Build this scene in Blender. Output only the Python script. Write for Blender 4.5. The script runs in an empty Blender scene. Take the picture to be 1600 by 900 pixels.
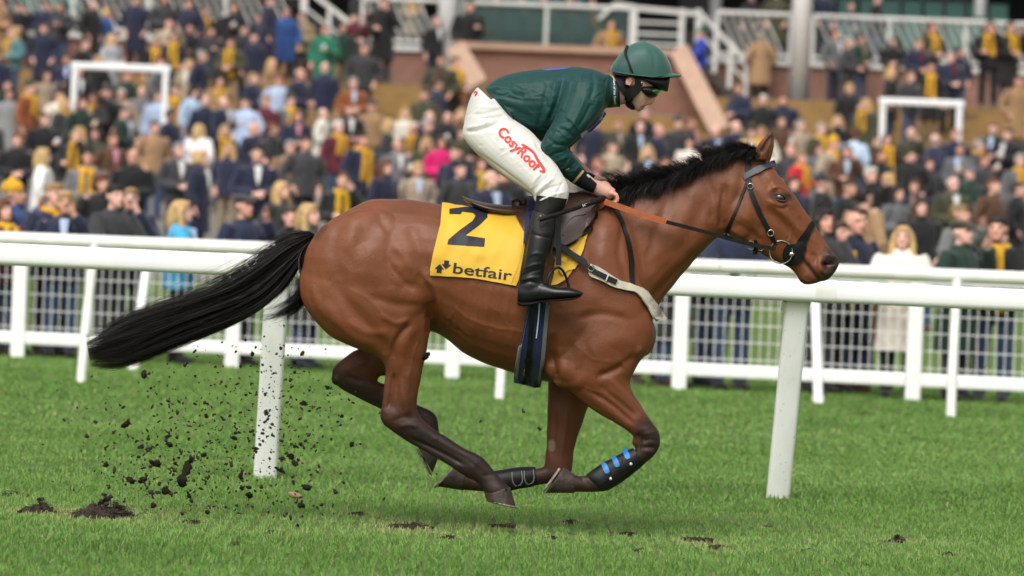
import bpy, bmesh, math, random
import numpy as np
from mathutils import Vector, Matrix
from mathutils.bvhtree import BVHTree

scene = bpy.context.scene
COL = scene.collection
R = math.radians

# ---------------------------------------------------------------- camera
CAM_H = 1.35                      # metres above the turf at the track
LENS = 153.0
F = LENS / 36.0                   # focal length in picture widths
PITCH, ROLL = R(-0.665), R(2.25)
cam_d = bpy.data.cameras.new('camera')
cam = bpy.data.objects.new('camera', cam_d)
COL.objects.link(cam)
cam_d.lens = LENS
cam_d.sensor_width = 36.0
cam_d.sensor_fit = 'HORIZONTAL'
cam_d.clip_start = 0.5
cam_d.clip_end = 2000
cam_d.dof.use_dof = True
cam_d.dof.focus_distance = 19.85
cam_d.dof.aperture_fstop = 3.1
cam_d.dof.aperture_blades = 9
CAM_M = Matrix.Translation((0, 0, CAM_H)) @ Matrix.Rotation(R(90) + PITCH, 4, 'X') @ Matrix.Rotation(ROLL, 4, 'Z')
cam.matrix_world = CAM_M
scene.camera = cam
CR = np.array(CAM_M.to_3x3())
CL = np.array(CAM_M.translation)

# ---------------------------------------------------------------- world, sun, exposure (bright overcast)
SUN_EL, SUN_AZ = R(53), R(198)    # azimuth: where the light comes from, clockwise from +Y
world = bpy.data.worlds.new('World')
scene.world = world
world.use_nodes = True
wn, wl = world.node_tree.nodes, world.node_tree.links
sky = wn.new('ShaderNodeTexSky')
sky.sky_type = 'NISHITA'
sky.sun_disc = False
sky.sun_elevation = SUN_EL
sky.sun_rotation = SUN_AZ
sky.air_density = 1.0
sky.dust_density = 6.0
sky.ozone_density = 1.0
hs = wn.new('ShaderNodeHueSaturation')   # cloud deck: the sky's light without its blue
hs.inputs['Saturation'].default_value = 0.22
wl.new(sky.outputs[0], hs.inputs['Color'])
wl.new(hs.outputs[0], wn['Background'].inputs['Color'])
wn['Background'].inputs['Strength'].default_value = 0.145
sun_d = bpy.data.lights.new('sun', 'SUN')
sun_d.energy = 1.25
sun_d.angle = R(40)
sun_d.color = (1.0, 0.965, 0.91)
sun = bpy.data.objects.new('sun', sun_d)
COL.objects.link(sun)
sun.location = (0, 0, 30)
_d = Vector((math.sin(SUN_AZ) * math.cos(SUN_EL), math.cos(SUN_AZ) * math.cos(SUN_EL), math.sin(SUN_EL)))
sun.rotation_euler = _d.to_track_quat('Z', 'Y').to_euler()

vs = scene.view_settings
vs.view_transform = 'Standard'
vs.look = 'None'
vs.exposure = 0.32
vs.gamma = 1.0
vs.use_curve_mapping = False
scene.cycles.use_denoising = True
scene.cycles.max_bounces = 4
scene.cycles.diffuse_bounces = 2
scene.cycles.glossy_bounces = 2
scene.cycles.transmission_bounces = 2
scene.cycles.transparent_max_bounces = 6
scene.cycles.caustics_reflective = False
scene.cycles.caustics_refractive = False
scene.cycles.adaptive_threshold = 0.02

# ---------------------------------------------------------------- helpers
def W(px, py, Y):
    """point of the place seen at photograph pixel (px, py) at distance Y along the ground"""
    u = (px - 800.0) / 1600.0 / F
    v = (450.0 - py) / 1600.0 / F
    d = CR @ np.array((u, v, -1.0))
    return CL + d * (Y / d[1])

def proj(P):
    """photograph pixels of world points (n,3)"""
    q = (np.asarray(P, float) - CL) @ CR
    return np.stack((800 + 1600 * F * q[:, 0] / -q[:, 2], 450 - 1600 * F * q[:, 1] / -q[:, 2]), 1)

def link(o, parent=None):
    COL.objects.link(o)
    if parent is not None:
        o.parent = parent
    return o

def empty(name, loc=(0, 0, 0), rz=0.0):
    o = bpy.data.objects.new(name, None)
    o.empty_display_size = 0.1
    o.location = loc
    o.rotation_euler = (0, 0, rz)
    COL.objects.link(o)
    return o

def tag(o, label=None, cat=None, group=None, kind=None):
    if label: o['label'] = label
    if cat: o['category'] = cat
    if group: o['group'] = group
    if kind: o['kind'] = kind
    return o

def shade(me, smooth=True):
    if len(me.polygons):
        me.polygons.foreach_set('use_smooth', np.full(len(me.polygons), smooth))

def mesh(name, V, Fc, mat=None, smooth=True):
    me = bpy.data.meshes.new(name)
    V = np.asarray(V, float)
    if isinstance(Fc, np.ndarray) and Fc.ndim == 2:
        n, k = Fc.shape
        me.vertices.add(len(V)); me.vertices.foreach_set('co', V.astype(np.float32).ravel())
        me.loops.add(n * k); me.loops.foreach_set('vertex_index', Fc.astype(np.int32).ravel())
        me.polygons.add(n)
        me.polygons.foreach_set('loop_start', np.arange(0, n * k, k, dtype=np.int32))
        me.update(calc_edges=True)
        me.validate()
    else:
        me.from_pydata([tuple(v) for v in V], [], [tuple(int(i) for i in f) for f in Fc])
        me.update()
    shade(me, smooth)
    if mat is not None:
        me.materials.append(mat)
    return me

def obj(name, me, parent=None, loc=None):
    """link a mesh as one object; vertices are in the parent's space"""
    o = bpy.data.objects.new(name, me)
    if loc is not None:
        o.location = loc
    return link(o, parent)

class MB:
    """collects simple shapes into one mesh"""
    def __init__(s):
        s.v, s.f = [], []
    def add(s, V, Fc):
        n = len(s.v)
        s.v.extend([tuple(map(float, p)) for p in V])
        s.f.extend([tuple(int(i) + n for i in f) for f in Fc])
        return s
    def box(s, c, size, rot=None, taper=1.0):
        a, b, h = size[0] / 2, size[1] / 2, size[2] / 2
        P = []
        for z, t in ((-h, 1.0), (h, taper)):
            for x, y in ((-a, -b), (a, -b), (a, b), (-a, b)):
                P.append(Vector((x * t, y * t, z)))
        if rot is not None:
            P = [rot @ p for p in P]
        P = [(p.x + c[0], p.y + c[1], p.z + c[2]) for p in P]
        return s.add(P, [(3, 2, 1, 0), (4, 5, 6, 7), (0, 1, 5, 4), (1, 2, 6, 5), (2, 3, 7, 6), (3, 0, 4, 7)])
    def beam(s, p, q, w, h, up=(0, 0, 1), bev=0.0):
        p, q = Vector(p), Vector(q)
        t = (q - p).normalized()
        sd = t.cross(Vector(up)).normalized()
        u = sd.cross(t).normalized()
        if bev <= 0:
            prof = [(-w/2, -h/2), (w/2, -h/2), (w/2, h/2), (-w/2, h/2)]
        else:
            prof = []
            for cx, cy, a0 in ((w/2-bev, -h/2+bev, -90), (w/2-bev, h/2-bev, 0), (-w/2+bev, h/2-bev, 90), (-w/2+bev, -h/2+bev, 180)):
                for k in range(4):
                    a = R(a0 + 30 * k)
                    prof.append((cx + bev * math.cos(a), cy + bev * math.sin(a)))
        n = len(prof)
        V = [p + sd * x + u * y for x, y in prof] + [q + sd * x + u * y for x, y in prof]
        Fc = [(i, (i + 1) % n, n + (i + 1) % n, n + i) for i in range(n)]
        Fc += [tuple(range(n - 1, -1, -1)), tuple(range(n, 2 * n))]
        return s.add(V, Fc)
    def tube(s, pts, r, n=8, cap=True):
        pts = [Vector(p) for p in pts]
        m = len(pts)
        rr = r if hasattr(r, '__len__') else [r] * m
        V = []
        up = Vector((0.13, 0.31, 0.94))
        for i, p in enumerate(pts):
            t = (pts[min(i + 1, m - 1)] - pts[max(i - 1, 0)]).normalized()
            a = t.cross(up)
            if a.length < 0.05:
                a = t.cross(Vector((1, 0, 0)))
            a.normalize()
            b = t.cross(a)
            up = a.cross(t)
            for k in range(n):
                th = 2 * math.pi * k / n
                V.append(p + (a * math.cos(th) + b * math.sin(th)) * rr[i])
        Fc = []
        for i in range(m - 1):
            for k in range(n):
                k2 = (k + 1) % n
                Fc.append((i * n + k, i * n + k2, (i + 1) * n + k2, (i + 1) * n + k))
        if cap:
            Fc += [tuple(range(n - 1, -1, -1)), tuple(range((m - 1) * n, m * n))]
        return s.add(V, Fc)
    def ball(s, c, r, nu=12, nv=8, rot=None):
        rx, ry, rz = r if hasattr(r, '__len__') else (r, r, r)
        V = [Vector((0, 0, -rz))]
        for j in range(1, nv):
            ph = -math.pi / 2 + math.pi * j / nv
            for i in range(nu):
                th = 2 * math.pi * i / nu
                V.append(Vector((rx * math.cos(ph) * math.cos(th), ry * math.cos(ph) * math.sin(th), rz * math.sin(ph))))
        V.append(Vector((0, 0, rz)))
        if rot is not None:
            V = [rot @ v for v in V]
        V = [v + Vector(c) for v in V]
        Fc = [(0, 1 + (i + 1) % nu, 1 + i) for i in range(nu)]
        for j in range(nv - 2):
            for i in range(nu):
                i2 = (i + 1) % nu
                Fc.append((1 + j * nu + i, 1 + j * nu + i2, 1 + (j + 1) * nu + i2, 1 + (j + 1) * nu + i))
        t = len(V) - 1
        Fc += [(t, t - nu + i, t - nu + (i + 1) % nu) for i in range(nu)]
        return s.add(V, Fc)
    def mesh(s, name, mat=None, smooth=False):
        return mesh(name, s.v, s.f, mat, smooth)
    def build(s, name, mat, parent=None, smooth=False, loc=None):
        return obj(name, s.mesh(name, mat, smooth), parent, loc)

def catmull(P, sub):
    """smooth dense rows of parameters between the given rows"""
    P = np.asarray(P, float)
    n = len(P)
    out = []
    for i in range(n - 1):
        p0, p1, p2, p3 = P[max(i - 1, 0)], P[i], P[i + 1], P[min(i + 2, n - 1)]
        for k in range(sub):
            t = k / sub
            out.append(0.5 * ((2 * p1) + (-p0 + p2) * t + (2 * p0 - 5 * p1 + 4 * p2 - p3) * t * t + (-p0 + 3 * p1 - 3 * p2 + p3) * t ** 3))
    out.append(P[-1])
    return np.array(out)

def noise1(x, seed=0):
    """cheap smooth value noise"""
    x = np.asarray(x, float)
    i = np.floor(x); f = x - i; f = f * f * (3 - 2 * f)
    h = lambda k: np.modf(np.abs(np.sin(k * 127.1 + seed * 311.7) * 43758.5453))[0]
    return h(i) * (1 - f) + h(i + 1) * f

# ---------------------------------------------------------------- materials
MATS = {}
def mat(name, base, rough=0.6, spec=0.4, metal=0.0, var=0.0, vscale=6.0, bump=0.0, bscale=60.0, coat=0.0, sheen=0.0, alpha=1.0, detail=4.0, var2=None, trans=0.0):
    """a Principled material with procedural colour variation and relief"""
    if name in MATS:
        return MATS[name]
    m = bpy.data.materials.new(name)
    m.use_nodes = True
    nt = m.node_tree
    b = nt.nodes['Principled BSDF']
    b.inputs['Base Color'].default_value = (*base, 1)
    b.inputs['Roughness'].default_value = rough
    b.inputs['Specular IOR Level'].default_value = spec
    b.inputs['Metallic'].default_value = metal
    b.inputs['Coat Weight'].default_value = coat
    b.inputs['Sheen Weight'].default_value = sheen
    b.inputs['Alpha'].default_value = alpha
    b.inputs['Transmission Weight'].default_value = trans
    if var > 0 or bump > 0:
        tc = nt.nodes.new('ShaderNodeTexCoord')
    if var > 0:
        nz = nt.nodes.new('ShaderNodeTexNoise')
        nz.inputs['Scale'].default_value = vscale
        nz.inputs['Detail'].default_value = detail
        nz.inputs['Roughness'].default_value = 0.6
        nt.links.new(tc.outputs['Object'], nz.inputs['Vector'])
        rp = nt.nodes.new('ShaderNodeValToRGB')
        rp.color_ramp.elements[0].position = 0.3
        rp.color_ramp.elements[1].position = 0.7
        lo = var2 if var2 is not None else tuple(c * (1 - var) for c in base)
        hi = tuple(min(1, c * (1 + var)) for c in base) if var2 is None else base
        rp.color_ramp.elements[0].color = (*lo, 1)
        rp.color_ramp.elements[1].color = (*hi, 1)
        nt.links.new(nz.outputs['Fac'], rp.inputs['Fac'])
        nt.links.new(rp.outputs['Color'], b.inputs['Base Color'])
    if bump > 0:
        nb = nt.nodes.new('ShaderNodeTexNoise')
        nb.inputs['Scale'].default_value = bscale
        nb.inputs['Detail'].default_value = 3.0
        nt.links.new(tc.outputs['Object'], nb.inputs['Vector'])
        bp = nt.nodes.new('ShaderNodeBump')
        bp.inputs['Strength'].default_value = bump
        bp.inputs['Distance'].default_value = 0.01
        nt.links.new(nb.outputs['Fac'], bp.inputs['Height'])
        nt.links.new(bp.outputs['Normal'], b.inputs['Normal'])
    MATS[name] = m
    return m

def mud_specks(m, scale=45.0, size=.10, amount=.56, color=(.045, .03, .02), patch=4.0):
    """thrown mud: small spots, thicker in some places than in others"""
    nt = m.node_tree; b = nt.nodes['Principled BSDF']; L = nt.links
    tc = nt.nodes.new('ShaderNodeTexCoord')
    vo = nt.nodes.new('ShaderNodeTexVoronoi'); vo.inputs['Scale'].default_value = scale
    nz = nt.nodes.new('ShaderNodeTexNoise'); nz.inputs['Scale'].default_value = patch; nz.inputs['Detail'].default_value = 3
    L.new(tc.outputs['Object'], vo.inputs['Vector']); L.new(tc.outputs['Object'], nz.inputs['Vector'])
    a = nt.nodes.new('ShaderNodeMath'); a.operation = 'SUBTRACT'; L.new(nz.outputs['Fac'], a.inputs[0]); a.inputs[1].default_value = amount
    c = nt.nodes.new('ShaderNodeMath'); c.operation = 'MULTIPLY'; L.new(a.outputs[0], c.inputs[0]); c.inputs[1].default_value = size * 6
    d = nt.nodes.new('ShaderNodeMath'); d.operation = 'LESS_THAN'; L.new(vo.outputs['Distance'], d.inputs[0]); L.new(c.outputs[0], d.inputs[1])
    mx = nt.nodes.new('ShaderNodeMix'); mx.data_type = 'RGBA'; mx.inputs[7].default_value = (*color, 1)
    f = nt.nodes.new('ShaderNodeMath'); f.operation = 'MULTIPLY'; f.inputs[1].default_value = .8
    L.new(d.outputs[0], f.inputs[0]); L.new(f.outputs[0], mx.inputs[0])
    if b.inputs['Base Color'].links:
        L.new(b.inputs['Base Color'].links[0].from_socket, mx.inputs[6])
    else:
        mx.inputs[6].default_value = b.inputs['Base Color'].default_value
    L.new(mx.outputs[2], b.inputs['Base Color'])
# ================================================================ shaping helpers
HY = 20.0                                     # distance of the horse's centre line
HORSE_O = Vector(W(790, 830, HY)); HORSE_O.z = 0.0

def PP(px, py, dy=0.0):
    return W(px, py, HY + dy)

def pair_loft(st, sub=5, n=28, caps=True, y0=0.0):
    """rings from rows (ax, ay, bx, by, half depth, depth offset, egg, exponent): a and b are the two ends of
    a section in the side view"""
    rows = []
    for s in st:
        s = list(s) + [0.0, 0.0, 2.0][len(s) - 5:] if len(s) < 8 else list(s)
        rows.append(s)
    D = catmull(rows, sub) if sub > 1 else np.array(rows, float)
    V = []
    th = np.arange(n) * 2 * np.pi / n
    c, s_ = np.cos(th), np.sin(th)
    for r in D:
        A, B = PP(r[0], r[1]), PP(r[2], r[3])
        C, N = (A + B) / 2, (A - B) / 2
        e = 2.0 / r[7]
        cc = np.sign(c) * np.abs(c) ** e
        ss = np.sign(s_) * np.abs(s_) ** e
        ring = C[None, :] + cc[:, None] * N[None, :]
        ring[:, 1] += ss * r[4] * (1 + r[6] * cc) + r[5] + y0
        V.append(ring)
    m = len(V)
    V = np.concatenate(V)
    Fc = [(i * n + k, i * n + (k + 1) % n, (i + 1) * n + (k + 1) % n, (i + 1) * n + k) for i in range(m - 1) for k in range(n)]
    if caps:
        Fc += [tuple(range(n - 1, -1, -1)), tuple(range((m - 1) * n, m * n))]
    return V, Fc

def fuse(name, shapes, voxel, smooth_it=6, smooth_f=0.5):
    """one continuous skin round overlapping shapes"""
    b = MB()
    for V, Fc in shapes:
        b.add(V, Fc)
    me = mesh(name + '_src', b.v, b.f)
    bm = bmesh.new(); bm.from_mesh(me); bmesh.ops.recalc_face_normals(bm, faces=bm.faces); bm.to_mesh(me); bm.free()
    o = bpy.data.objects.new(name + '_src', me)
    COL.objects.link(o)
    m = o.modifiers.new('r', 'REMESH'); m.mode = 'VOXEL'; m.voxel_size = voxel; m.use_smooth_shade = True
    if smooth_it:
        s = o.modifiers.new('s', 'SMOOTH'); s.factor = smooth_f; s.iterations = smooth_it
    dg = bpy.context.evaluated_depsgraph_get()
    out = bpy.data.meshes.new_from_object(o.evaluated_get(dg))
    bpy.data.objects.remove(o); bpy.data.meshes.remove(me)
    n = len(out.vertices)
    V = np.empty(n * 3, np.float32); out.vertices.foreach_get('co', V)
    NN = np.empty(n * 3, np.float32); out.vertices.foreach_get('normal', NN)
    return out, V.reshape(-1, 3).astype(float), NN.reshape(-1, 3).astype(float)

def seg_dist(P, line):
    """distance from 2-D points to a polyline and the place along it (0..1)"""
    L = np.asarray(line, float)
    best = np.full(len(P), 1e9); tt = np.zeros(len(P))
    m = len(L) - 1
    for i in range(m):
        a, b = L[i], L[i + 1]
        ab = b - a
        t = np.clip(((P - a) @ ab) / max(ab @ ab, 1e-9), 0, 1)
        d = np.linalg.norm(P - (a + t[:, None] * ab), axis=1)
        k = d < best
        best[k] = d[k]; tt[k] = (i + t[k]) / m
    return best, tt

def sculpt(V, N, strokes, ycut=None):
    """push the skin in or out along strokes drawn in the side view: (points, radius px, metres, side)"""
    P = proj(V)
    D = np.zeros(len(V))
    for line, rad, amt, *rest in strokes:
        side = rest[0] if rest else -1
        line = list(line) if len(line) > 1 else [line[0], line[0]]
        C = catmull(line, 6) if len(line) > 2 else np.array(line, float)
        lo, hi = C.min(0) - rad * 2.2, C.max(0) + rad * 2.2
        k = np.where((P[:, 0] > lo[0]) & (P[:, 0] < hi[0]) & (P[:, 1] > lo[1]) & (P[:, 1] < hi[1]))[0]
        if not len(k):
            continue
        d, t = seg_dist(P[k], C)
        w = np.exp(-(d / rad) ** 2 * 1.5)
        taper = np.clip(np.sin(np.pi * np.clip(t, 0.03, 0.97)) * 1.7, 0, 1) if tuple(line[0]) != tuple(line[-1]) else 1.0
        face = np.clip(side * N[k, 1] * 1.6, 0, 1) if side else 1.0
        D[k] += amt * w * taper * face
    return V + N * D[:, None]

# ================================================================ the ground
def ground_z(Y):
    """flat track, a lawn that climbs towards the grandstand"""
    Y = np.asarray(Y, float)
    t = np.clip((Y - 46.0) / 36.0, 0, None)
    return np.where(Y > 46, 1.75 * t ** 1.15, 0.0)

def turf_material(name, cols, scale):
    m = bpy.data.materials.new(name); m.use_nodes = True
    nt = m.node_tree; b = nt.nodes['Principled BSDF']; L = nt.links
    tc = nt.nodes.new('ShaderNodeTexCoord')
    nz = nt.nodes.new('ShaderNodeTexNoise'); nz.inputs['Scale'].default_value = scale; nz.inputs['Detail'].default_value = 6
    L.new(tc.outputs['Object'], nz.inputs['Vector'])
    rp = nt.nodes.new('ShaderNodeValToRGB')
    for i, (p, c) in enumerate(cols):
        e = rp.color_ramp.elements[i] if i < 2 else rp.color_ramp.elements.new(p)
        e.position = p; e.color = (*c, 1)
    L.new(nz.outputs['Fac'], rp.inputs['Fac']); L.new(rp.outputs['Color'], b.inputs['Base Color'])
    n2 = nt.nodes.new('ShaderNodeTexNoise'); n2.inputs['Scale'].default_value = 90; n2.inputs['Detail'].default_value = 4
    L.new(tc.outputs['Object'], n2.inputs['Vector'])
    bp = nt.nodes.new('ShaderNodeBump'); bp.inputs['Strength'].default_value = .8; bp.inputs['Distance'].default_value = .03
    L.new(n2.outputs['Fac'], bp.inputs['Height']); L.new(bp.outputs[0], b.inputs['Normal'])
    b.inputs['Roughness'].default_value = .9; b.inputs['Specular IOR Level'].default_value = .15
    return m
TURF = turf_material('turf', [(.25, (.08, .125, .035)), (.62, (.135, .20, .058)), (.85, (.17, .20, .08))], 2.2)
TARMAC = mat('lawn_path', (.17, .155, .14), .9, .2, var=.25, vscale=3)
ys = np.concatenate((np.arange(-30, 46, 4.0), np.arange(46, 100, 1.5), [140, 260, 700]))
xs = np.linspace(-60, 60, 25)
gv = np.array([(x * (1 if y < 140 else 6), y, float(ground_z(min(y, 84)))) for y in ys for x in xs])
nx = len(xs)
gf = np.array([(j * nx + i, j * nx + i + 1, (j + 1) * nx + i + 1, (j + 1) * nx + i) for j in range(len(ys) - 1) for i in range(nx - 1)])
tag(obj('turf_ground', mesh('turf_ground', gv, gf, TURF)), 'bright green racecourse turf rising to a lawn behind the fence', kind='structure')
# paved apron where most of the crowd stands
pv, pf = [], []
rows = np.arange(60.0, 85.0, 1.5)
for j, y in enumerate(rows):
    for x in np.linspace(-36, 36, 11):
        pv.append((x, y + .4 * math.sin(x * .9), float(ground_z(y + .4 * math.sin(x * .9))) + .006))
pf = np.array([(j * 11 + i, j * 11 + i + 1, (j + 1) * 11 + i + 1, (j + 1) * 11 + i) for j in range(len(rows) - 1) for i in range(10)])
tag(obj('viewing_apron', mesh('viewing_apron', pv, pf, TARMAC)), 'grey paved apron in front of the grandstand steps', kind='structure')

# ---- grass blades, one mass of stuff
def blade_material():
    m = bpy.data.materials.new('grass_blade'); m.use_nodes = True
    nt = m.node_tree; b = nt.nodes['Principled BSDF']; L = nt.links
    bl = nt.nodes.new('ShaderNodeAttribute'); bl.attribute_name = 'blade'
    rp = nt.nodes.new('ShaderNodeValToRGB')
    cols = [(.0, (.112, .228, .044)), (.45, (.194, .355, .078)), (.75, (.275, .445, .120)), (1.0, (.45, .44, .20))]
    for i, (p, c) in enumerate(cols):
        e = rp.color_ramp.elements[i] if i < 2 else rp.color_ramp.elements.new(p)
        e.position = p; e.color = (*c, 1)
    L.new(bl.outputs['Fac'], rp.inputs['Fac']); L.new(rp.outputs['Color'], b.inputs['Base Color'])
    b.inputs['Roughness'].default_value = .55; b.inputs['Specular IOR Level'].default_value = .25
    tr = nt.nodes.new('ShaderNodeBsdfTranslucent'); L.new(rp.outputs['Color'], tr.inputs['Color'])
    mx = nt.nodes.new('ShaderNodeMixShader'); mx.inputs[0].default_value = .4
    L.new(b.outputs[0], mx.inputs[1]); L.new(tr.outputs[0], mx.inputs[2])
    L.new(mx.outputs[0], nt.nodes['Material Output'].inputs['Surface'])
    return m
BLADE = blade_material()
DIVOTS = []                                               # (x, y, radius) bare soil, filled before scattering
def add_divot(px, py, r):
    Y = 20.0
    for _ in range(30):
        p = W(px, py, Y); Y += (p[2]) * 12
    DIVOTS.append((p[0], p[1], r)); return p
for px, py, r in ((58, 802, .085), (160, 808, .15), (640, 825, .10), (785, 824, .07), (890, 818, .05), (1090, 846, .08), (1400, 848, .05), (375, 852, .05), (1120, 858, .07), (1345, 884, .03), (20, 775, .08), (1350, 648, .1),
                  (300, 818, .05), (430, 834, .035), (560, 805, .05), (520, 772, .03), (700, 842, .035), (860, 842, .03), (980, 836, .04), (1000, 862, .03), (1200, 826, .03), (1260, 862, .03), (1480, 868, .03), (330, 795, .04)):
    add_divot(px, py, r)
def blades(name, label, y0, y1, dens, seed, margin, h0, h1, w0):
    rng = np.random.default_rng(seed)
    hw = 1600 / 2 / (1600 * F)
    w1 = hw * y1 * margin
    n = int(dens * 2 * w1 * (y1 - y0))
    x, y = rng.uniform(-w1, w1, n), rng.uniform(y0, y1, n)
    # gather the blades into loose tufts
    cx, cy = np.round(x / .09) + .5 * (np.round(y / .09) % 2), np.round(y / .09)
    hsh = lambda a, b, k: np.modf(np.abs(np.sin(a * 12.9898 + b * 78.233 + k) * 43758.5453))[0]
    pull = .45 * hsh(cx, cy, 1.3)
    x += (cx * .09 - .045 * (cy % 2) + (hsh(cx, cy, 4.1) - .5) * .06 - x) * pull; y += (cy * .09 + (hsh(cx, cy, 7.7) - .5) * .06 - y) * pull
    k = np.abs(x) < hw * y * margin
    x, y, cx, cy = x[k], y[k], cx[k], cy[k]
    h = np.zeros(len(x))
    for a, (fx, fy, p) in enumerate(((.9, 1.3, 0), (2.3, 3.1, 1.7), (5.1, 6.7, .6), (.33, .8, 2.2), (11.0, 13.0, .3))):
        h += np.sin(x * fx + p + 1.3 * np.sin(y * fy * .7)) * np.cos(y * fy + p * 2 + np.sin(x * fx * 1.4)) / (a * .5 + 1)
    h = np.clip(.5 + .25 * h, 0, 1)
    worn = np.exp(-((y - 19.9) / .9) ** 2)
    tuft = hsh(cx, cy, 2.2)
    tone = .02 + .50 * (1 - h) + rng.normal(size=len(x)) * .13 + worn * .16 + .22 * tuft
    tone = np.where(rng.random(len(x)) < .035, 1.0, tone)
    hgt = rng.uniform(h0, h1, len(x)) * (.65 + .5 * h) * (.75 + .5 * tuft) * (1 - .25 * worn)
    keep = np.ones(len(x), bool)
    for dx, dy, r in DIVOTS:
        d = np.hypot(x - dx, (y - dy) * .55)
        keep &= (d > r * rng.uniform(.35, 1.0, len(x)))
        tone += .35 * np.exp(-(d / (r * 2)) ** 2)
    x, y, hgt, tone = x[keep], y[keep], hgt[keep], np.clip(tone, 0, 1)[keep]
    n = len(x)
    z = ground_z(y)
    a = rng.uniform(0, 6.283, n); ln = rng.uniform(.25, 1.15, n) * hgt
    dx, dy = np.cos(a) * ln, np.sin(a) * ln
    b = a + rng.uniform(.9, 2.2, n); w = w0 * rng.uniform(.7, 1.3, n)
    sx, sy = np.cos(b) * w, np.sin(b) * w
    V = np.empty((n, 5, 3), np.float32)
    V[:, 0] = np.stack((x - sx, y - sy, z), 1); V[:, 1] = np.stack((x + sx, y + sy, z), 1)
    mx_, my_, mz = x + dx * .35, y + dy * .35, z + hgt * .6
    V[:, 2] = np.stack((mx_ + sx * .8, my_ + sy * .8, mz), 1); V[:, 3] = np.stack((mx_ - sx * .8, my_ - sy * .8, mz), 1)
    V[:, 4] = np.stack((x + dx, y + dy, z + hgt * .92), 1)
    o = (np.arange(n) * 5)[:, None]
    tri = np.concatenate((o + np.array((0, 1, 2)), o + np.array((0, 2, 3)), o + np.array((3, 2, 4))), 0)
    me = mesh(name, V.reshape(-1, 3), tri, BLADE)
    at = me.attributes.new('blade', 'FLOAT', 'POINT'); at.data.foreach_set('value', np.repeat(tone, 5).astype(np.float32))
    return tag(obj(name, me), label, kind='stuff')
blades('grass', 'short lush green grass blades covering the near racing turf', 16.2, 22.5, 5000, 1, 1.3, .014, .038, .0016)
blades('grass', 'green grass blades on the turf around the near rail', 22.5, 29.0, 2200, 2, 1.3, .014, .036, .0026)
blades('grass', 'green grass covering the turf between the rails and the fence', 29.0, 49.0, 600, 3, 1.3, .014, .034, .0055)

# divots: bare torn soil
SOIL = mat('wet_soil', (.034, .022, .015), .8, .3, var=.5, vscale=35, bump=1.0, bscale=70)
def soil_mound(name, x, y, rx, ry, h, seed, label, group=None):
    """torn turf: crumbs and root fibres heaped on a low uneven mound"""
    rng = np.random.default_rng(seed)
    nr, na = 6, 22
    V = []
    for i in range(nr):
        f = i / (nr - 1)
        for k in range(na):
            a = 2 * math.pi * k / na
            j = 1 + .22 * rng.normal() * f
            V.append((rx * f * j * math.cos(a), ry * f * j * math.sin(a), max(.35 * h * (1 - f ** 2) * (1 + .5 * rng.normal()), -.004 if f > .9 else .003)))
    b = MB().add(V, [(i * na + k, i * na + (k + 1) % na, (i + 1) * na + (k + 1) % na, (i + 1) * na + k) for i in range(nr - 1) for k in range(na)])
    crest = rng.uniform(-.2, .45)
    prof = lambda f, a: h * max(0.0, 1 - f ** 1.3) * (.75 + .5 * math.cos(a - crest * 3))
    for k in range(int(55 * rx / .1)):
        a, f = rng.uniform(0, 6.28), rng.random() ** .6
        c = np.array((rx * f * math.cos(a), ry * f * math.sin(a), prof(f, a) * rng.uniform(.3, 1.0)))
        r = rng.uniform(.005, .016) * (rx / .15 + .4) * .8
        t = MB().ball((0, 0, 0), (r * rng.uniform(.8, 1.5), r, r * rng.uniform(.6, 1.1)), 7, 5)
        b.add(np.array(t.v) * (1 + .3 * rng.normal(size=(len(t.v), 1)).clip(-1, 1)) + c, t.f)
    for k in range(int(190 * rx / .1)):
        a, f = rng.uniform(0, 6.28), rng.random() ** .5
        c = np.array((rx * f * math.cos(a), ry * f * math.sin(a), prof(f, a) * .8))
        d = rng.normal(size=3) * np.array((1.2, .8, .6)); d[2] = abs(d[2]) + .15; d /= np.linalg.norm(d)
        L_ = rng.uniform(.012, .04) * (rx / .15 + .3)
        b.tube([c, c + d * L_ * .6, c + d * L_ + np.array((rng.normal() * .01, 0, -.006))], [rng.uniform(.0012, .003), .0012, .0005], 3)
    o = obj(name, mesh(name, np.array(b.v), b.f, SOIL, False), None, (x, y, .002))
    return tag(o, label, 'divot', group)
G = 'divots torn in the turf'
dl = ['small torn divot of dark soil at the far left edge of the turf', 'largest heap of torn dark soil on the turf at left', 'flat brown divot on the turf below the hind hooves', 'small dark divot on the turf below the far forefoot',
      'tiny scrape of soil on the turf right below the girth', 'crumbled soil patch on the turf right of the forelegs', 'dark clod of turf lying right of the leaning rail post', 'thin dark scrape in the turf right of the soil heap',
      'broken soil crumbs just below the patch right of the forelegs', 'thin dark scrape nearest the bottom right corner', 'shallow dark dip in the grass at the left edge', 'dark scrape in the turf near the slim rail leg at right',
      'small soil scrape just right of the biggest soil heap', 'small soil scrape below the left rail post', 'crumbled scrape between the rail post and hind hooves', 'tiny scrape beside the left rail post foot', 'tiny scrape below and right of the hind hooves', 'tiny scrape below the near forefoot', 'scrape in front of the near forefoot', 'tiny scrape nearest the bottom below the forelegs', 'tiny scrape left of the leaning rail post', 'tiny scrape below the leaning rail post', 'tiny scrape near the right edge of the turf', 'small soil scrape above and right of the soil heap']
for k, (x, y, r) in enumerate(DIVOTS):
    hh = {0: .07, 1: .095, 6: .04}.get(k, .012)
    soil_mound('soil_divot', x, y, r * 1.0, r * .8, hh, 40 + k, dl[k], G)
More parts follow.
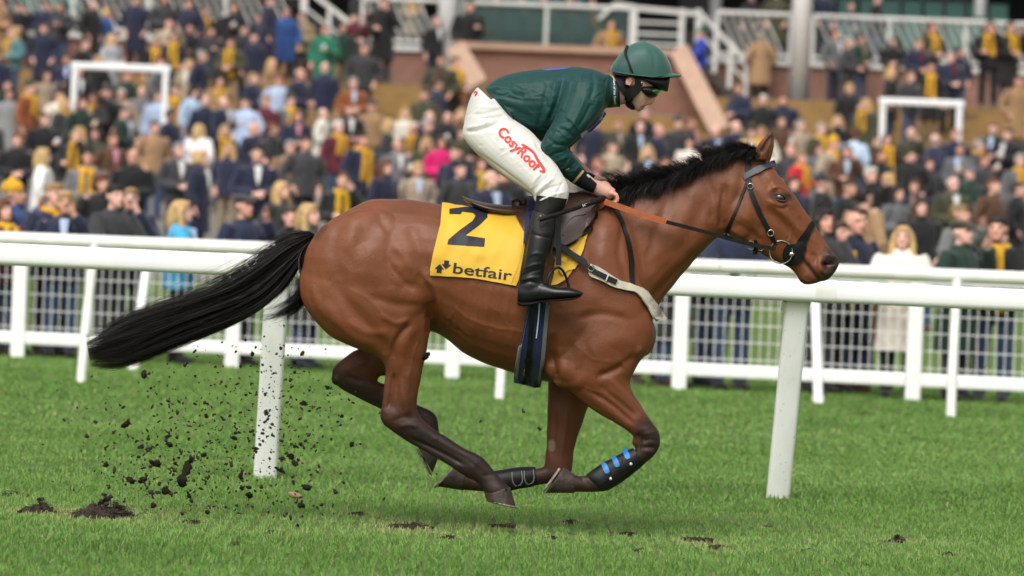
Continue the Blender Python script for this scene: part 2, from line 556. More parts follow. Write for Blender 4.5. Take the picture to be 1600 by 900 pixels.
# ================================================================ rails and fences
PLASTIC = mat('white_pvc', (.86, .86, .86), .35, .45, var=.06, vscale=3, var2=(.80, .805, .79), bump=.02, bscale=20)
PVC_OLD = mat('weathered_white_pvc', (.80, .80, .775), .45, .4, var=.2, vscale=6, var2=(.66, .66, .58))
def dirty_pvc():
    """white plastic with mud specks and faint green algae streaks"""
    m = bpy.data.materials.new('muddy_white_pvc'); m.use_nodes = True
    nt = m.node_tree; b = nt.nodes['Principled BSDF']; L = nt.links
    tc = nt.nodes.new('ShaderNodeTexCoord')
    nz = nt.nodes.new('ShaderNodeTexNoise'); nz.inputs['Scale'].default_value = 5; nz.inputs['Detail'].default_value = 6; nz.inputs['Roughness'].default_value = .7
    mp = nt.nodes.new('ShaderNodeMapping'); mp.inputs['Scale'].default_value = (1, 1, .35)
    L.new(tc.outputs['Object'], mp.inputs['Vector']); L.new(mp.outputs[0], nz.inputs['Vector'])
    rp = nt.nodes.new('ShaderNodeValToRGB'); rp.color_ramp.elements[0].position = .30; rp.color_ramp.elements[1].position = .52
    rp.color_ramp.elements[0].color = (.74, .75, .69, 1); rp.color_ramp.elements[1].color = (.86, .86, .855, 1)
    L.new(nz.outputs['Fac'], rp.inputs['Fac'])
    vo = nt.nodes.new('ShaderNodeTexVoronoi'); vo.inputs['Scale'].default_value = 38
    L.new(tc.outputs['Object'], vo.inputs['Vector'])
    lt = nt.nodes.new('ShaderNodeMath'); lt.operation = 'LESS_THAN'; lt.inputs[1].default_value = .09
    L.new(vo.outputs['Distance'], lt.inputs[0])
    mx = nt.nodes.new('ShaderNodeMix'); mx.data_type = 'RGBA'; mx.inputs[7].default_value = (.10, .07, .05, 1)
    L.new(lt.outputs[0], mx.inputs[0]); L.new(rp.outputs[0], mx.inputs[6]); L.new(mx.outputs[2], b.inputs['Base Color'])
    b.inputs['Roughness'].default_value = .4
    return m
PVC_MUD = dirty_pvc()
GALV = mat('galvanised_wire', (.74, .74, .73), .45, .5, metal=.0, var=.2, vscale=30)

def gp(px, Y):
    """world x at picture column px (at the ground, distance Y)"""
    lo = W(px, 600, Y); return lo[0]

# near running rail: broad flat rail on legs that lean out over the track
def near_rail():
    A, B = W(-700, 354, 23.15), W(2300, 480, 23.15)
    A[2] = B[2] = W(800, 416 - 0, 23.15)[2]
    top = float(W(800, 415.5, 23.15)[2])
    zc = top - .06
    root = empty('running_rail', (0, 23.15, 0))
    tag(root, 'near white plastic running rail with broad flat top behind the horse', 'rail')
    o = np.array((0, 23.15, 0))
    joints = [gp(-640, 23.15), gp(310, 23.15) + .18, gp(1283, 23.15), gp(2260, 23.15)]
    for a, b in zip(joints, joints[1:]):
        mb = MB().beam((a + .002, 23.15, zc - .0062 * a), (b - .002, 23.15, zc - .0062 * b), .16, .117, bev=.03)
        wbuild('top_rail', mb, PLASTIC, root, True, o)
    for px in (-390, 413, 1215, 2020):
        x = float(W(px, 765, 23.5)[0])
        mb = MB().beam((x, 23.5, -.05), (x + .045, 23.17, zc - .04), .125, .085, up=(0, 1, 0), bev=.02)
        lg = wbuild('leg', mb, PVC_MUD, root, True, o)
        wbuild('bracket', MB().beam((x + .036, 23.23, zc - .105), (x + .043, 23.185, zc - .052), .15, .11, up=(0, 1, 0), bev=.015), PLASTIC, lg, True, o)
    for a in joints[1:-1]:
        wbuild('joint_sleeve', MB().beam((a - .055, 23.15, zc - .0062 * a), (a + .055, 23.15, zc - .0062 * a), .166, .123, bev=.032), PVC_OLD, root, True, o)
    return root
def wbuild(name, b, m, parent, smooth=True, origin=(0, 0, 0)):
    me = mesh(name, np.array(b.v) - np.array(origin), b.f, m, smooth)
    if smooth:
        try:
            me.set_sharp_from_angle(angle=R(40))
        except Exception:
            pass
    return obj(name, me, parent)
near_rail()

# far running rail: round pipe on slim legs
def far_rail():
    Y0 = 36.3
    root = empty('running_rail', (0, Y0, 0))
    tag(root, 'far white round pipe running rail on slim leaning legs', 'rail')
    o = np.array((0, Y0, 0))
    zt = float(W(800, 393, Y0)[2])
    r = .060
    joints = [-12.0, gp(-260, Y0), gp(430, Y0), gp(1120, Y0), gp(1800, Y0), 12.0]
    for a, b in zip(joints, joints[1:]):
        wbuild('pipe_rail', MB().tube([(a + .003, Y0 + .35, zt - r), (b - .003, Y0 + .35, zt - r)], r, 16), PVC_OLD, root, True, o)
    for px in (-560, 125, 780, 1487, 2150):
        x = float(W(px, 625, Y0)[0])
        wbuild('leg', MB().tube([(x, Y0, -.05), (x + .01, Y0 + .12, .4), (x + .04, Y0 + .34, zt - r)], .042, 12), PVC_OLD, root, True, o)
far_rail()

# crowd fence: square posts, bottom rail, top rail, welded wire
FA, FB = np.array((float(W(0, 590, 42.3)[0]), 42.3)), np.array((float(W(1600, 605, 39.6)[0]), 39.6))
def fence_at(t):
    return FA + (FB - FA) * t
def crowd_fence():
    root = empty('crowd_fence', (0, 41, 0))
    tag(root, 'white post and rail fence with wire mesh holding back the crowd', 'fence')
    o = np.array((0, 41, 0))
    step = 352 / 1600
    ts = [(28 / 1600) + step * k for k in range(-2, 8)]
    H = 1.15
    for k, t in enumerate(ts):
        p = fence_at(t)
        wbuild('post', MB().beam((p[0], p[1], -.05), (p[0], p[1], H + .03), .14, .12, up=(0, 1, 0), bev=.012), PLASTIC, root, True, o)
        if k < len(ts) - 1:
            q = fence_at(ts[k + 1])
            d = (q - p) / np.linalg.norm(q - p)
            a, b = p + d * .07, q - d * .07
            wbuild('bottom_rail', MB().beam((a[0], a[1], .19), (b[0], b[1], .19), .05, .125, bev=.012), PLASTIC, root, True, o)
            wbuild('top_rail', MB().beam((a[0], a[1], H - .03), (b[0], b[1], H - .03), .06, .11, bev=.012), PLASTIC, root, True, o)
            mb = MB()
            L = np.linalg.norm(b - a)
            n = int(L / .083)
            for i in range(n + 1):
                c = a + d * (L * i / n)
                mb.beam((c[0], c[1] + .04, .22), (c[0], c[1] + .04, H - .04), .007, .007, up=(0, 1, 0))
            for z in np.arange(.30, H - .05, .16):
                mb.beam((a[0], a[1] + .048, z), (b[0], b[1] + .048, z), .008, .008)
            w = wbuild('wire_mesh', mb, GALV, root, False, o)
            w['kind'] = 'stuff'
crowd_fence()
# two slim standing props in front of the fence
for px, py, lab in ((1279, 630, 'slim white prop post right of the leaning rail leg'), (208, 560, 'slim leaning white prop post near the left end of the fence')):
    Y = 38.2 if px > 800 else 40.0
    x = float(W(px, py, Y)[0])
    t = (-.04 if px > 800 else .06)
    rt = empty('prop_post', (x, Y, 0))
    tag(rt, lab, 'post')
    wbuild('post_tube', MB().tube([(0, 0, -.03), (t, .5, 1.06)], .045, 12), PLASTIC, rt)
    wbuild('foot_socket', MB().tube([(0, 0, -.02), (t * .08, .04, .06)], .055, 12), PVC_OLD, rt)
# ================================================================ the grandstand
STEP_Y0, STEP_T, STEP_R, STEP_N = 84.0, .90, .185, 15
Z0 = float(ground_z(84.0))
CON_Z = Z0 + STEP_R * STEP_N                 # concourse level
CON_Y = STEP_Y0 + STEP_T * STEP_N
DECK_Z = CON_Z + 1.05
WALL_Y = CON_Y + 3.6
def floor_z(Y):
    if Y < STEP_Y0: return float(ground_z(Y))
    if Y < CON_Y: return Z0 + STEP_R * (int((Y - STEP_Y0) / STEP_T) + 1)
    if Y < WALL_Y + .25: return CON_Z
    return DECK_Z
BRICK = None
def brick_material():
    m = bpy.data.materials.new('red_brick'); m.use_nodes = True
    nt = m.node_tree; b = nt.nodes['Principled BSDF']; L = nt.links
    tc = nt.nodes.new('ShaderNodeTexCoord'); mp = nt.nodes.new('ShaderNodeMapping'); mp.inputs['Rotation'].default_value = (R(90), 0, 0)
    L.new(tc.outputs['Object'], mp.inputs['Vector'])
    br = nt.nodes.new('ShaderNodeTexBrick'); br.inputs['Scale'].default_value = 1.0
    br.inputs['Brick Width'].default_value = .225; br.inputs['Row Height'].default_value = .075; br.inputs['Mortar Size'].default_value = .006
    br.inputs['Color1'].default_value = (.165, .062, .04, 1); br.inputs['Color2'].default_value = (.225, .092, .058, 1); br.inputs['Mortar'].default_value = (.33, .26, .21, 1)
    L.new(mp.outputs[0], br.inputs['Vector']); L.new(br.outputs['Color'], b.inputs['Base Color'])
    b.inputs['Roughness'].default_value = .85
    return m
BRICK = brick_material()
STONE = mat('pink_sandstone', (.40, .27, .195), .85, .2, var=.12, vscale=3)
OCHRE = mat('ochre_step_paint', (.27, .155, .04), .75, .3, var=.2, vscale=2.5)
CONC = mat('stand_concrete', (.25, .235, .21), .9, .2, var=.2, vscale=2)
WPAINT = mat('white_steelwork', (.62, .61, .57), .5, .4, var=.08, vscale=2)
WPAINT2 = mat('pale_column_paint', (.86, .86, .85), .5, .4)
DARK = mat('stand_interior_shade', (.035, .035, .036), .8, .2, var=.3, vscale=1)  # near-black colour holds the shade of the recess behind the railings
PALE = mat('pale_panel', (.20, .20, .195), .7, .3)  # panel colour lowered to hold the shade at the back of the deck
SEATG = mat('green_seat_plastic', (.008, .08, .06), .4, .45, var=.1, vscale=4)
GLASS = mat('tinted_glass', (.05, .085, .078), .12, .4, alpha=.6)
BRONZE = mat('dark_handrail', (.08, .06, .05), .5, .4)

ts = empty('terrace_steps', (0, STEP_Y0, 0)); tag(ts, 'ochre painted terrace steps climbing to the grandstand', kind='structure')
for k in range(STEP_N):
    y = STEP_Y0 + STEP_T * k; z = Z0 + STEP_R * (k + 1)
    mb = MB().box((0, STEP_T / 2 + STEP_T * k + 1.0, z - STEP_R / 2 - .2), (70, STEP_T + 2.0, STEP_R + .4))
    so = mb.build('step', OCHRE if k >= 6 else CONC, ts)
    MB().box((0, STEP_T * k - .004 + .03, z + .002), (69.9, .07, .02)).build('nosing', CONC, so)
fl = empty('concourse', (0, CON_Y, 0)); tag(fl, 'grey concourse floor at the top of the steps', kind='structure')
MB().box((0, 2.4, CON_Z - .25), (70, 4.9, .5)).build('slab', CONC, fl)

gs = empty('grandstand', (0, WALL_Y, 0))
tag(gs, 'brick and white steel grandstand behind the crowd', 'grandstand')
def g(mb, name, m, parent=None, smooth=False):
    me = mesh(name, np.array(mb.v) - np.array((0, WALL_Y, 0)), mb.f, m, smooth)
    return obj(name, me, parent or gs)
g(MB().box((0, WALL_Y + .15, (CON_Z + DECK_Z) / 2 - .05), (70, .3, DECK_Z - CON_Z - .1)), 'brick_wall', BRICK)
g(MB().box((0, WALL_Y + .12, DECK_Z - .045), (70, .42, .11)), 'deck_edge', WPAINT)
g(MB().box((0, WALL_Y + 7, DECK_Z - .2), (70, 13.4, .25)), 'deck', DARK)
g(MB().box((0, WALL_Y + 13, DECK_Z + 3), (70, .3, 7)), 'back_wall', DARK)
g(MB().box((0, WALL_Y + 7.5, DECK_Z + 5.6), (70, 13, .5)), 'shading_roof', CONC)  # unseen slab above the frame, added to shade the stand interior
for s in (-1, 1):
    g(MB().box((s * 34.9, WALL_Y + 6, DECK_Z + 2.5), (.3, 13, 6)), 'end_wall', BRICK)
xat = lambda px, Y, py=60: float(W(px, py, Y)[0])
zat = lambda px, py, Y: float(W(px, py, Y)[2])
# pale panels and doors at the back of the deck
for a, b, y0, y1 in ((1395, 1535, -60, 22), (1060, 1125, -60, 40), (360, 480, -60, 12), (880, 960, -60, -5)):
    Y = WALL_Y + 12.8
    xa, xb, zt, zb = xat(a, Y), xat(b, Y), zat((a + b) / 2, y0, Y), zat((a + b) / 2, y1, Y)
    g(MB().box(((xa + xb) / 2, Y, (zt + zb) / 2), (xb - xa, .1, zt - zb)), 'back_panel', PALE)
# white columns
for px, Y, w, zb in ((700, WALL_Y - .3, .46, DECK_Z), (1253, CON_Y + .9, .46, CON_Z), (1531, WALL_Y + 4.0, .30, DECK_Z), (232, WALL_Y + 4.0, .30, DECK_Z), (1118, WALL_Y + 6, .3, DECK_Z)):
    if px == 700: zb = CON_Z
    x = xat(px, Y, 20)
    g(MB().tube([(x, Y, zb), (x, Y, DECK_Z + 5.5)], w / 2, 20), 'column', WPAINT2, None, True)
# deck railings: posts, rails, slanted bars
RY = WALL_Y + .1
def railing(px0, px1, kind):
    x0, x1 = xat(px0, RY), xat(px1, RY)
    zt = DECK_Z + 1.08
    r0 = g(MB().tube([(x0, RY, zt), (x1, RY, zt)], .05, 10), 'railing', WPAINT, None)
    g(MB().beam((x0, RY, DECK_Z + .13), (x1, RY, DECK_Z + .13), .05, .06), 'bottom_rail', WPAINT, r0)
    n = max(1, round((x1 - x0) / 1.75))
    for i in range(n + 1):
        x = x0 + (x1 - x0) * i / n
        g(MB().beam((x, RY, DECK_Z), (x, RY, zt), .075, .06, up=(0, 1, 0)), 'railing_post', WPAINT, r0)
    if kind == 'bars':
        x = x0 + .1
        while x < x1 - .5:
            g(MB().beam((x, RY, zt - .04), (x + .42, RY, DECK_Z + .17), .034, .03, up=(0, 1, 0)), 'bar', WPAINT, r0)
            x += .2
    else:
        for i in range(n):
            a, b = x0 + (x1 - x0) * i / n + .08, x0 + (x1 - x0) * (i + 1) / n - .08
            g(MB().box(((a + b) / 2, RY + .02, DECK_Z + .62), (b - a, .014, .86)), 'glass_pane', GLASS, r0)
railing(-1200, 470, 'bars'); railing(565, 690, 'bars'); railing(720, 985, 'glass'); railing(1120, 1235, 'bars'); railing(1270, 2700, 'bars')
# stair flights with white handrails
def flight(pxa, pya, pxb, pyb, name):
    Y = RY - .6
    A, B = W(pxa, pya, Y), W(pxb, pyb, Y)
    st = g(MB().beam(A, B, .12, .10), 'stair_handrail', WPAINT)
    for f in (0, .33, .66, 1):
        p = A + (B - A) * f
        g(MB().beam((p[0], p[1], p[2]), (p[0], p[1], p[2] - 1.0), .09, .07, up=(0, 1, 0)), 'baluster', WPAINT, st)
    g(MB().beam(A - np.array((0, 0, .45)), B - np.array((0, 0, .45)), .05, .05), 'mid_rail', WPAINT, st)
    for k in range(9):
        p = A + (B - A) * (k / 8) - np.array((0, -.7, 1.1))
        g(MB().box(p, (abs(B[0] - A[0]) / 8 + .1, 1.3, .16)), 'stair_tread', BRONZE, st)
flight(478, -18, 590, 70, 'a'); flight(1095, 22, 1166, 95, 'b')
g(MB().beam(W(990, 12, RY - .6), W(1095, 22, RY - .6), .12, .10), 'landing_rail', WPAINT)
for px, yb in ((992, 85), (1066, 85), (1092, 70)):
    a, b = W(px, 14, RY - .6), W(px + 3, yb, RY - .6)
    g(MB().beam(a, (a[0], a[1], b[2]), .12, .08, up=(0, 1, 0)), 'landing_post', WPAINT)
for py in (34, 52, 68):
    g(MB().beam(W(994, py, RY - .6), W(1064, py + 3, RY - .6), .04, .05), 'landing_bar', WPAINT)
g(MB().beam(W(935, 30, RY), W(962, 5, RY), .09, .08), 'ramp_rail', WPAINT)
g(MB().beam(W(962, 6, RY), W(992, 10, RY), .09, .08), 'ramp_rail', WPAINT)
# brick block in the middle with sloping sandstone copings
BY = CON_Y - 3.0
x0, x1 = xat(716, BY), xat(1062, BY)
zt, zb = zat(890, 82, BY), Z0 + .4
tb = empty('brick_tunnel_wall', (0, BY, 0)); tag(tb, 'low brick wall with sloping sandstone copings behind the jockey', 'wall')
def t_(mb, name, m):
    return obj(name, mesh(name, np.array(mb.v) - np.array((0, BY, 0)), mb.f, m, False), tb)
A, B = W(1063, 84, BY), W(1128, 212, BY - 2.4)
C, D = W(716, 80, BY), W(752, 140, BY - 1.6)
mb = MB()
mb.add([(x0, BY, zb), (x1 + 1.0, BY, zb), (x1, BY, zt), (x0, BY, zt), (x0, BY + .4, zb), (x1 + 1.0, BY + .4, zb), (x1, BY + .4, zt), (x0, BY + .4, zt)], [(0, 1, 2, 3), (7, 6, 5, 4), (0, 4, 5, 1), (3, 2, 6, 7), (1, 5, 6, 2), (0, 3, 7, 4)])
t_(mb, 'brick_face', BRICK)
t_(MB().box(((x0 + x1) / 2, BY + .15, zt + .07), (x1 - x0 + .2, .6, .14)), 'coping', STONE)
for P_, Q_, nm in ((A, B, 'a'), (C, D, 'b')):
    t_(MB().beam(P_, Q_, .42, .36, up=(0, 1, 0)), 'sloping_coping', STONE)
# crush barriers on the steps
def barrier(p0, p1, yb, Y, label):
    a, b = W(p0[0], p0[1], Y), W(p1[0], p1[1], Y)
    a[2] = b[2] = (a[2] + b[2]) / 2
    o = empty('crush_barrier', (a[0], Y, floor_z(Y))); tag(o, label, 'barrier', 'white crush barriers on the steps')
    org = np.array(o.location)
    zt_ = a[2] - .065
    def q(mb, nm):
        obj(nm, mesh(nm, np.array(mb.v) - org, mb.f, WPAINT2, False), o)
    q(MB().beam((a[0], Y, zt_), (b[0], Y, zt_), .10, .13, bev=.03), 'top_bar')
    for x in (a[0] + .08, b[0] - .08):
        q(MB().beam((x, Y, org[2]), (x, Y, zt_ - .065), .11, .10, up=(0, 1, 0), bev=.02), 'leg')
barrier((111, 97), (266, 103), 140, 84.6, 'white crush barrier on the steps at upper left')
barrier((1374, 152), (1506, 158), 205, 86.4, 'white crush barrier on the steps at upper right')
# seats on the upper deck
def seat_proto():
    r = empty('stadium_seat')
    MB().box((0, 0, .42), (.44, .42, .05)).build('seat', SEATG, r)
    MB().box((0, .22, .68), (.44, .05, .46), Matrix.Rotation(R(-8), 3, 'X')).build('backrest', SEATG, r)
    return r
sp, first = seat_proto(), True
def copy_tree(o, parent=None):
    c = o.copy(); COL.objects.link(c)
    if parent is not None: c.parent = parent
    for ch in o.children:
        d = ch.copy(); COL.objects.link(d); d.parent = c
        for e in ch.children:
            f = e.copy(); COL.objects.link(f); f.parent = d
    return c
seat_spots = []
for row in range(3):
    Y = WALL_Y + 2.2 + .9 * row
    z = DECK_Z + .12 + .36 * row
    for px0, px1 in ((1290, 1620), (40, 150), (730, 940)):
        xa, xb = xat(px0, Y), xat(px1, Y)
        n = int((xb - xa) / .52)
        if px0 == 40 and row == 2: continue
        for i in range(n):
            seat_spots.append((xa + .52 * i, Y, z, row, i, px0))
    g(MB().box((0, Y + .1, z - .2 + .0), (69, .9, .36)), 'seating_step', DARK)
rown = ('front', 'middle', 'back')
ordn = ['first', 'second', 'third', 'fourth', 'fifth', 'sixth', 'seventh', 'eighth', 'ninth', 'tenth', 'eleventh', 'twelfth', 'thirteenth', 'fourteenth']
for x, y, z, row, i, p0 in seat_spots:
    o = sp if first else copy_tree(sp); first = False
    o.location = (x, y, z)
    tag(o, f"green plastic seat, {rown[row]} row, {ordn[min(i, 13)]} from left of the {'right' if p0 > 1000 else 'left' if p0 < 100 else 'middle'} seat block", 'seat', 'green seats on the upper deck')
# ================================================================ the crowd
def obj_color_mat(name, rough, spec, sheen=0.0, attr=None, bump=0.0, bscale=60, var=.12, vscale=12):
    m = bpy.data.materials.new(name); m.use_nodes = True
    nt = m.node_tree; b = nt.nodes['Principled BSDF']; L = nt.links
    oi = nt.nodes.new('ShaderNodeObjectInfo')
    tc = nt.nodes.new('ShaderNodeTexCoord')
    nz = nt.nodes.new('ShaderNodeTexNoise'); nz.inputs['Scale'].default_value = vscale; nz.inputs['Detail'].default_value = 4
    L.new(tc.outputs['Object'], nz.inputs['Vector'])
    mr = nt.nodes.new('ShaderNodeMapRange'); mr.inputs['To Min'].default_value = 1 - var * 2; mr.inputs['To Max'].default_value = 1 + var * 2
    L.new(nz.outputs['Fac'], mr.inputs['Value'])
    sc = nt.nodes.new('ShaderNodeVectorMath'); sc.operation = 'SCALE'
    L.new(mr.outputs[0], sc.inputs['Scale'])
    if attr:
        at = nt.nodes.new('ShaderNodeAttribute'); at.attribute_name = attr
        mu = nt.nodes.new('ShaderNodeVectorMath'); mu.operation = 'MULTIPLY'
        L.new(oi.outputs['Color'], mu.inputs[0]); L.new(at.outputs['Color'], mu.inputs[1]); L.new(mu.outputs[0], sc.inputs[0])
    else:
        L.new(oi.outputs['Color'], sc.inputs[0])
    L.new(sc.outputs[0], b.inputs['Base Color'])
    b.inputs['Roughness'].default_value = rough; b.inputs['Specular IOR Level'].default_value = spec; b.inputs['Sheen Weight'].default_value = sheen
    if bump:
        bp = nt.nodes.new('ShaderNodeBump'); bp.inputs['Strength'].default_value = bump; bp.inputs['Distance'].default_value = .02
        n2 = nt.nodes.new('ShaderNodeTexNoise'); n2.inputs['Scale'].default_value = bscale; L.new(tc.outputs['Object'], n2.inputs['Vector'])
        L.new(n2.outputs['Fac'], bp.inputs['Height']); L.new(bp.outputs[0], b.inputs['Normal'])
    return m
C_SKIN = obj_color_mat('crowd_skin', .5, .3, attr='face', var=.05)
C_CLOTH = obj_color_mat('crowd_cloth', .8, .25, .2, bump=.4, bscale=14)
C_HAIR = obj_color_mat('crowd_hair', .5, .35, bump=.5, bscale=40, var=.25, vscale=25)

def limb(pts, r, n=12):
    b = MB().tube([Vector(p) for p in catmull(pts, 4)], list(np.interp(np.linspace(0, 1, (len(pts) - 1) * 4 + 1), np.linspace(0, 1, len(r)), r)), n)
    return np.array(b.v), b.f
def rings(rows, n=20, e=2.0):
    """stack of elliptical sections (z, half x, half y, centre y)"""
    D = catmull(rows, 4)
    th = np.arange(n) * 2 * np.pi / n
    V = np.concatenate([np.stack((r[1] * np.cos(th), r[3] + r[2] * np.sin(th), np.full(n, r[0])), 1) for r in D])
    m = len(D)
    Fc = [(i * n + k, i * n + (k + 1) % n, (i + 1) * n + (k + 1) % n, (i + 1) * n + k) for i in range(m - 1) for k in range(n)]
    return V, Fc + [tuple(range(n - 1, -1, -1)), tuple(range((m - 1) * n, m * n))]
def el(c, r, rot=None):
    b = MB().ball(c, r, 16, 12, rot); return np.array(b.v), b.f
# poses: where each elbow and hand is (x out, y forward is negative, z), figure 1.75 m tall facing -Y
POSES = {
    'standing': (((.29, .02, 1.13), (.30, -.06, .88)), ((.29, .02, 1.13), (.30, -.06, .88))),
    'holding': (((.28, .02, 1.13), (.10, -.30, 1.20)), ((.29, .03, 1.13), (.26, -.10, .90))),
    'clasped': (((.28, .01, 1.12), (.05, -.26, 1.08)), ((.28, .01, 1.12), (.05, -.27, 1.06))),
    'raised': (((.30, -.12, 1.20), (.09, -.24, 1.53)), ((.29, .02, 1.13), (.10, -.28, 1.12))),
    'pockets': (((.32, .06, 1.13), (.22, -.06, .95)), ((.32, .06, 1.13), (.22, -.06, .95))),
    'leaning': (((.30, -.18, 1.12), (.10, -.46, 1.14)), ((.30, -.18, 1.12), (.08, -.46, 1.14))),
}
def arms_of(pose, grow=0.0, stop=1.0):
    out = []
    for s, (el_, hd) in zip((1, -1), POSES[pose]):
        S = (s * .185, 0.0, 1.44)
        E = (s * el_[0], el_[1], el_[2]); H = (s * hd[0], hd[1], hd[2])
        H2 = tuple(E[i] + (H[i] - E[i]) * stop for i in range(3))
        out.append(limb([S, E, H2], [.062 + grow, .050 + grow, .045 + grow, .036 + grow] if stop == 1 else [.062 + grow, .052 + grow, .046 + grow]))
    return out
def hands_of(pose):
    out = []
    for s, (el_, hd) in zip((1, -1), POSES[pose]):
        E = np.array((s * el_[0], el_[1], el_[2])); H = np.array((s * hd[0], hd[1], hd[2]))
        d = (H - E) / np.linalg.norm(H - E)
        out.append(el(H + d * .05, (.04, .03, .05)))
        side = np.cross(d, (0, 0, 1.0)) if abs(d[2]) < .8 else np.array((1.0, 0, 0)); side /= np.linalg.norm(side)
        for k in range(4):
            o_ = side * (.027 - .018 * k)
            curl = np.array((0, 0, -.03)) if abs(d[2]) < .8 else np.array((0, -.03, 0))
            out.append(limb([H + d * .06 + o_, H + d * .115 + o_ + curl * .3, H + d * .14 + o_ + curl], [.0105, .010, .008], 6))
        out.append(limb([H + d * .02 + side * .03, H + d * .07 + side * .05], [.012, .010], 6))
    return out
HEADC = (0, -.015, 1.635)
def head_shapes():
    return [el((0, .005, 1.655), (.078, .098, .098)), rings([(1.535, .028, .03, -.075), (1.55, .048, .055, -.055), (1.58, .060, .075, -.035), (1.62, .070, .088, -.018), (1.66, .074, .093, -.008)], 18),
            limb([(0, .02, 1.44), (0, .005, 1.56)], [.062, .056]), el((0, -.106, 1.622), (.017, .022, .022)), limb([(0, -.096, 1.665), (0, -.112, 1.625)], [.010, .015], 8),
            el((.079, .012, 1.64), (.012, .02, .032)), el((-.079, .012, 1.64), (.012, .02, .032)), el((0, -.092, 1.582), (.026, .012, .010)), el((0, -.078, 1.548), (.028, .02, .018)),
            el((.035, -.085, 1.682), (.028, .014, .010)), el((-.035, -.085, 1.682), (.028, .014, .010))]
TORSO_R = [(.86, .16, .12, .01), (.95, .175, .125, .01), (1.1, .165, .115, .005), (1.28, .185, .125, 0), (1.40, .19, .105, 0), (1.47, .13, .075, .01), (1.50, .07, .06, .01)]
def body_mesh(pose):
    sh = [rings(TORSO_R), *head_shapes(), *arms_of(pose), *hands_of(pose)]
    for s in (-1, 1):
        sh.append(limb([(s * .09, .01, .92), (s * .105, 0, .50), (s * .11, .02, .08)], [.085, .07, .052, .056, .04]))
        sh.append(rings([(.0, .045, .12, -.05), (.04, .045, .12, -.05), (.09, .038, .06, .0)], 12)[:1] + (rings([(.0, .045, .12, -.05), (.04, .045, .12, -.05), (.09, .038, .06, .0)], 12)[1],))
        sh[-1][0][:, 0] += s * .11
    me, V, N = fuse('person', sh, .0125, 2, .45)
    # face: eye sockets, mouth line
    P = V[:, [0, 2]]
    front = np.clip(-N[:, 1] * 2, 0, 1) * (V[:, 2] > 1.52)
    for c, r, a in (((.034, 1.655), .018, -.010), ((-.034, 1.655), .018, -.010), ((0, 1.582), .010, -.003)):
        d = np.hypot(P[:, 0] - c[0], P[:, 1] - c[1]); V = V + N * (a * np.exp(-(d / r) ** 2) * front)[:, None]
    col = np.ones((len(V), 4))
    def tn(cx, cz, rx, rz, c, k=1.0):
        w = (np.clip(1.4 - np.hypot((P[:, 0] - cx) / rx, (P[:, 1] - cz) / rz), 0, 1) * front * k)[:, None]
        col[:, :3] = col[:, :3] * (1 - w) + np.array(c) * w
    for s in (-1, 1):
        tn(s * .034, 1.657, .018, .010, (.18, .16, .16)); tn(s * .035, 1.684, .024, .007, (.42, .36, .32), .8); tn(s * .045, 1.60, .024, .024, (1.05, .82, .76), .6)
    tn(0, 1.582, .026, .009, (.72, .42, .40)); tn(0, 1.615, .018, .015, (1.04, .84, .78), .5)
    ca = me.color_attributes.new('face', 'FLOAT_COLOR', 'POINT'); ca.data.foreach_set('color', col.astype(np.float32).ravel())
    me.vertices.foreach_set('co', V.astype(np.float32).ravel()); me.update(); shade(me); me.materials.clear(); me.materials.append(C_SKIN)
    return me
def cloth_finish(me, V, N, seed, amp=.006):
    """folds: vertical drapes and creases at the elbows"""
    V = V + N * (amp * (np.sin(V[:, 0] * 38 + np.sin(V[:, 2] * 9 + seed) * 2 + seed) * np.sin(V[:, 2] * 14 + V[:, 0] * 11 + seed * 1.7)))[:, None]
    me.vertices.foreach_set('co', V.astype(np.float32).ravel()); me.update(); shade(me); me.materials.clear(); me.materials.append(C_CLOTH)
    return me
def coat_mesh(pose, kind, seed):
    if kind == 'jacket':
        rows = [(.80, .205, .165, .01), (.92, .205, .165, .01), (1.1, .195, .155, .005), (1.28, .212, .155, 0), (1.41, .208, .130, 0), (1.475, .135, .095, .012), (1.515, .085, .08, .012)]
    else:
        rows = [(.48, .25, .20, .02), (.62, .238, .19, .02), (.92, .212, .17, .01), (1.1, .196, .155, .005), (1.28, .212, .155, 0), (1.41, .208, .130, 0), (1.475, .14, .1, .012), (1.53, .095, .09, .012)]
    me, V, N = fuse('coat', [rings(rows, 28), *arms_of(pose, .024, .93)], .02, 2, .5)
    # open front: a dark gap is left by the lapel fold
    fr = np.exp(-((V[:, 0] + .012) / .012) ** 2) * (N[:, 1] < -.3)
    V = V - N * (.012 * fr)[:, None]
    return cloth_finish(me, V, N, seed)
def trousers_mesh():
    sh = [rings([(.80, .175, .135, .01), (.95, .18, .135, .01), (1.02, .17, .13, .01)], 20)]
    for s in (-1, 1):
        sh.append(limb([(s * .09, .01, .90), (s * .107, 0, .50), (s * .112, .02, .06)], [.100, .086, .075, .072, .066]))
    me, V, N = fuse('trousers', sh, .02, 2, .5)
    return cloth_finish(me, V, N, 2.2)
def shoe_mesh():
    b = MB()
    for s in (-1, 1):
        V, Fc = rings([(-.01, .05, .135, -.05), (.045, .05, .135, -.05), (.075, .045, .09, -.02), (.10, .042, .055, .01)], 14)
        V[:, 0] += s * .11; b.add(V, Fc)
    return b.mesh('shoes', C_CLOTH, True)
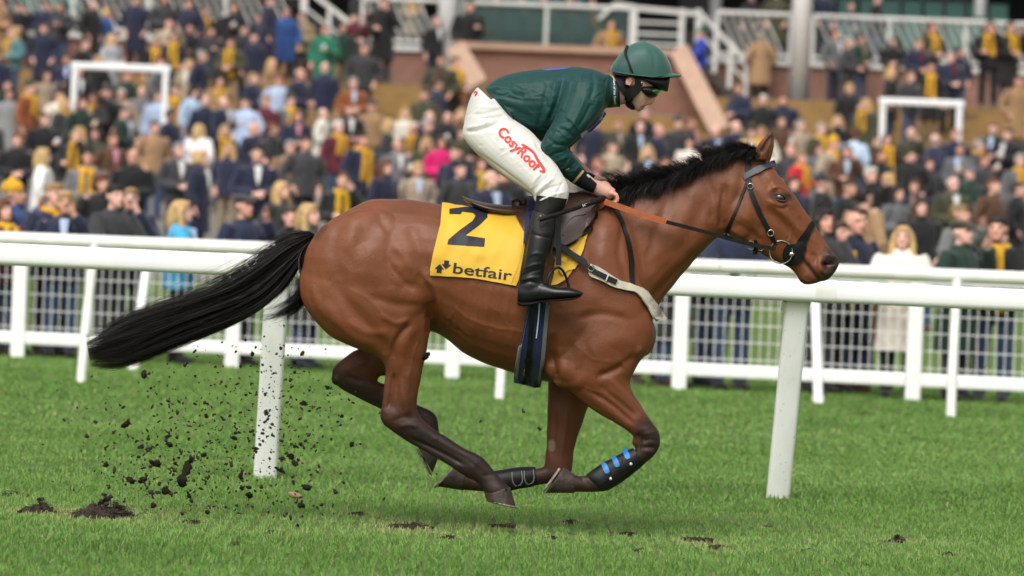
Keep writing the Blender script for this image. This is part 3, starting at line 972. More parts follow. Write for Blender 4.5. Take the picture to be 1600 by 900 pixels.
def hair_mesh(kind):
    if kind == 'short':
        sh = [el((0, .022, 1.678), (.086, .100, .088)), el((0, .05, 1.62), (.078, .07, .06)), el((0, -.045, 1.722), (.07, .055, .035))]
    elif kind == 'bald':
        sh = [el((.068, .035, 1.65), (.022, .055, .04)), el((-.068, .035, 1.65), (.022, .055, .04)), el((0, .085, 1.64), (.06, .025, .045))]
    elif kind == 'long':
        sh = [el((0, .02, 1.680), (.094, .108, .092)), limb([(.075, -.01, 1.68), (.092, .0, 1.58), (.098, -.03, 1.44), (.09, -.07, 1.34)], [.035, .042, .042, .02]), limb([(-.075, -.01, 1.68), (-.092, .0, 1.58), (-.098, -.03, 1.44), (-.09, -.07, 1.34)], [.035, .042, .042, .02]),
              limb([(0, .06, 1.68), (0, .085, 1.55), (0, .09, 1.40)], [.08, .085, .05]), el((0, -.05, 1.732), (.065, .045, .03))]
    elif kind == 'bob':
        sh = [el((0, .02, 1.685), (.098, .112, .095)), el((.072, .01, 1.61), (.04, .07, .06)), el((-.072, .01, 1.61), (.04, .07, .06)), el((0, .06, 1.60), (.085, .06, .075)), el((0, -.055, 1.732), (.07, .045, .035))]
    elif kind == 'flat_cap':
        sh = [el((0, .01, 1.722), (.104, .135, .042), Matrix.Rotation(R(8), 3, 'X')), el((0, -.105, 1.698), (.075, .055, .012), Matrix.Rotation(R(10), 3, 'X')), el((0, .03, 1.69), (.088, .1, .05))]
    else:  # beanie
        sh = [el((0, .015, 1.705), (.094, .112, .088)), el((0, .012, 1.678), (.097, .114, .03)), el((0, .02, 1.80), (.03, .03, .03))]
    me, V, N = fuse('hair', sh, .014, 2, .5)
    V = V + N * (.004 * np.sin(V[:, 0] * 160 + V[:, 2] * 40) * np.sin(V[:, 1] * 90))[:, None]
    me.vertices.foreach_set('co', V.astype(np.float32).ravel()); me.update(); shade(me); me.materials.clear(); me.materials.append(C_HAIR if kind in ('short', 'bald', 'long', 'bob') else C_CLOTH)
    return me
def scarf_mesh(long):
    sh = [limb([(.10, .02, 1.47), (.06, -.10, 1.46), (-.05, -.11, 1.465), (-.10, .02, 1.48), (0, .09, 1.50), (.10, .02, 1.47)], [.034, .036, .036, .034])]
    L = .62 if long else .42
    for s in (-1, 1):
        b = MB()
        V = []
        for j in range(9):
            t = j / 8
            for k in range(7):
                a = (k / 6 - .5)
                V.append((s * (.055 + .015 * t) + a * (.065 + .03 * t), -.165 - .012 * math.sin(t * 6 + s) - .012 * math.cos(a * 9 + t * 3), 1.46 - L * t * (1 if s > 0 else .8)))
        V2 = [(x, y + .02, z) for x, y, z in V]
        n = len(V)
        Fc = [(j * 7 + k, j * 7 + k + 1, (j + 1) * 7 + k + 1, (j + 1) * 7 + k) for j in range(8) for k in range(6)]
        Fc = Fc + [tuple(i + n for i in reversed(f)) for f in Fc]
        rim = [j * 7 for j in range(9)] + [56 + k for k in range(1, 7)] + [j * 7 + 6 for j in range(7, -1, -1)] + [k for k in range(5, 0, -1)]
        Fc += [(a, b_, b_ + n, a + n) for a, b_ in zip(rim, rim[1:] + rim[:1])]
        sh.append((np.array(V + V2), Fc))
    b = MB()
    for V, Fc in sh:
        b.add(V, Fc)
    return b.mesh('scarf', C_CLOTH, True)
def shirt_mesh():
    b = MB().add([(-.045, -.155, 1.46), (.045, -.155, 1.46), (.03, -.178, 1.30), (.0, -.176, 1.18), (-.03, -.178, 1.30)], [(0, 4, 3, 2, 1)])
    b.add([(-.045, -.10, 1.47), (.045, -.10, 1.47), (.03, -.10, 1.30), (.0, -.10, 1.18), (-.03, -.10, 1.30)], [(0, 1, 2, 3, 4)])
    b.f += [(0, 1, 6, 5), (1, 2, 7, 6), (2, 3, 8, 7), (3, 4, 9, 8), (4, 0, 5, 9)]
    return b.mesh('shirt', C_CLOTH, False)
def cup_mesh():
    b = MB().tube([(.10, -.36, 1.19), (.10, -.36, 1.30)], [.030, .040], 12)
    return b.mesh('paper_cup', C_CLOTH, True)
BODY = {p: body_mesh(p) for p in POSES}
COAT_ = {(p, k): coat_mesh(p, k, i * 1.3 + (k == 'long')) for i, p in enumerate(POSES) for k in ('jacket', 'long')}
TROU, SHOE_M = trousers_mesh(), shoe_mesh()
HAIR_ = {k: hair_mesh(k) for k in ('short', 'bald', 'long', 'bob', 'flat_cap', 'beanie')}
SCARF = {True: scarf_mesh(True), False: scarf_mesh(False)}
SHIRT, CUP = shirt_mesh(), cup_mesh()

CC = {'navy': (.014, .018, .042), 'black': (.010, .010, .011), 'charcoal': (.035, .035, .038), 'grey': (.13, .13, .135), 'pale grey': (.42, .42, .45), 'olive': (.045, .044, .022), 'dark green': (.012, .032, .022),
      'brown': (.10, .045, .022), 'rust': (.26, .075, .022), 'tan': (.30, .18, .09), 'beige': (.36, .28, .20), 'cream': (.66, .60, .52), 'white': (.72, .70, .68), 'maroon': (.10, .014, .024), 'red': (.48, .02, .03),
      'magenta': (.58, .010, .13), 'royal blue': (.018, .045, .33), 'blue': (.022, .065, .21), 'light blue': (.06, .36, .62), 'teal': (.07, .17, .19), 'green': (.01, .13, .07), 'pink': (.62, .25, .33), 'patterned': (.25, .25, .25), 'yellow': (.60, .32, .018), 'sky': (.45, .55, .72), 'khaki': (.22, .17, .10), 'denim': (.035, .06, .12)}
HC = {'brown': (.055, .028, .014), 'dark': (.014, .010, .008), 'blond': (.46, .30, .13), 'grey': (.30, .28, .26), 'white': (.58, .55, .50), 'auburn': (.12, .04, .015), 'fair': (.26, .16, .07)}
SK = [(.66, .37, .28), (.70, .41, .32), (.60, .32, .235), (.72, .43, .35), (.30, .15, .10)]
rng = random.Random(77)
PEOPLE = []
def P_(px, py, coat, hair='brown', style='short', scarf=0, pose=None, kind=None, shirt=None, legs=None, turn=None, skin=None, hat=None):
    PEOPLE.append(dict(px=px, py=py, coat=coat, hair=hair, style=style, scarf=scarf, pose=pose, kind=kind, shirt=shirt, legs=legs, turn=turn, skin=skin, hat=hat))
# (picture column, picture row of the crown, coat, hair, ...): the people one can make out
for a in [
    (22, 38, 'teal', 'blond', 'long', 2, 'clasped'), (69, 37, 'navy', 'auburn', 'short', 0, 'pockets'), (32, 5, 'black', 'dark'), (72, 2, 'navy', 'brown'), (96, 2, 'charcoal', 'dark', 'long'), (145, -2, 'black', 'grey', 'short', 0, 'pockets', 'long'),
    (168, 14, 'blue', 'blond', 'bob', 0, 'holding', 'long'), (133, 56, 'black', 'dark', 'short', 0, 'clasped'), (176, 56, 'pale grey', 'blond', 'long', 0, 'clasped', 'long'), (264, 26, 'beige', 'brown', 'short', 0, 'raised'), (244, 60, 'black', 'fair', 'long', 2, 'holding'), (272, 62, 'charcoal', 'brown', 'long', 2),
    (296, -2, 'navy', 'brown'), (320, 10, 'black', 'brown', 'long', 2), (298, 36, 'black', 'dark', 'short', 0, 'clasped'), (332, 40, 'charcoal', 'dark', 'bob', 0, 'holding'), (366, 4, 'black', 'auburn', 'short', 0, 'holding'), (362, 58, 'olive', 'brown', 'long', 2, 'clasped', 'jacket', None, 'khaki'),
    (380, 38, 'charcoal', 'dark'), (397, 50, 'navy', 'brown', 'short', 0, 'standing', 'jacket', None, 'khaki'), (316, 78, 'navy', 'grey', 'short', 0, 'pockets', 'long', None, None, 70), (46, 126, 'rust', 'grey', 'beanie', 1, 'standing', 'long'), (15, 156, 'patterned', 'dark', 'long', 0, 'pockets', 'long'),
    (70, 176, 'black', 'dark', 'short', 0, 'holding', 'jacket', None, 'black'), (94, 138, 'cream', 'brown', 'short', 0, 'standing'), (148, 144, 'charcoal', 'brown', 'long', 1, 'holding', None, 'white'), (124, 198, 'black', 'blond', 'long', 2, 'raised'), (177, 207, 'brown', 'auburn', 'short', 0, 'pockets', 'jacket', 'pink', 'charcoal', 30),
    (190, 138, 'beige', 'white', 'short'), (222, 132, 'grey', 'white', 'bald'), (248, 146, 'sky', 'brown', 'short'), (193, 163, 'dark green', 'dark', 'short', 0, 'clasped', 'jacket', 'sky'), (268, 170, 'navy', 'dark', 'short', 0, None, None, None, None, None, 4), (242, 188, 'tan', 'brown', 'short', 0, 'pockets', 'jacket', None, 'denim'), (312, 194, 'white', 'blond', 'long', 0, 'pockets', 'jacket', None, 'denim', 150),
    (280, 222, 'charcoal', 'grey', 'short', 0, 'clasped', 'jacket', 'white', 'charcoal', 25), (352, 194, 'black', 'blond', 'long', 2, 'standing', 'long'), (322, 152, 'navy', 'grey', 'bald', 0, 'standing'), (350, 150, 'navy', 'white', 'bald', 0, None, 'jacket', 'white'), (385, 148, 'sky', 'brown'), (396, 190, 'navy', 'white', 'bald', 0, 'clasped', 'jacket', None, 'denim'),
    (6, 312, 'maroon', 'auburn', 'long', 1, 'leaning'), (22, 284, 'blue', 'yellow', 'beanie', 0, 'raised'), (103, 299, 'navy', 'blond', 'bob', 0, 'raised', 'jacket', 'sky'), (86, 285, 'navy', 'fair', 'short', 1, 'clasped'), (180, 288, 'charcoal', 'dark', 'short', 0, 'leaning', None, None, None, 40), (205, 292, 'navy', 'fair', 'short', 0, 'raised'),
    (285, 313, 'light blue', 'blond', 'long', 0, 'leaning', None, 'sky'), (382, 304, 'navy', 'grey', 'flat_cap', 0, 'raised', None, None, None, 45), (484, 318, 'charcoal', 'blond', 'long', 0, 'leaning', None, None, None, 60), (455, 322, 'black', 'brown', 'short', 0, 'leaning'),
    (405, 20, 'navy', 'dark'), (448, 12, 'blue', 'grey', 'short', 0, 'standing', 'long'), (473, 18, 'khaki', 'brown', 'short', 0, 'clasped', 'jacket', None, 'black'), (508, 42, 'green', 'auburn', 'short', 0, 'holding'), (537, 38, 'dark green', 'brown', 'short', 0, 'standing', 'jacket', None, 'khaki'), (552, 32, 'maroon', 'dark'), (570, 70, 'charcoal', 'brown', 'short', 0, 'pockets'),
    (470, 104, 'navy', 'grey', 'bald', 0, 'clasped'), (508, 95, 'navy', 'white', 'bald', 0, 'standing'), (553, 122, 'rust', 'grey', 'short', 0, 'clasped', 'jacket', 'sky'), (455, 148, 'grey', 'fair', 'beanie', 1), (682, 28, 'black', 'grey', 'short', 0, 'standing', 'jacket', 'white', 'navy'), (690, 82, 'olive', 'brown', 'short', 0, 'pockets', None, 'maroon'), (712, 84, 'charcoal', 'brown', 'short', 2, 'clasped'),
    (664, 144, 'olive', 'brown', 'short'), (683, 122, 'navy', 'brown'), (634, 170, 'cream', 'blond', 'long'), (672, 176, 'navy', 'white', 'bald'), (700, 174, 'black', 'grey', 'bald'), (400, 190, 'navy', 'grey', 'bald'), (416, 164, 'maroon', 'fair'), (465, 178, 'navy', 'auburn', 'long', 0, 'clasped', 'long', 'pink', 'denim'),
    (530, 188, 'maroon', 'white', 'short', 1, 'standing', 'jacket', None, 'denim'), (505, 168, 'cream', 'grey', 'bald'), (566, 206, 'navy', 'dark', 'short', 2, 'holding', 'jacket', None, 'navy'), (622, 216, 'grey', 'white', 'bald', 0, 'holding', 'jacket', 'white', 'black'), (646, 192, 'charcoal', 'grey', 'bald', 1), (668, 186, 'black', 'grey', 'short', 0, 'pockets'),
    (690, 212, 'magenta', 'brown', 'bob', 0, 'clasped', 'jacket', None, 'black'), (714, 226, 'navy', 'brown', 'short', 0, 'standing', 'long'), (768, 266, 'navy', 'white', 'bald', 0, 'leaning', None, 'sky'), (752, 246, 'dark green', 'auburn', 'long', 2), (966, 186, 'olive', 'fair', 'short', 0, 'pockets', 'jacket', 'beige'), (1008, 170, 'black', 'grey', 'short'), (1030, 194, 'navy', 'grey', 'bald'), (1060, 186, 'charcoal', 'brown', 'beanie'),
    (1096, 44, 'royal blue', 'green', 'beanie', 0, 'clasped', 'jacket', None, 'denim'), (1156, 128, 'navy', 'auburn', 'short', 0, 'clasped'), (1190, 50, 'tan', 'grey', 'short', 0, 'pockets', 'long', None, 'black', 200), (1150, 188, 'navy', 'white', 'bald'), (1190, 198, 'cream', 'fair', 'long', 1), (1118, 196, 'navy', 'grey', 'bald', 0, None, None, 'sky'),
    (1306, 46, 'grey', 'auburn', 'short', 0, 'pockets', 'jacket', 'white', 'navy'), (1346, 54, 'dark green', 'auburn', 'short', 0, 'clasped', 'jacket', 'khaki', 'denim'), (1326, 58, 'charcoal', 'grey', 'short', 0, 'clasped'), (1396, 58, 'black', 'dark', 'long', 0, 'clasped'), (1437, 60, 'navy', 'fair', 'short', 0, 'clasped', 'jacket', 'maroon'), (1457, 34, 'olive', 'auburn', 'long', 1, 'clasped'),
    (1394, 106, 'black', 'blond', 'long', 0, 'standing', 'long'), (1424, 108, 'charcoal', 'fair', 'short', 0, 'clasped'), (1456, 96, 'black', 'brown', 'short', 2, 'standing', 'long'), (1486, 78, 'navy', 'grey', 'short', 0, 'clasped', 'jacket', 'maroon'), (1500, 74, 'navy', 'dark', 'long'), (1300, 16, 'maroon', 'dark'), (1330, 2, 'charcoal', 'brown', 'short', 0, 'clasped'), (1548, 30, 'black', 'brown', 'long', 1), (1580, 28, 'black', 'brown', 'short', 1), (1592, 118, 'tan', 'brown', 'short', 0, 'pockets', 'long'),
    (1252, 236, 'red', 'fair', 'short', 1), (1236, 226, 'charcoal', 'grey', 'bald'), (1336, 200, 'sky', 'auburn', 'short', 0, 'standing', 'jacket', None, None, 170), (1303, 214, 'beige', 'yellow', 'beanie', 1), (1386, 206, 'black', 'brown', 'long', 2, 'standing', None, None, None, 20), (1424, 204, 'olive', 'white', 'bald', 0, 'raised'), (1462, 208, 'navy', 'grey', 'bald', 0, 'pockets', None, None, None, 120),
    (1426, 234, 'black', 'dark', 'short', 0, 'pockets', 'long'), (1490, 276, 'olive', 'white', 'bald', 0, 'clasped', None, 'white'), (1515, 260, 'dark green', 'fair', 'flat_cap', 0, 'clasped'), (1553, 278, 'brown', 'auburn', 'short', 0, 'pockets'), (1592, 284, 'black', 'dark', 'short', 0, 'pockets', None, None, None, 70), (1285, 272, 'black', 'grey', 'beanie', 0, 'leaning', None, None, None, 100), (1326, 280, 'black', 'brown', 'short', 0, 'clasped', None, None, None, 60), (1352, 292, 'tan', 'dark', 'short', 0, 'standing', None, None, None, 130), (1390, 272, 'cream', 'blond', 'bob', 0, None, None, None, None, 130), (1402, 290, 'grey', 'dark', 'long'),
    (1288, 326, 'charcoal', 'dark', 'long', 0, 'leaning', None, None, None, 30), (1308, 344, 'grey', 'brown', 'short', 2, 'leaning'), (1336, 328, 'navy', 'fair', 'bald', 0, 'leaning', None, None, None, 40), (1412, 353, 'cream', 'blond', 'long', 0, 'leaning', 'long', None, 'black', -10), (1504, 344, 'dark green', 'olive', 'flat_cap', 0, 'raised', None, None, None, 50), (1560, 337, 'black', 'dark', 'short', 2, 'leaning', None, None, 'denim'), (1500, 318, 'grey', 'fair', 'short', 0, 'raised'), (1530, 212, 'charcoal', 'grey', 'short', 1), (1576, 206, 'black', 'dark', 'short', 0, None, None, 'white'), (1345, 322, 'tan', 'brown', 'short', 0, None, 'long'), (1440, 310, 'black', 'brown', 'long', 0, 'pockets', 'long'),
    (1150, 322, 'navy', 'dark', 'short', 0, 'leaning'), (1110, 330, 'navy', 'brown', 'short', 0, 'leaning', None, None, 'denim'), (1060, 330, 'charcoal', 'grey', 'short', 0, 'leaning'), (1020, 330, 'brown', 'brown', 'long', 0, 'leaning'),
    (0, -6, 'tan', 'blond', 'long'), (215, -8, 'navy', 'brown'), (258, -12, 'charcoal', 'grey'), (420, -8, 'navy', 'brown'), (560, -14, 'charcoal', 'brown'), (600, -10, 'black', 'dark'), (645, -12, 'khaki', 'brown', 'long', 1), (735, -8, 'black', 'dark'), (775, -12, 'brown', 'grey'), (815, -6, 'navy', 'fair'), (850, -10, 'black', 'auburn'), (890, -8, 'maroon', 'brown'), (925, -4, 'charcoal', 'dark', 'long', 2), (955, 30, 'tan', 'brown', 'long', 2), (1175, -14, 'black', 'dark'), (1215, -18, 'olive', 'brown'), (1290, -20, 'navy', 'grey'), (1370, -10, 'black', 'brown', 'short', 0, 'clasped')]:
    P_(*a)
# the rest of the crowd fills the lawn between them
fill_coats = ['navy'] * 12 + ['black'] * 11 + ['charcoal'] * 7 + ['olive'] * 3 + ['dark green'] * 2 + ['brown'] * 3 + ['maroon', 'tan', 'tan', 'beige', 'grey', 'grey', 'pale grey', 'cream', 'white', 'khaki', 'sky', 'rust', 'red']
midy = lambda px, py: py - .0393 * (px - 800)
cand = []
for row, my in enumerate((168, 180, 193, 207, 222, 238, 256, 277, 298, 112, 132, 150)):
    stp = (34, 36, 38, 42, 46, 52, 60, 74, 96, 46, 42, 38)[row]
    x = -40 + rng.uniform(0, stp)
    while x < 1650:
        cand.append((x + rng.uniform(-7, 7), my + .0393 * (x - 800) + rng.uniform(-5, 5))); x += stp * rng.uniform(.8, 1.25)
for px, py in cand:
    m_ = midy(px, py)
    if any(abs(px - p['px']) < 19 and -24 < py - p['py'] < 26 for p in PEOPLE):
        continue
    if m_ < 160 and (560 < px < 1140 or (px > 1140 and rng.random() < .62)): continue
    # not where horse and rider hide them
    if 800 < px < 930 and py > 150: continue
    if m_ > 292 and px > 1180: continue
    if 560 < px < 1010 and m_ > 268: continue
    if 1005 < px < 1200 and m_ > 275: continue
    if px < 560 and m_ > 232 and rng.random() < .6: continue
    if px < 560 and 200 < m_ <= 232 and rng.random() < .25: continue
    if m_ < 160 and rng.random() < .3: continue
    if m_ > 262 and rng.random() < .45: continue
    woman = rng.random() < .42
    hair = rng.choice(['brown', 'dark', 'grey', 'white', 'fair', 'auburn'] if not woman else ['blond', 'brown', 'dark', 'auburn', 'blond'])
    style = rng.choice(['long', 'long', 'bob']) if woman else rng.choice(['short', 'short', 'short', 'bald', 'flat_cap', 'beanie'] if hair in ('grey', 'white') else ['short', 'short', 'short', 'short', 'flat_cap'])
    P_(px, py, rng.choice(fill_coats), hair, style, (rng.choice([1, 2]) if rng.random() < .11 else 0), None, None, rng.choice(['white', 'sky', 'pink']) if rng.random() < .25 else None)

def solve_Y(px, py, h):
    """distance at which a person of height h standing on the ground has the crown at (px, py)"""
    best = None
    for Y in np.arange(43.2, WALL_Y + 3, .3):
        z = W(px, py, Y)[2]; e = abs(z - floor_z(Y) - h)
        if CON_Y + 3.0 < Y < WALL_Y + .6: continue
        if best is None or e < best[0]: best = (e, Y, z - floor_z(Y))
    return best
placed = []
for p in PEOPLE:
    h = rng.uniform(1.62, 1.82) if p['style'] not in ('long', 'bob') else rng.uniform(1.55, 1.70)
    e, Y, hh = solve_Y(p['px'], p['py'], h)
    x = float(W(p['px'], p['py'], 41)[0])
    fy = FA[1] + (FB[1] - FA[1]) * (x - FA[0]) / (FB[0] - FA[0])
    if midy(p['px'], p['py']) > 299 and float(W(p['px'], p['py'], fy + .5)[2]) < 1.86: Y, h = fy + .40 + rng.uniform(0, .35), None
    elif Y < 44.5 and hh < h: Y, h = fy + .5 + rng.uniform(0, .5), None
    if h is None:
        h = max(1.40, float(W(p['px'], p['py'], Y)[2]))
    elif e > .08:
        h = min(1.95, max(1.45, hh))
    x = float(W(p['px'], p['py'], Y)[0])
    # nobody stands inside the next person
    for q in placed:
        if abs(q['x'] - x) < .42 and abs(q['Y'] - Y) < .38:
            Y += .45
    # keep the front row behind the wire
    fy = FA[1] + (FB[1] - FA[1]) * (x - FA[0]) / (FB[0] - FA[0])
    Y = max(Y, fy + .38) if Y < 46 else Y
    x = float(W(p['px'], p['py'], Y)[0])
    p.update(x=x, Y=Y, h=h); placed.append(p)

def place_name(p):
    m = midy(p['px'], p['py'])
    if p['Y'] > WALL_Y: return 'on the upper deck'
    if p['Y'] > CON_Y - .1: return 'on the concourse'
    if p['Y'] > STEP_Y0: return 'on the steps'
    side = 'at far left' if p['px'] < 250 else 'above the tail' if p['px'] < 480 else 'above the rump' if p['px'] < 800 else 'behind the mane' if p['px'] < 1180 else 'above the horse nose' if p['px'] < 1400 else 'at far right'
    return ('at the fence ' if p['Y'] < 47 else 'on the lawn ') + side
def describe(p):
    hd = {'flat_cap': 'flat cap', 'beanie': 'woolly hat', 'bald': 'balding', 'long': f"long {p['hair']} hair", 'bob': f"{p['hair']} bob", 'short': f"short {p['hair']} hair"}[p['style']]
    kd = 'long coat' if p['kd'] == 'long' else 'jacket'
    return f"{p['coat']} {kd}, {hd}" + (', yellow scarf' if p['scarf'] else '')
GRP = {'on the upper deck': 'people on the upper deck', 'on the concourse': 'people on the concourse', 'on the steps': 'people on the terrace steps'}
for p in placed:
    p['kd'] = p['kind'] or rng.choice(['jacket', 'jacket', 'long'])
    p['ps'] = p['pose'] or rng.choice(['standing', 'holding', 'clasped', 'pockets', 'pockets', 'raised'])
    p['base'] = f"person {place_name(p)}: {describe(p)}"
    if len(p['base'].split()) > 12: p['base'] = p['base'].replace('short ', '').replace('long coat', 'coat')
from collections import defaultdict
same = defaultdict(list)
for p in placed:
    same[p['base']].append(p)
for b, L_ in same.items():
    L_.sort(key=lambda p: p['px'])
    for i, p in enumerate(L_):
        p['label'] = b if len(L_) == 1 else b + ', ' + (('left one', 'right one')[i] if len(L_) == 2 else ordn[i] + ' from left')
def kid(name, me, parent, color):
    o = bpy.data.objects.new(name, me); o.color = (*color, 1); o.parent = parent; COL.objects.link(o); return o
for p in placed:
    s = p['h'] / 1.76
    o = bpy.data.objects.new('person', BODY[p['ps']]); COL.objects.link(o)
    tag(o, p['label'], 'person', GRP.get(place_name(p), 'crowd at the fence' if p['Y'] < 47 else 'crowd on the lawn'))
    o.location = (p['x'], p['Y'], floor_z(p['Y']) - .003)
    turn = p['turn'] if p['turn'] is not None else rng.gauss(18, 32)
    o.rotation_euler = (0, 0, R(turn))
    o.scale = (s * rng.uniform(.97, 1.12), s * rng.uniform(.97, 1.1), s)
    o.color = (*(SK[p['skin']] if p['skin'] is not None else rng.choice(SK[:4])), 1)
    def j(c):
        k = rng.uniform(.85, 1.18)
        return tuple(v * k * rng.uniform(.97, 1.03) for v in c)
    kid('coat', COAT_[(p['ps'], p['kd'])], o, j(CC[p['coat']]))
    lg = p['legs'] or rng.choice(['navy', 'black', 'charcoal', 'denim', 'denim', 'khaki'])
    kid('trousers', TROU, o, j(CC[lg])); kid('shoes', SHOE_M, o, rng.choice([(.012, .01, .01), (.05, .025, .012), (.02, .02, .02)]))
    hat = p['style'] in ('flat_cap', 'beanie')
    hcol = (CC['yellow'] if p['hair'] == 'yellow' else CC['green'] if p['hair'] == 'green' else CC['olive'] if p['hair'] == 'olive' else rng.choice([CC['charcoal'], CC['grey'], CC['olive']]) if hat else j(HC[p['hair']]))
    kid('hat' if hat else 'hair', HAIR_[p['style']], o, hcol)
    if p['scarf']: kid('scarf', SCARF[p['scarf'] == 2], o, j(CC['yellow']))
    if p['shirt']: kid('shirt', SHIRT, o, CC[p['shirt']])
    if p['ps'] == 'holding' and rng.random() < .7: kid('paper_cup', CUP, o, rng.choice([(.7, .7, .68), (.6, .5, .3), (.72, .72, .72)]))
print('people', len(placed))
# ================================================================ the horse
# ---- the trunk: top and bottom of each section, half width
TRUNK = [(498, 366, 488, 412, .07), (512, 352, 500, 455, .15), (540, 330, 540, 495, .225, 0, -.05), (580, 312, 585, 512, .265, 0, -.05),
         (630, 311, 635, 518, .285, 0, -.02), (680, 318, 682, 520, .28, 0, .05, 2.1), (730, 328, 733, 557, .292, 0, .04, 2.15),
         (790, 334, 790, 579, .305, 0, .0, 2.15), (850, 322, 845, 594, .295, 0, -.08, 2.1), (900, 305, 890, 600, .262, 0, -.22),
         (945, 298, 940, 590, .225, 0, -.28), (985, 318, 985, 574, .19, 0, -.1), (1010, 380, 1008, 552, .14, 0, 0), (1022, 440, 1018, 525, .08)]
NECK = [(930, 305, 945, 560, .15, 0, -.2), (965, 297, 1000, 520, .15, 0, -.2), (1000, 291, 1032, 472, .13, 0, -.22), (1040, 284, 1062, 434, .108, 0, -.24),
        (1080, 267, 1092, 400, .094, 0, -.22), (1120, 250, 1116, 376, .086, 0, -.15), (1152, 240, 1136, 362, .08), (1178, 244, 1158, 345, .06)]
HEAD = [(1152, 241, 1140, 340, .06), (1176, 240, 1137, 362, .078), (1196, 250, 1145, 371, .092, 0, .0, 2.2), (1210, 264, 1160, 378, .098, 0, .06, 2.3),
        (1225, 284, 1180, 390, .09, 0, .12, 2.4), (1242, 305, 1200, 403, .075, 0, .12, 2.4), (1258, 329, 1218, 411, .064, 0, .1, 2.3),
        (1274, 353, 1233, 418, .055, 0, .06, 2.2), (1289, 376, 1243, 429, .051, 0, .05, 2.2), (1302, 395, 1250, 441, .053, 0, .08, 2.3),
        (1309, 407, 1262, 445, .048, 0, .05), (1309, 419, 1281, 441, .037), (1302, 429, 1294, 437, .018)]
THIGH = [(508, 375, 640, 335, .085, -.11), (472, 425, 668, 395, .115, -.145), (477, 475, 677, 455, .12, -.165), (520, 525, 674, 505, .1, -.165)]
SHANK_N = [(596, 560, 668, 545, .066, -.155), (602, 596, 659, 590, .05, -.15), (598, 630, 653, 628, .041, -.15), (597, 655, 657, 647, .041, -.15),
           (622, 678, 674, 664, .035, -.15), (655, 697, 697, 679, .028, -.15), (693, 719, 725, 697, .028, -.15), (724, 739, 754, 712, .036, -.15),
           (748, 753, 776, 737, .029, -.15), (757, 766, 794, 756, .04, -.15), (760, 772, 799, 763, .041, -.15)]
THIGH_F = [(508, 375, 640, 335, .085, .11), (474, 425, 668, 395, .115, .145), (485, 470, 677, 455, .12, .165), (530, 510, 674, 515, .1, .165),
           (568, 539, 625, 583, .058, .155), (545, 553, 594, 589, .045, .15), (516, 580, 588, 598, .04, .15), (528, 607, 597, 601, .036, .15),
           (572, 631, 620, 612, .028, .15), (622, 656, 648, 632, .028, .15), (652, 676, 680, 650, .034, .15), (653, 689, 686, 678, .031, .15), (652, 697, 689, 704, .037, .15), (652, 700, 689, 709, .037, .15)]
SHOULDER = [(915, 335, 950, 328, .02, -.09), (903, 365, 968, 352, .05, -.135), (885, 420, 988, 405, .075, -.155), (868, 500, 1014, 480, .085, -.165), (858, 562, 1018, 532, .09, -.165), (866, 598, 992, 574, .08, -.165)]
ARM_N = [(890, 609, 984, 600, .068, -.165), (920, 635, 1002, 634, .054, -.16), (957, 657, 1018, 657, .044, -.16), (987, 678, 1028, 674, .042, -.16), (991, 697, 1028, 698, .04, -.16),
         (985, 704, 1008, 720, .034, -.16), (955, 717, 975, 743, .026, -.16), (922, 737, 946, 762, .032, -.16), (907, 741, 922, 766, .03, -.16), (897, 739, 898, 766, .036, -.16), (893, 738, 892, 766, .037, -.16)]
ARM_F = [(860, 540, 985, 530, .085, .165), (857, 600, 935, 606, .066, .165), (855, 655, 912, 662, .05, .16), (854, 700, 898, 704, .043, .16), (851, 728, 896, 726, .042, .16),
         (847, 733, 886, 752, .038, .16), (832, 735, 842, 761, .031, .16), (795, 737, 800, 769, .028, .16), (766, 740, 769, 771, .033, .16), (742, 746, 745, 771, .029, .16), (728, 741, 722, 769, .036, .16), (726, 740, 718, 769, .037, .16)]

def ear(px, py, dy, tip, lean):
    return [(1176 + px, 250 + py, 1199 + px, 252 + py, .03, dy), (1178 + px, 238 + py, 1203 + px, 238 + py, .036, dy - lean * .2), (1185 + px, 224 + py, 1206 + px, 226 + py, .031, dy - lean * .6),
            (1195 + px, 212 + py, 1207 + px, 215 + py, .019, dy - lean * .9), (1204 + px, 205 + py, 1207 + px, 206 + py, .005, dy - lean)]

def ellip(px, py, dy, rx, ry, rz, ang=0):
    b = MB()
    rot = Matrix.Rotation(R(ang), 3, 'Y')
    b.ball(PP(px, py, dy), (rx, ry, rz), 24, 16, rot)
    return np.array(b.v), b.f

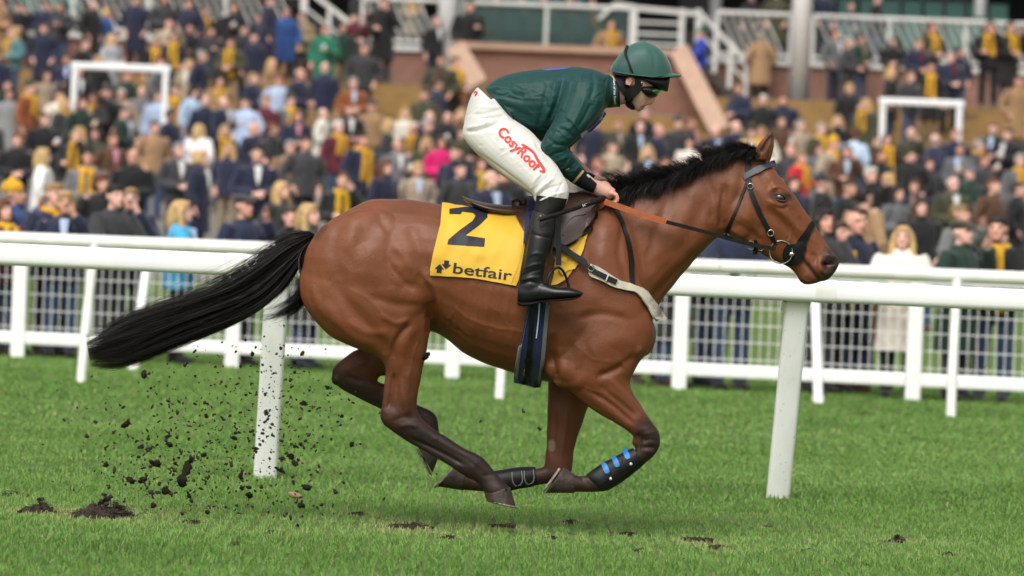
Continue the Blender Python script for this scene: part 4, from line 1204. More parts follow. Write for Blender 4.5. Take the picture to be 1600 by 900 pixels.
shapes = [pair_loft(TRUNK), pair_loft(NECK), pair_loft(HEAD), pair_loft(THIGH + SHANK_N), pair_loft(THIGH_F), pair_loft(SHOULDER + ARM_N), pair_loft(ARM_F),
          pair_loft([(s[0], s[1], s[2], s[3], s[4], -s[5]) for s in SHOULDER]),
          pair_loft(ear(0, 0, -.055, 0, .02), n=16), pair_loft(ear(5, 2, .055, 0, -.02), n=16),
          ellip(575, 425, -.15, .30, .135, .29), ellip(575, 425, .15, .29, .13, .28),          # buttock
          ellip(640, 455, -.2, .1, .075, .17, 15),                                              # stifle
          ellip(893, 578, -.165, .13, .08, .075, 10),                                             # elbow
          ellip(1000, 525, -.1, .075, .09, .1), ellip(1000, 525, .1, .075, .09, .1),            # breast
          ellip(1165, 335, -.05, .09, .05, .11, 20), ellip(1165, 335, .05, .09, .05, .11, 20),  # cheeks
          ellip(1217, 303, -.062, .03, .03, .02, 40), ellip(1217, 303, .062, .03, .03, .02, 40),  # brow
          ellip(606, 655, -.15, .028, .03, .035), ellip(527, 592, .15, .03, .03, .03),          # points of the hocks
          ellip(1013, 688, -.16, .046, .046, .055), ellip(868, 738, .16, .052, .042, .045),     # knees
          ellip(994, 690, -.16, .02, .018, .026), ellip(741, 727, -.15, .042, .038, .042), ellip(733, 742, -.15, .02, .022, .016, 30),   # pisiform, fetlock, ergot
          ellip(936, 752, -.16, .04, .036, .040), ellip(669, 664, .15, .04, .036, .04), ellip(768, 755, .16, .042, .036, .045), ellip(640, 660, -.15, .05, .038, .04, 30)]
horse_me, HV, HN = fuse('body', shapes, 0.0072, 6, 0.5)

# ---- muscles, folds, veins and bone drawn as strokes on the near side (negative = furrow)
ST = [([(520, 438), (548, 480), (590, 528), (606, 556)], 13, -.012), ([(505, 470), (540, 515), (585, 545)], 10, .008),
      ([(560, 380), (590, 430), (640, 460)], 26, .008), ([(575, 462), (620, 476), (668, 478)], 9, -.007),
      ([(600, 330), (570, 375), (540, 420)], 18, -.007), ([(640, 350), (655, 390), (668, 430)], 14, -.010),
      ([(650, 425), (668, 450), (680, 488)], 6, -.009), ([(662, 432), (682, 455), (688, 492)], 6, .006),
      ([(672, 470), (676, 505), (672, 525)], 9, -.018),
      ([(642, 503), (620, 532), (612, 562)], 6, -.012), ([(652, 508), (632, 540), (626, 580)], 9, .006),
      ([(618, 580), (620, 615), (612, 645)], 7, -.007), ([(640, 570), (634, 620), (640, 650)], 8, .005),
      ([(640, 686), (690, 708), (730, 728)], 4, -.004), ([(655, 668), (700, 692), (740, 715)], 5, .003),
      ([(867, 520), (863, 560), (870, 600)], 9, -.022), ([(882, 540), (885, 585), (915, 600)], 16, .012),
      ([(930, 590), (965, 576), (1000, 552)], 7, -.014), ([(915, 545), (955, 535), (1000, 520)], 22, .008),
      ([(880, 440), (900, 480), (930, 520)], 22, -.006), ([(935, 380), (960, 440), (990, 500)], 26, .008),
      ([(935, 600), (970, 628), (1000, 655)], 6, -.008), ([(905, 608), (950, 640), (985, 670)], 9, .006), ([(950, 590), (985, 625), (1012, 655)], 8, .005),
      ([(1105, 385), (1070, 415), (1030, 455), (1005, 490)], 9, -.012), ([(1120, 290), (1090, 340), (1070, 390)], 14, -.006),
      ([(1010, 330), (1040, 360), (1060, 390)], 22, .006), ([(985, 330), (1000, 380), (1020, 430)], 18, -.006),
      ([(1134, 285), (1128, 325), (1128, 358)], 7, -.014), ([(1150, 275), (1145, 320), (1150, 355)], 14, .006),
      ([(1196, 310), (1225, 335), (1262, 372)], 7, .009), ([(1195, 325), (1225, 352), (1255, 385)], 8, -.007),
      ([(1236, 320), (1254, 345), (1275, 372)], 6, -.006), ([(1202, 286), (1216, 296), (1232, 308)], 5, .007), ([(1205, 318), (1218, 322), (1232, 318)], 4, .004),
      ([(1188, 268), (1196, 284), (1206, 292)], 8, -.008), ([(1240, 360), (1250, 375), (1248, 395)], 4, .004), ([(1252, 352), (1262, 366), (1280, 384)], 3, .003),
      ([(1250, 402), (1264, 419), (1274, 431), (1282, 441)], 3.6, -.012, 0), ([(1258, 398), (1272, 414), (1284, 428)], 7, .005),
      ([(1294, 411), (1294, 414)], 7.5, -.040), ([(1284, 402), (1282, 414), (1288, 424)], 5, .007), ([(1296, 400), (1305, 408), (1304, 420)], 5, .007),
      ([(1187, 241), (1196, 226), (1204, 212)], 4.5, -.016),
      ([(700, 400), (760, 440), (820, 470)], 50, .006), ([(720, 500), (770, 520), (820, 530)], 14, .004),
      ([(1000, 680), (1012, 690), (1020, 705)], 6, -.004), ([(990, 678), (1002, 672), (1018, 670)], 5, .003)]
for k in range(7):                                       # the last ribs show faintly
    x = 715 + 15 * k
    ST.append(([(x + 8, 440), (x + 2, 480), (x - 8, 525 + k * 3)], 4, .0016))
random.seed(5)
def vein(pts, r=1.7, h=.0028):
    q = catmull(pts, 4)
    q = [(x + random.uniform(-2, 2), y + random.uniform(-2, 2)) for x, y in q]
    ST.append((q, r, h))
vein([(905, 600), (930, 612), (950, 632), (975, 650)]); vein([(655, 520), (648, 550), (640, 585), (640, 620)])
vein([(1228, 330), (1238, 352), (1236, 372), (1222, 388)]); vein([(1244, 345), (1252, 368), (1246, 390)]); vein([(900, 540), (925, 560), (960, 566)])
vein([(700, 470), (740, 500), (790, 515), (840, 520)], 2, .002); vein([(545, 450), (580, 470), (610, 505)], 2, .002); vein([(1150, 330), (1170, 345), (1190, 370)], 1.8, .0022)
ST = [(l, r, a * (1.0 if r > 4 else 1.0), *q) for l, r, a, *q in ST]
ST += [([(613, 582), (611, 612), (606, 640)], 4.5, -.014), ([(604, 590), (601, 620), (599, 648)], 4, .005), ([(625, 590), (630, 620), (640, 648)], 6, .006), ([(612, 660), (630, 652), (648, 655)], 5, -.005), ([(622, 668), (640, 664), (655, 668)], 4, .005),
       ([(640, 684), (690, 707), (724, 727)], 2.8, -.0065), ([(628, 684), (680, 714), (720, 736)], 3.2, .004), ([(668, 680), (705, 700), (738, 716)], 4, .004), ([(733, 720), (745, 730), (752, 740)], 4, -.004), ([(752, 744), (764, 742), (776, 741)], 3, -.003),
       ([(1002, 690), (1014, 687), (1027, 688)], 2.2, -.005), ([(1001, 700), (1014, 699), (1026, 700)], 2.2, -.005), ([(1003, 681), (1014, 677), (1024, 676)], 3.5, .005), ([(996, 676), (1000, 690), (998, 704)], 3, -.006), ([(1008, 706), (1016, 706), (1022, 708)], 3, .004),
       ([(925, 612), (960, 636), (992, 664)], 4, -.009), ([(945, 606), (978, 630), (1004, 660)], 4.5, .006), ([(965, 596), (990, 622), (1012, 652)], 3.5, -.005), ([(905, 620), (940, 646), (975, 668)], 4, .004),
       ([(905, 744), (915, 752), (922, 760)], 3, -.004), ([(868, 640), (866, 680), (862, 715)], 4, -.006), ([(886, 640), (882, 680), (878, 715)], 4, .005),
       ([(540, 585), (552, 592), (566, 596)], 5, -.006), ([(548, 575), (560, 570), (575, 562)], 5, .005), ([(540, 606), (580, 626), (605, 640)], 3, -.004),
       ([(1141, 357), (1163, 372), (1192, 392)], 5, .007), ([(1148, 346), (1168, 360), (1192, 378)], 6, -.005), ([(1178, 296), (1190, 332), (1187, 368)], 5, -.006), ([(1160, 300), (1170, 325), (1170, 350)], 10, .005),
       ([(1281, 403), (1279, 414), (1285, 425), (1294, 428)], 3.6, .010), ([(1288, 399), (1300, 400), (1307, 408), (1305, 420)], 3.6, .008), ([(1268, 396), (1274, 404), (1276, 414)], 5, -.005), ([(1262, 428), (1256, 436), (1266, 443)], 4, .004),
       ([(1208, 320), (1220, 325), (1234, 322)], 3, -.006), ([(1203, 298), (1214, 293), (1228, 299), (1236, 310)], 3.2, .009), ([(1204, 312), (1212, 319), (1226, 321)], 2.6, .006), ([(1232, 314), (1242, 328), (1250, 342)], 4, .005),
       ([(1100, 275), (1115, 310), (1112, 350)], 9, -.007), ([(1085, 285), (1075, 330), (1050, 380)], 14, .006), ([(1050, 300), (1030, 350), (1010, 410)], 10, -.006), ([(975, 345), (968, 400), (985, 450)], 8, -.008), ([(950, 350), (935, 420), (925, 480)], 16, .008),
       ([(900, 500), (940, 490), (985, 500)], 8, -.007), ([(885, 520), (905, 548), (900, 580)], 8, .006), ([(1003, 540), (990, 560), (968, 575)], 6, .008), ([(870, 470), (868, 500), (872, 530)], 12, -.006),
       ([(530, 350), (522, 395), (535, 440)], 12, -.006), ([(556, 335), (548, 380), (560, 420)], 12, .005), ([(590, 325), (600, 350), (618, 372)], 9, -.005), ([(612, 380), (635, 405), (655, 440)], 8, .006), ([(600, 400), (622, 430), (650, 455)], 6, -.005), ([(540, 500), (575, 520), (610, 520)], 8, .006), ([(590, 490), (618, 505), (640, 498)], 6, .006), ([(486, 440), (500, 480), (530, 512)], 8, .005)]
for _ in range(60):                                       # small ripples of loose skin at the stifle, elbow, girth and throat
    cx, cy, dr = random.choice(((672, 470, 1.4), (665, 500, 1.3), (860, 560, 1.5), (1120, 340, 1.7), (925, 575, .6), (690, 490, 1.9), (985, 555, .7), (705, 520, .6)))
    x, y, l = cx + random.gauss(0, 14), cy + random.gauss(0, 14), random.uniform(10, 24)
    a_ = dr + random.gauss(0, .2)
    ST.append(([(x, y), (x + l * .5 * math.cos(a_) + 1, y + l * .5 * math.sin(a_)), (x + l * math.cos(a_), y + l * math.sin(a_))], random.uniform(1.6, 2.6), random.choice((-1, 1)) * random.uniform(.0008, .002)))
for pts in ([(560, 360), (575, 400), (570, 440), (590, 470)], [(640, 400), (620, 440), (628, 480)], [(760, 470), (790, 500), (800, 540), (790, 565)], [(720, 480), (700, 500), (705, 530)], [(940, 500), (920, 530), (935, 560)], [(995, 590), (985, 615), (990, 640)], [(1060, 320), (1040, 370), (1045, 410)], [(1020, 350), (1005, 400), (1012, 440)], [(630, 600), (622, 625), (628, 650)], [(1210, 340), (1228, 362), (1224, 385)], [(1200, 330), (1190, 350), (1196, 372)], [(1255, 360), (1268, 378), (1272, 398)], [(950, 640), (970, 655), (985, 672)]):
    vein(pts, 1.6, .0017)
HV = sculpt(HV, HN, ST)
# fine unevenness of skin over muscle
HV = HV + HN * (0.0016 * (np.sin(HV[:, 0] * 31 + HV[:, 2] * 17) * np.sin(HV[:, 2] * 37 - HV[:, 0] * 9)))[:, None]
horse_me.vertices.foreach_set('co', (HV - np.array(HORSE_O)).astype(np.float32).ravel())
horse_me.update()
shade(horse_me)
HP = proj(HV)
# ---- coat colour per vertex: bay body, black points, grey muzzle skin
def coat():
    n = len(HV)
    c = np.tile(np.array((0.152, 0.0475, 0.0175)), (n, 1))
    def mix(w, col):
        nonlocal c
        w = np.clip(w, 0, 1)[:, None]
        c = c * (1 - w) + np.array(col) * w
    def near(line, rad, hard=2.0):
        d, _ = seg_dist(HP, line)
        return np.clip((rad - d) / rad * hard, 0, 1)
    nz = 0.5 + 0.5 * np.sin(HP[:, 0] * .11 + 3 * np.sin(HP[:, 1] * .05)) * np.sin(HP[:, 1] * .09 + 2)
    deep, blk = (0.078, 0.024, 0.012), (0.0175, 0.0098, 0.0078)
    mix(near([(640, 315), (720, 330), (940, 300), (1100, 262)], 55, .9) * .55, (0.100, 0.032, 0.0155))
    mix(near([(900, 380), (930, 450), (900, 520)], 70, 1) * .35, (0.115, 0.036, 0.017))
    mix(near([(1000, 350), (1080, 340), (1120, 310)], 60, 1) * .3, (0.118, 0.037, 0.0165))
    mix(near([(500, 430), (560, 500), (600, 545)], 45, 1) * .25, (0.185, 0.062, 0.024))
    # legs
    yN = HV[:, 1] - HY
    hindN = (HP[:, 0] < 700) & (yN < 0)
    mix(((HP[:, 1] - 545) / 90) * hindN * .8, deep)
    mix(((HP[:, 1] - 615) / 55 + (nz - .5) * .5) * (HP[:, 0] < 830) * (yN < 0) * (HP[:, 1] > 560) * .9, blk)
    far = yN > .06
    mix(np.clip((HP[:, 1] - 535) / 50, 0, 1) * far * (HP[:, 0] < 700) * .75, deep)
    mix(near([(512, 590), (545, 610), (620, 645), (675, 662), (668, 700)], 34, 1.6) * far * .93, blk)
    mix(((HP[:, 1] - 600) / 60) * (yN < 0) * (HP[:, 0] > 840) * .55, (0.10, 0.031, 0.015))
    mix(near([(1012, 672), (1022, 700), (985, 715), (930, 752), (890, 752)], 27, 1.8) * (yN < 0) * .92, blk)
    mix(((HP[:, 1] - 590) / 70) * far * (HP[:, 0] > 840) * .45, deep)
    mix(near([(850, 748), (790, 754), (720, 755)], 24, 1.8) * far * .9, blk)
    # dark muzzle skin and lips; darker mouth line, nostril hollow, ear groove and tips
    mix(near([(1300, 400), (1304, 418), (1296, 434)], 20, 1.5) * .95, (0.028, 0.021, 0.02))
    mix(near([(1262, 414), (1274, 429), (1282, 440)], 5, 1.6) * .85, (0.03, 0.022, 0.02)); mix(near([(1276, 442), (1262, 446), (1250, 440)], 8, 1.3) * .6, (0.04, 0.024, 0.02))
    mix(near([(1291, 412), (1297, 413)], 10, 2) * (yN < 0), (0.016, 0.011, 0.011))
    mix(near([(1294, 413), (1295, 416)], 4.5, 1.5) * (yN < 0) * .8, (0.19, 0.055, 0.045))
    mix(near([(1208, 306), (1218, 309), (1230, 309)], 11, 1.5) * .8, (0.035, 0.018, 0.013))
    mix(near([(1187, 238), (1196, 226), (1205, 210)], 7, 1.6) * .75, (0.035, 0.017, 0.013))
    mix(near([(1204, 210), (1207, 204)], 8, 1.6) * .8, (0.022, 0.014, 0.012))
    mix(near([(495, 368), (505, 356)], 10, 1) * .6, blk)
    mix(near([(862, 693), (862, 699)], 7, 3) * far * .8, (0.22, 0.17, 0.12))
    return c
hc = coat()
ca = horse_me.color_attributes.new('coat', 'FLOAT_COLOR', 'POINT')
ca.data.foreach_set('color', np.concatenate((hc, np.ones((len(hc), 1))), 1).astype(np.float32).ravel())

def coat_material():
    m = bpy.data.materials.new('bay_coat'); m.use_nodes = True
    nt = m.node_tree; b = nt.nodes['Principled BSDF']; L = nt.links
    at = nt.nodes.new('ShaderNodeAttribute'); at.attribute_name = 'coat'
    tc = nt.nodes.new('ShaderNodeTexCoord')
    mp = nt.nodes.new('ShaderNodeMapping'); mp.inputs['Scale'].default_value = (60, 160, 220); mp.inputs['Rotation'].default_value = (0, R(28), 0)
    L.new(tc.outputs['Object'], mp.inputs['Vector'])
    fur = nt.nodes.new('ShaderNodeTexNoise'); fur.inputs['Scale'].default_value = 1.6; fur.inputs['Detail'].default_value = 4
    L.new(mp.outputs[0], fur.inputs['Vector'])
    big = nt.nodes.new('ShaderNodeTexNoise'); big.inputs['Scale'].default_value = 7; big.inputs['Detail'].default_value = 5
    L.new(tc.outputs['Object'], big.inputs['Vector'])
    r1 = nt.nodes.new('ShaderNodeMapRange'); r1.inputs['To Min'].default_value = .74; r1.inputs['To Max'].default_value = 1.26
    L.new(big.outputs['Fac'], r1.inputs['Value'])
    r2 = nt.nodes.new('ShaderNodeMapRange'); r2.inputs['To Min'].default_value = .8; r2.inputs['To Max'].default_value = 1.2
    L.new(fur.outputs['Fac'], r2.inputs['Value'])
    mu = nt.nodes.new('ShaderNodeMath'); mu.operation = 'MULTIPLY'
    L.new(r1.outputs[0], mu.inputs[0]); L.new(r2.outputs[0], mu.inputs[1])
    mx = nt.nodes.new('ShaderNodeVectorMath'); mx.operation = 'SCALE'
    L.new(at.outputs['Color'], mx.inputs[0]); L.new(mu.outputs[0], mx.inputs['Scale'])
    # specks of mud thrown up on the coat
    vo = nt.nodes.new('ShaderNodeTexVoronoi'); vo.inputs['Scale'].default_value = 17
    L.new(tc.outputs['Object'], vo.inputs['Vector'])
    cut = nt.nodes.new('ShaderNodeMath'); cut.operation = 'LESS_THAN'; cut.inputs[1].default_value = 0.055
    L.new(vo.outputs['Distance'], cut.inputs[0])
    mm = nt.nodes.new('ShaderNodeMix'); mm.data_type = 'RGBA'
    L.new(cut.outputs[0], mm.inputs[0]); L.new(mx.outputs[0], mm.inputs[6]); mm.inputs[7].default_value = (.03, .018, .012, 1)
    L.new(mm.outputs[2], b.inputs['Base Color'])
    b.inputs['Roughness'].default_value = .46
    b.inputs['Specular IOR Level'].default_value = .33
    b.inputs['Specular Tint'].default_value = (1, .9, .82, 1)
    b.inputs['Coat Weight'].default_value = .08; b.inputs['Coat Roughness'].default_value = .3
    b.inputs['Sheen Weight'].default_value = .0
    b.inputs['Sheen Roughness'].default_value = .4
    b.inputs['Sheen Tint'].default_value = (1, .8, .65, 1)
    bp = nt.nodes.new('ShaderNodeBump'); bp.inputs['Strength'].default_value = .3; bp.inputs['Distance'].default_value = .005
    L.new(fur.outputs['Fac'], bp.inputs['Height'])
    mid = nt.nodes.new('ShaderNodeTexNoise'); mid.inputs['Scale'].default_value = 26; mid.inputs['Detail'].default_value = 5; mid.inputs['Distortion'].default_value = .6
    L.new(tc.outputs['Object'], mid.inputs['Vector'])
    b2 = nt.nodes.new('ShaderNodeBump'); b2.inputs['Strength'].default_value = .16; b2.inputs['Distance'].default_value = .010
    L.new(mid.outputs['Fac'], b2.inputs['Height']); L.new(b2.outputs[0], bp.inputs['Normal'])
    rr = nt.nodes.new('ShaderNodeMapRange'); rr.inputs['To Min'].default_value = .40; rr.inputs['To Max'].default_value = .60
    L.new(big.outputs['Fac'], rr.inputs['Value']); L.new(rr.outputs[0], b.inputs['Roughness'])
    L.new(bp.outputs[0], b.inputs['Normal'])
    return m
COAT = coat_material()
mud_specks(COAT, 30, .07, .5, (.035, .022, .015), 3.0)
mud_specks(COAT, 70, .08, .52, (.12, .075, .05), 5.0)
horse_me.materials.clear(); horse_me.materials.append(COAT)
horse = empty('horse', HORSE_O)
tag(horse, 'bay racehorse galloping with all four feet off the turf', 'horse')
obj('body', horse_me, horse)
HBVH = BVHTree.FromPolygons([tuple(v) for v in HV], [tuple(p.vertices) for p in horse_me.polygons])

def hbuild(name, b, m, parent, smooth=True, origin=None):
    """an MB in world coordinates linked under a translated root"""
    o = np.array(origin if origin is not None else HORSE_O)
    return obj(name, mesh(name, np.array(b.v) - o, b.f, m, smooth), parent)

# hooves
HORN = mat('hoof_horn', (.042, .03, .024), .55, .35, var=.5, vscale=40, bump=.3, bscale=120)
SHOE = mat('muddy_shoe', (.42, .36, .29), .6, .4, metal=.2, var=.6, vscale=60, var2=(.06, .04, .03))
SOLE = mat('muddy_sole', (.05, .036, .025), .85, .2, var=.5, vscale=50, bump=.6, bscale=90)
def hoof(top, bot, dy, bw):
    """coronet pair (heel, toe) and sole pair (heel, toe)"""
    st = [(*top, bw * .95, dy), (*[t + (b - t) * .5 for t, b in zip(top, bot)], bw * 1.12, dy), (*bot, bw * 1.25, dy)]
    V, Fc = pair_loft(st, 3, 20)
    b = MB().add(V, Fc)
    h = hbuild('hoof', b, HORN, horse)
    A, B = PP(bot[0], bot[1], dy), PP(bot[2], bot[3], dy)
    T1, T2 = PP(top[0], top[1], dy), PP(top[2], top[3], dy)
    dn = ((A + B) / 2 - (T1 + T2) / 2); dn /= np.linalg.norm(dn)
    C, N = (A + B) / 2, (B - A) / 2
    pts = []
    for k in range(15):
        a = R(-140 + 280 * k / 14)
        p = C + N * math.cos(a) * .95 + dn * .005
        p = np.array(p); p[1] += bw * 1.15 * math.sin(a)
        pts.append(p)
    hbuild('shoe', MB().tube(pts, .005, 6), SHOE, h)
    s = MB()
    ring = []
    for k in range(20):
        a = 2 * math.pi * k / 20
        p = np.array(C + N * math.cos(a) * .86 + dn * .003); p[1] += bw * 1.03 * math.sin(a)
        ring.append(p)
    s.add(ring + [C - dn * .006], [(k, (k + 1) % 20, 20) for k in range(20)])
    hbuild('sole', s, SOLE, h)
hoof((757, 767, 797, 758), (761, 780, 807, 791), -.15, .042)
hoof((652, 697, 689, 705), (650, 697, 675, 741), .15, .038)
hoof((897, 738, 897, 767), (880, 727, 852, 767), -.16, .038)
hoof((729, 741, 721, 769), (713, 729, 680, 763), .16, .038)

# eyes
EYE = mat('eye', (.012, .007, .005), .04, .6, coat=1.0)
LID = mat('eyelid_skin', (.03, .017, .013), .45, .4)
for sd in (-1, 1):
    _dd = Vector(PP(1219, 309)) - Vector(CL); hit = HBVH.ray_cast(Vector(CL), _dd.normalized())[0]; hit = Vector((hit.x, HY + (hit.y - HY) * -sd, hit.z))
    c = np.array(hit) + np.array((0, -sd * .011, 0))
    e = hbuild('eye', MB().ball(c, (.027, .018, .020), 20, 12, Matrix.Rotation(R(18), 3, 'Y')), EYE, horse)
    for up in (1, -1):
        pts = []
        for k in range(9):
            a = math.pi * k / 8
            v = Vector((.028 * math.cos(a), 0, up * (.0165 if up > 0 else .0135) * math.sin(a)))
            v = Matrix.Rotation(R(18), 3, 'Y') @ v
            pts.append(Vector(c) + v + Vector((0, sd * .0125, 0)))
        hbuild('eyelid', MB().tube(pts, [.002 + .004 * math.sin(math.pi * k / 8) for k in range(9)], 8), LID, e)

# ---- strands
def strands(roots, curves, widths, seed=1):
    """tapered flat strands; curves (n, m, 3), widths (n,), each drawn as two crossing ribbons"""
    C = np.asarray(curves, float)
    n, m, _ = C.shape
    rng = np.random.default_rng(seed)
    T = np.gradient(C, axis=1)
    T /= np.linalg.norm(T, axis=2, keepdims=True) + 1e-9
    rnd = rng.normal(size=(n, 1, 3))
    S = np.cross(T, np.broadcast_to(rnd, T.shape)); S /= np.linalg.norm(S, axis=2, keepdims=True) + 1e-9
    t = np.linspace(0, 1, m)[None, :, None]
    w = np.asarray(widths)[:, None, None] * (1 - .85 * t ** 2)
    V = np.stack((C + S * w, C - S * w), 2).reshape(-1, 3)
    base = (np.arange(n) * m * 2)[:, None]
    k = np.arange(m - 1)[None, :] * 2
    q = np.stack((base + k, base + k + 1, base + k + 3, base + k + 2), 2).reshape(-1, 4)
    return V, q
HAIR = mat('black_horsehair', (.0065, .0055, .005), .5, .22, var=.5, vscale=30)
HAIR2 = mat('black_tail_hair', (.0085, .006, .0052), .48, .2, var=.6, vscale=14)

def to3d(px, py, dy):
    d = np.stack(((px - 800) / 1600 / F, (450 - py) / 1600 / F, -np.ones(len(px))), 1) @ CR.T
    return CL + d * ((HY + dy) / d[:, 1])[:, None]
def mane():
    rng = np.random.default_rng(11)
    crest = catmull([(956, 301), (980, 296), (1005, 291), (1040, 284), (1080, 268), (1120, 250), (1150, 240), (1172, 238), (1190, 246)], 8)
    nl, per, m = 330, 55, 7
    n = nl * per
    ls = np.sort(rng.random(nl))
    up = rng.random(nl) < .58
    rise = np.interp(ls, [0, .1, .25, .5, .7, .85, 1], [17, 23, 25, 23, 20, 18, 13]) * rng.uniform(.55, 1.25, nl)
    fall = np.interp(ls, [0, .1, .3, .5, .7, .9, 1], [30, 34, 28, 24, 20, 14, 8]) * rng.uniform(.5, 1.25, nl)
    lean = np.where(up, rng.normal(20, 13, nl), rng.normal(16, 9, nl))
    side = rng.normal(0, .02, nl)
    g = np.repeat(np.arange(nl), per)
    s = np.clip(ls[g] + rng.normal(0, .009, n), 0, .9999)
    u = s * (len(crest) - 1.001); i = u.astype(int); f = (u - i)[:, None]
    base = crest[i] * (1 - f) + crest[i + 1] * f
    free = rng.random(n) < .3
    ln = rng.uniform(.7, 1.08, n)
    jx, jy, jd = rng.normal(0, 1, n) * np.where(free, 7, 2.2), rng.normal(0, 1, n) * np.where(free, 4.5, 1.7), rng.normal(0, 1, n) * np.where(free, .022, .007)
    d0 = rng.normal(0, .013, n)
    curves = np.zeros((n, m, 3))
    for j in range(m):
        t = j / (m - 1) * ln
        px = base[:, 0] - lean[g] * t ** 1.5 + jx * t
        py_u = base[:, 1] + 4 - rise[g] * (1.35 * t - .35 * t ** 2.5)
        py_f = base[:, 1] + 2 - 9 * np.sin(t * 2.4) + fall[g] * t ** 1.9
        py = np.where(up[g], py_u, py_f) + jy * t
        dy = d0 + np.where(up[g], side[g] * t, -(.035 * np.sin(t * 1.8) + .055 * t)) + jd * t
        curves[:, j] = to3d(px, py, dy)
    return strands(None, curves, rng.uniform(.0006, .0013, n), 3)
V, q = mane()
obj('mane', mesh('mane', V - np.array(HORSE_O), q, HAIR), horse)

def tail():
    rng = np.random.default_rng(4)
    nl, per, m = 170, 68, 14
    n = nl * per
    mid = catmull([(494, 370), (474, 386), (450, 408), (414, 443), (374, 468), (318, 491), (240, 519), (180, 542), (138, 551)], 4)
    spr = catmull([[5], [9], [16], [22], [25], [27], [30], [30], [20]], 4)[:, 0]
    tt = np.linspace(0, 1, len(mid))
    nx = np.gradient(mid[:, 0]); ny = np.gradient(mid[:, 1]); L = np.hypot(nx, ny)
    nrm = np.stack((-ny / L, nx / L), 1)
    g = np.repeat(np.arange(nl), per)
    ll = np.clip(rng.normal(0, .5, nl), -1.05, 1.05); lph = rng.random(nl) * 6.28; lfr = rng.uniform(.6, 1.9, nl); la = np.abs(rng.normal(0, 6.5, nl)); llen = np.clip(rng.normal(.93, .09, nl), .62, 1.06); ld = rng.normal(0, .5, nl)
    kind = np.where(rng.random(n) < .13, 1, 0)                       # fly-aways
    halo = rng.random(n) < .075                                     # thin hair lifting off the upper edge
    drop = (rng.random(nl) < .06)[g]                               # the locks that hang beside the quarters
    lane = ll[g] + rng.normal(0, .075, n)
    depth = ld[g] + rng.normal(0, .25, n)
    ln = llen[g] * np.clip(1 - np.abs(rng.normal(0, .10, n)), .45, 1)
    ph, fr, am = rng.random(n) * 6.28, rng.uniform(.6, 1.6, n), np.abs(rng.normal(0, 1.6, n)) + kind * np.abs(rng.normal(0, 9, n))
    curves = np.zeros((n, m, 3))
    dl = catmull([(494, 372), (478, 388), (470, 412), (474, 440), (468, 465), (452, 482), (428, 494), (402, 500)], 4)
    dt = np.linspace(0, 1, len(dl))
    hl = rng.uniform(4, 26, n)
    for j in range(m):
        t = j / (m - 1)
        tl = np.clip(t * ln, 0, 1)
        cx = np.interp(tl, tt, mid[:, 0]); cy = np.interp(tl, tt, mid[:, 1])
        sx = np.interp(tl, tt, spr)
        wx = np.interp(tl, tt, nrm[:, 0]); wy = np.interp(tl, tt, nrm[:, 1])
        k = lane * sx + la[g] * (np.sin(lph[g] + lfr[g] * 5 * tl) * tl + .35 * np.sin(lph[g] * 2 + lfr[g] * 13 * tl) * tl) + am * np.sin(ph + fr * 5 * t) * t
        px, py = cx + wx * k, cy + wy * k
        py = py - np.where(halo, hl * np.sin(np.clip(t * 1.25, 0, 1) * np.pi) ** .8 + sx * .55 * np.sin(t * 3.1), 0)
        dpx = np.interp(tl, dt, dl[:, 0]) + (ll[g] * 14 + lane * 4) * (.15 + t) + am * np.sin(ph + 6 * t) * t
        dpy = np.interp(tl, dt, dl[:, 1]) + depth * 9 * t + am * 1.4 * np.cos(ph + 6 * t) * t
        px = np.where(drop, dpx, px); py = np.where(drop, dpy, py)
        dy = depth * (.02 + .07 * np.sin(t * 2.6)) + np.where(drop, -.05 * t, 0)
        curves[:, j] = to3d(px, py, dy)
    return strands(None, curves, rng.uniform(.0006, .0014, n) * np.where(halo | (kind > 0), .7, 1), 8)
V, q = tail()
tl_o = obj('tail', mesh('tail', V - np.array(HORSE_O), q, HAIR2), horse)
dock = pair_loft([(500, 362, 492, 384, .03), (488, 372, 480, 392, .028), (468, 388, 462, 404, .022), (446, 404, 442, 416, .012), (430, 414, 428, 420, .005)], 4, 14)
obj('dock', mesh('dock', dock[0] - np.array(HORSE_O), dock[1], HAIR2), tl_o)
# ================================================================ laying things on a surface
from mathutils.geometry import delaunay_2d_cdt
CAMV = Vector(CL)
def cast(bvh, px, py, far=False):
    """point and normal of a surface behind picture point (px, py)"""
    d = Vector(CR @ np.array(((px - 800) / 1600 / F, (450 - py) / 1600 / F, -1.0))).normalized()
    h, n, i, dist = bvh.ray_cast(CAMV, d)
    if h is None:
        return None, None
    if n.dot(d) > 0:
        n = -n
    return np.array(h), np.array(n)

def cast_all(bvh, P2, offset, spread=8.0):
    """lay picture points on a surface; points that fall beside it take the depth of their nearest neighbour"""
    H, Nn, ok = np.zeros((len(P2), 3)), np.zeros((len(P2), 3)), np.zeros(len(P2), bool)
    for i, (x, y) in enumerate(P2):
        h, n = cast(bvh, x, y)
        if h is not None:
            H[i], Nn[i], ok[i] = h, n, True
    if not ok.any():
        raise RuntimeError('patch misses')
    good = np.where(ok)[0]
    for i in np.where(~ok)[0]:
        j = good[np.argmin(((P2[good] - P2[i]) ** 2).sum(1))]
        H[i] = W(P2[i][0], P2[i][1], H[j][1] + .03); Nn[i] = Nn[j]
    off = offset(P2) if callable(offset) else offset
    return H + Nn * (np.asarray(off).reshape(-1, 1) if np.ndim(off) else off), Nn

def smooth_closed(poly, sub):
    P = np.array(poly, float); n = len(P)
    ext = np.concatenate((P[-2:], P, P[:3]))
    C = catmull(ext, sub)
    return C[2 * sub:(2 + n) * sub]

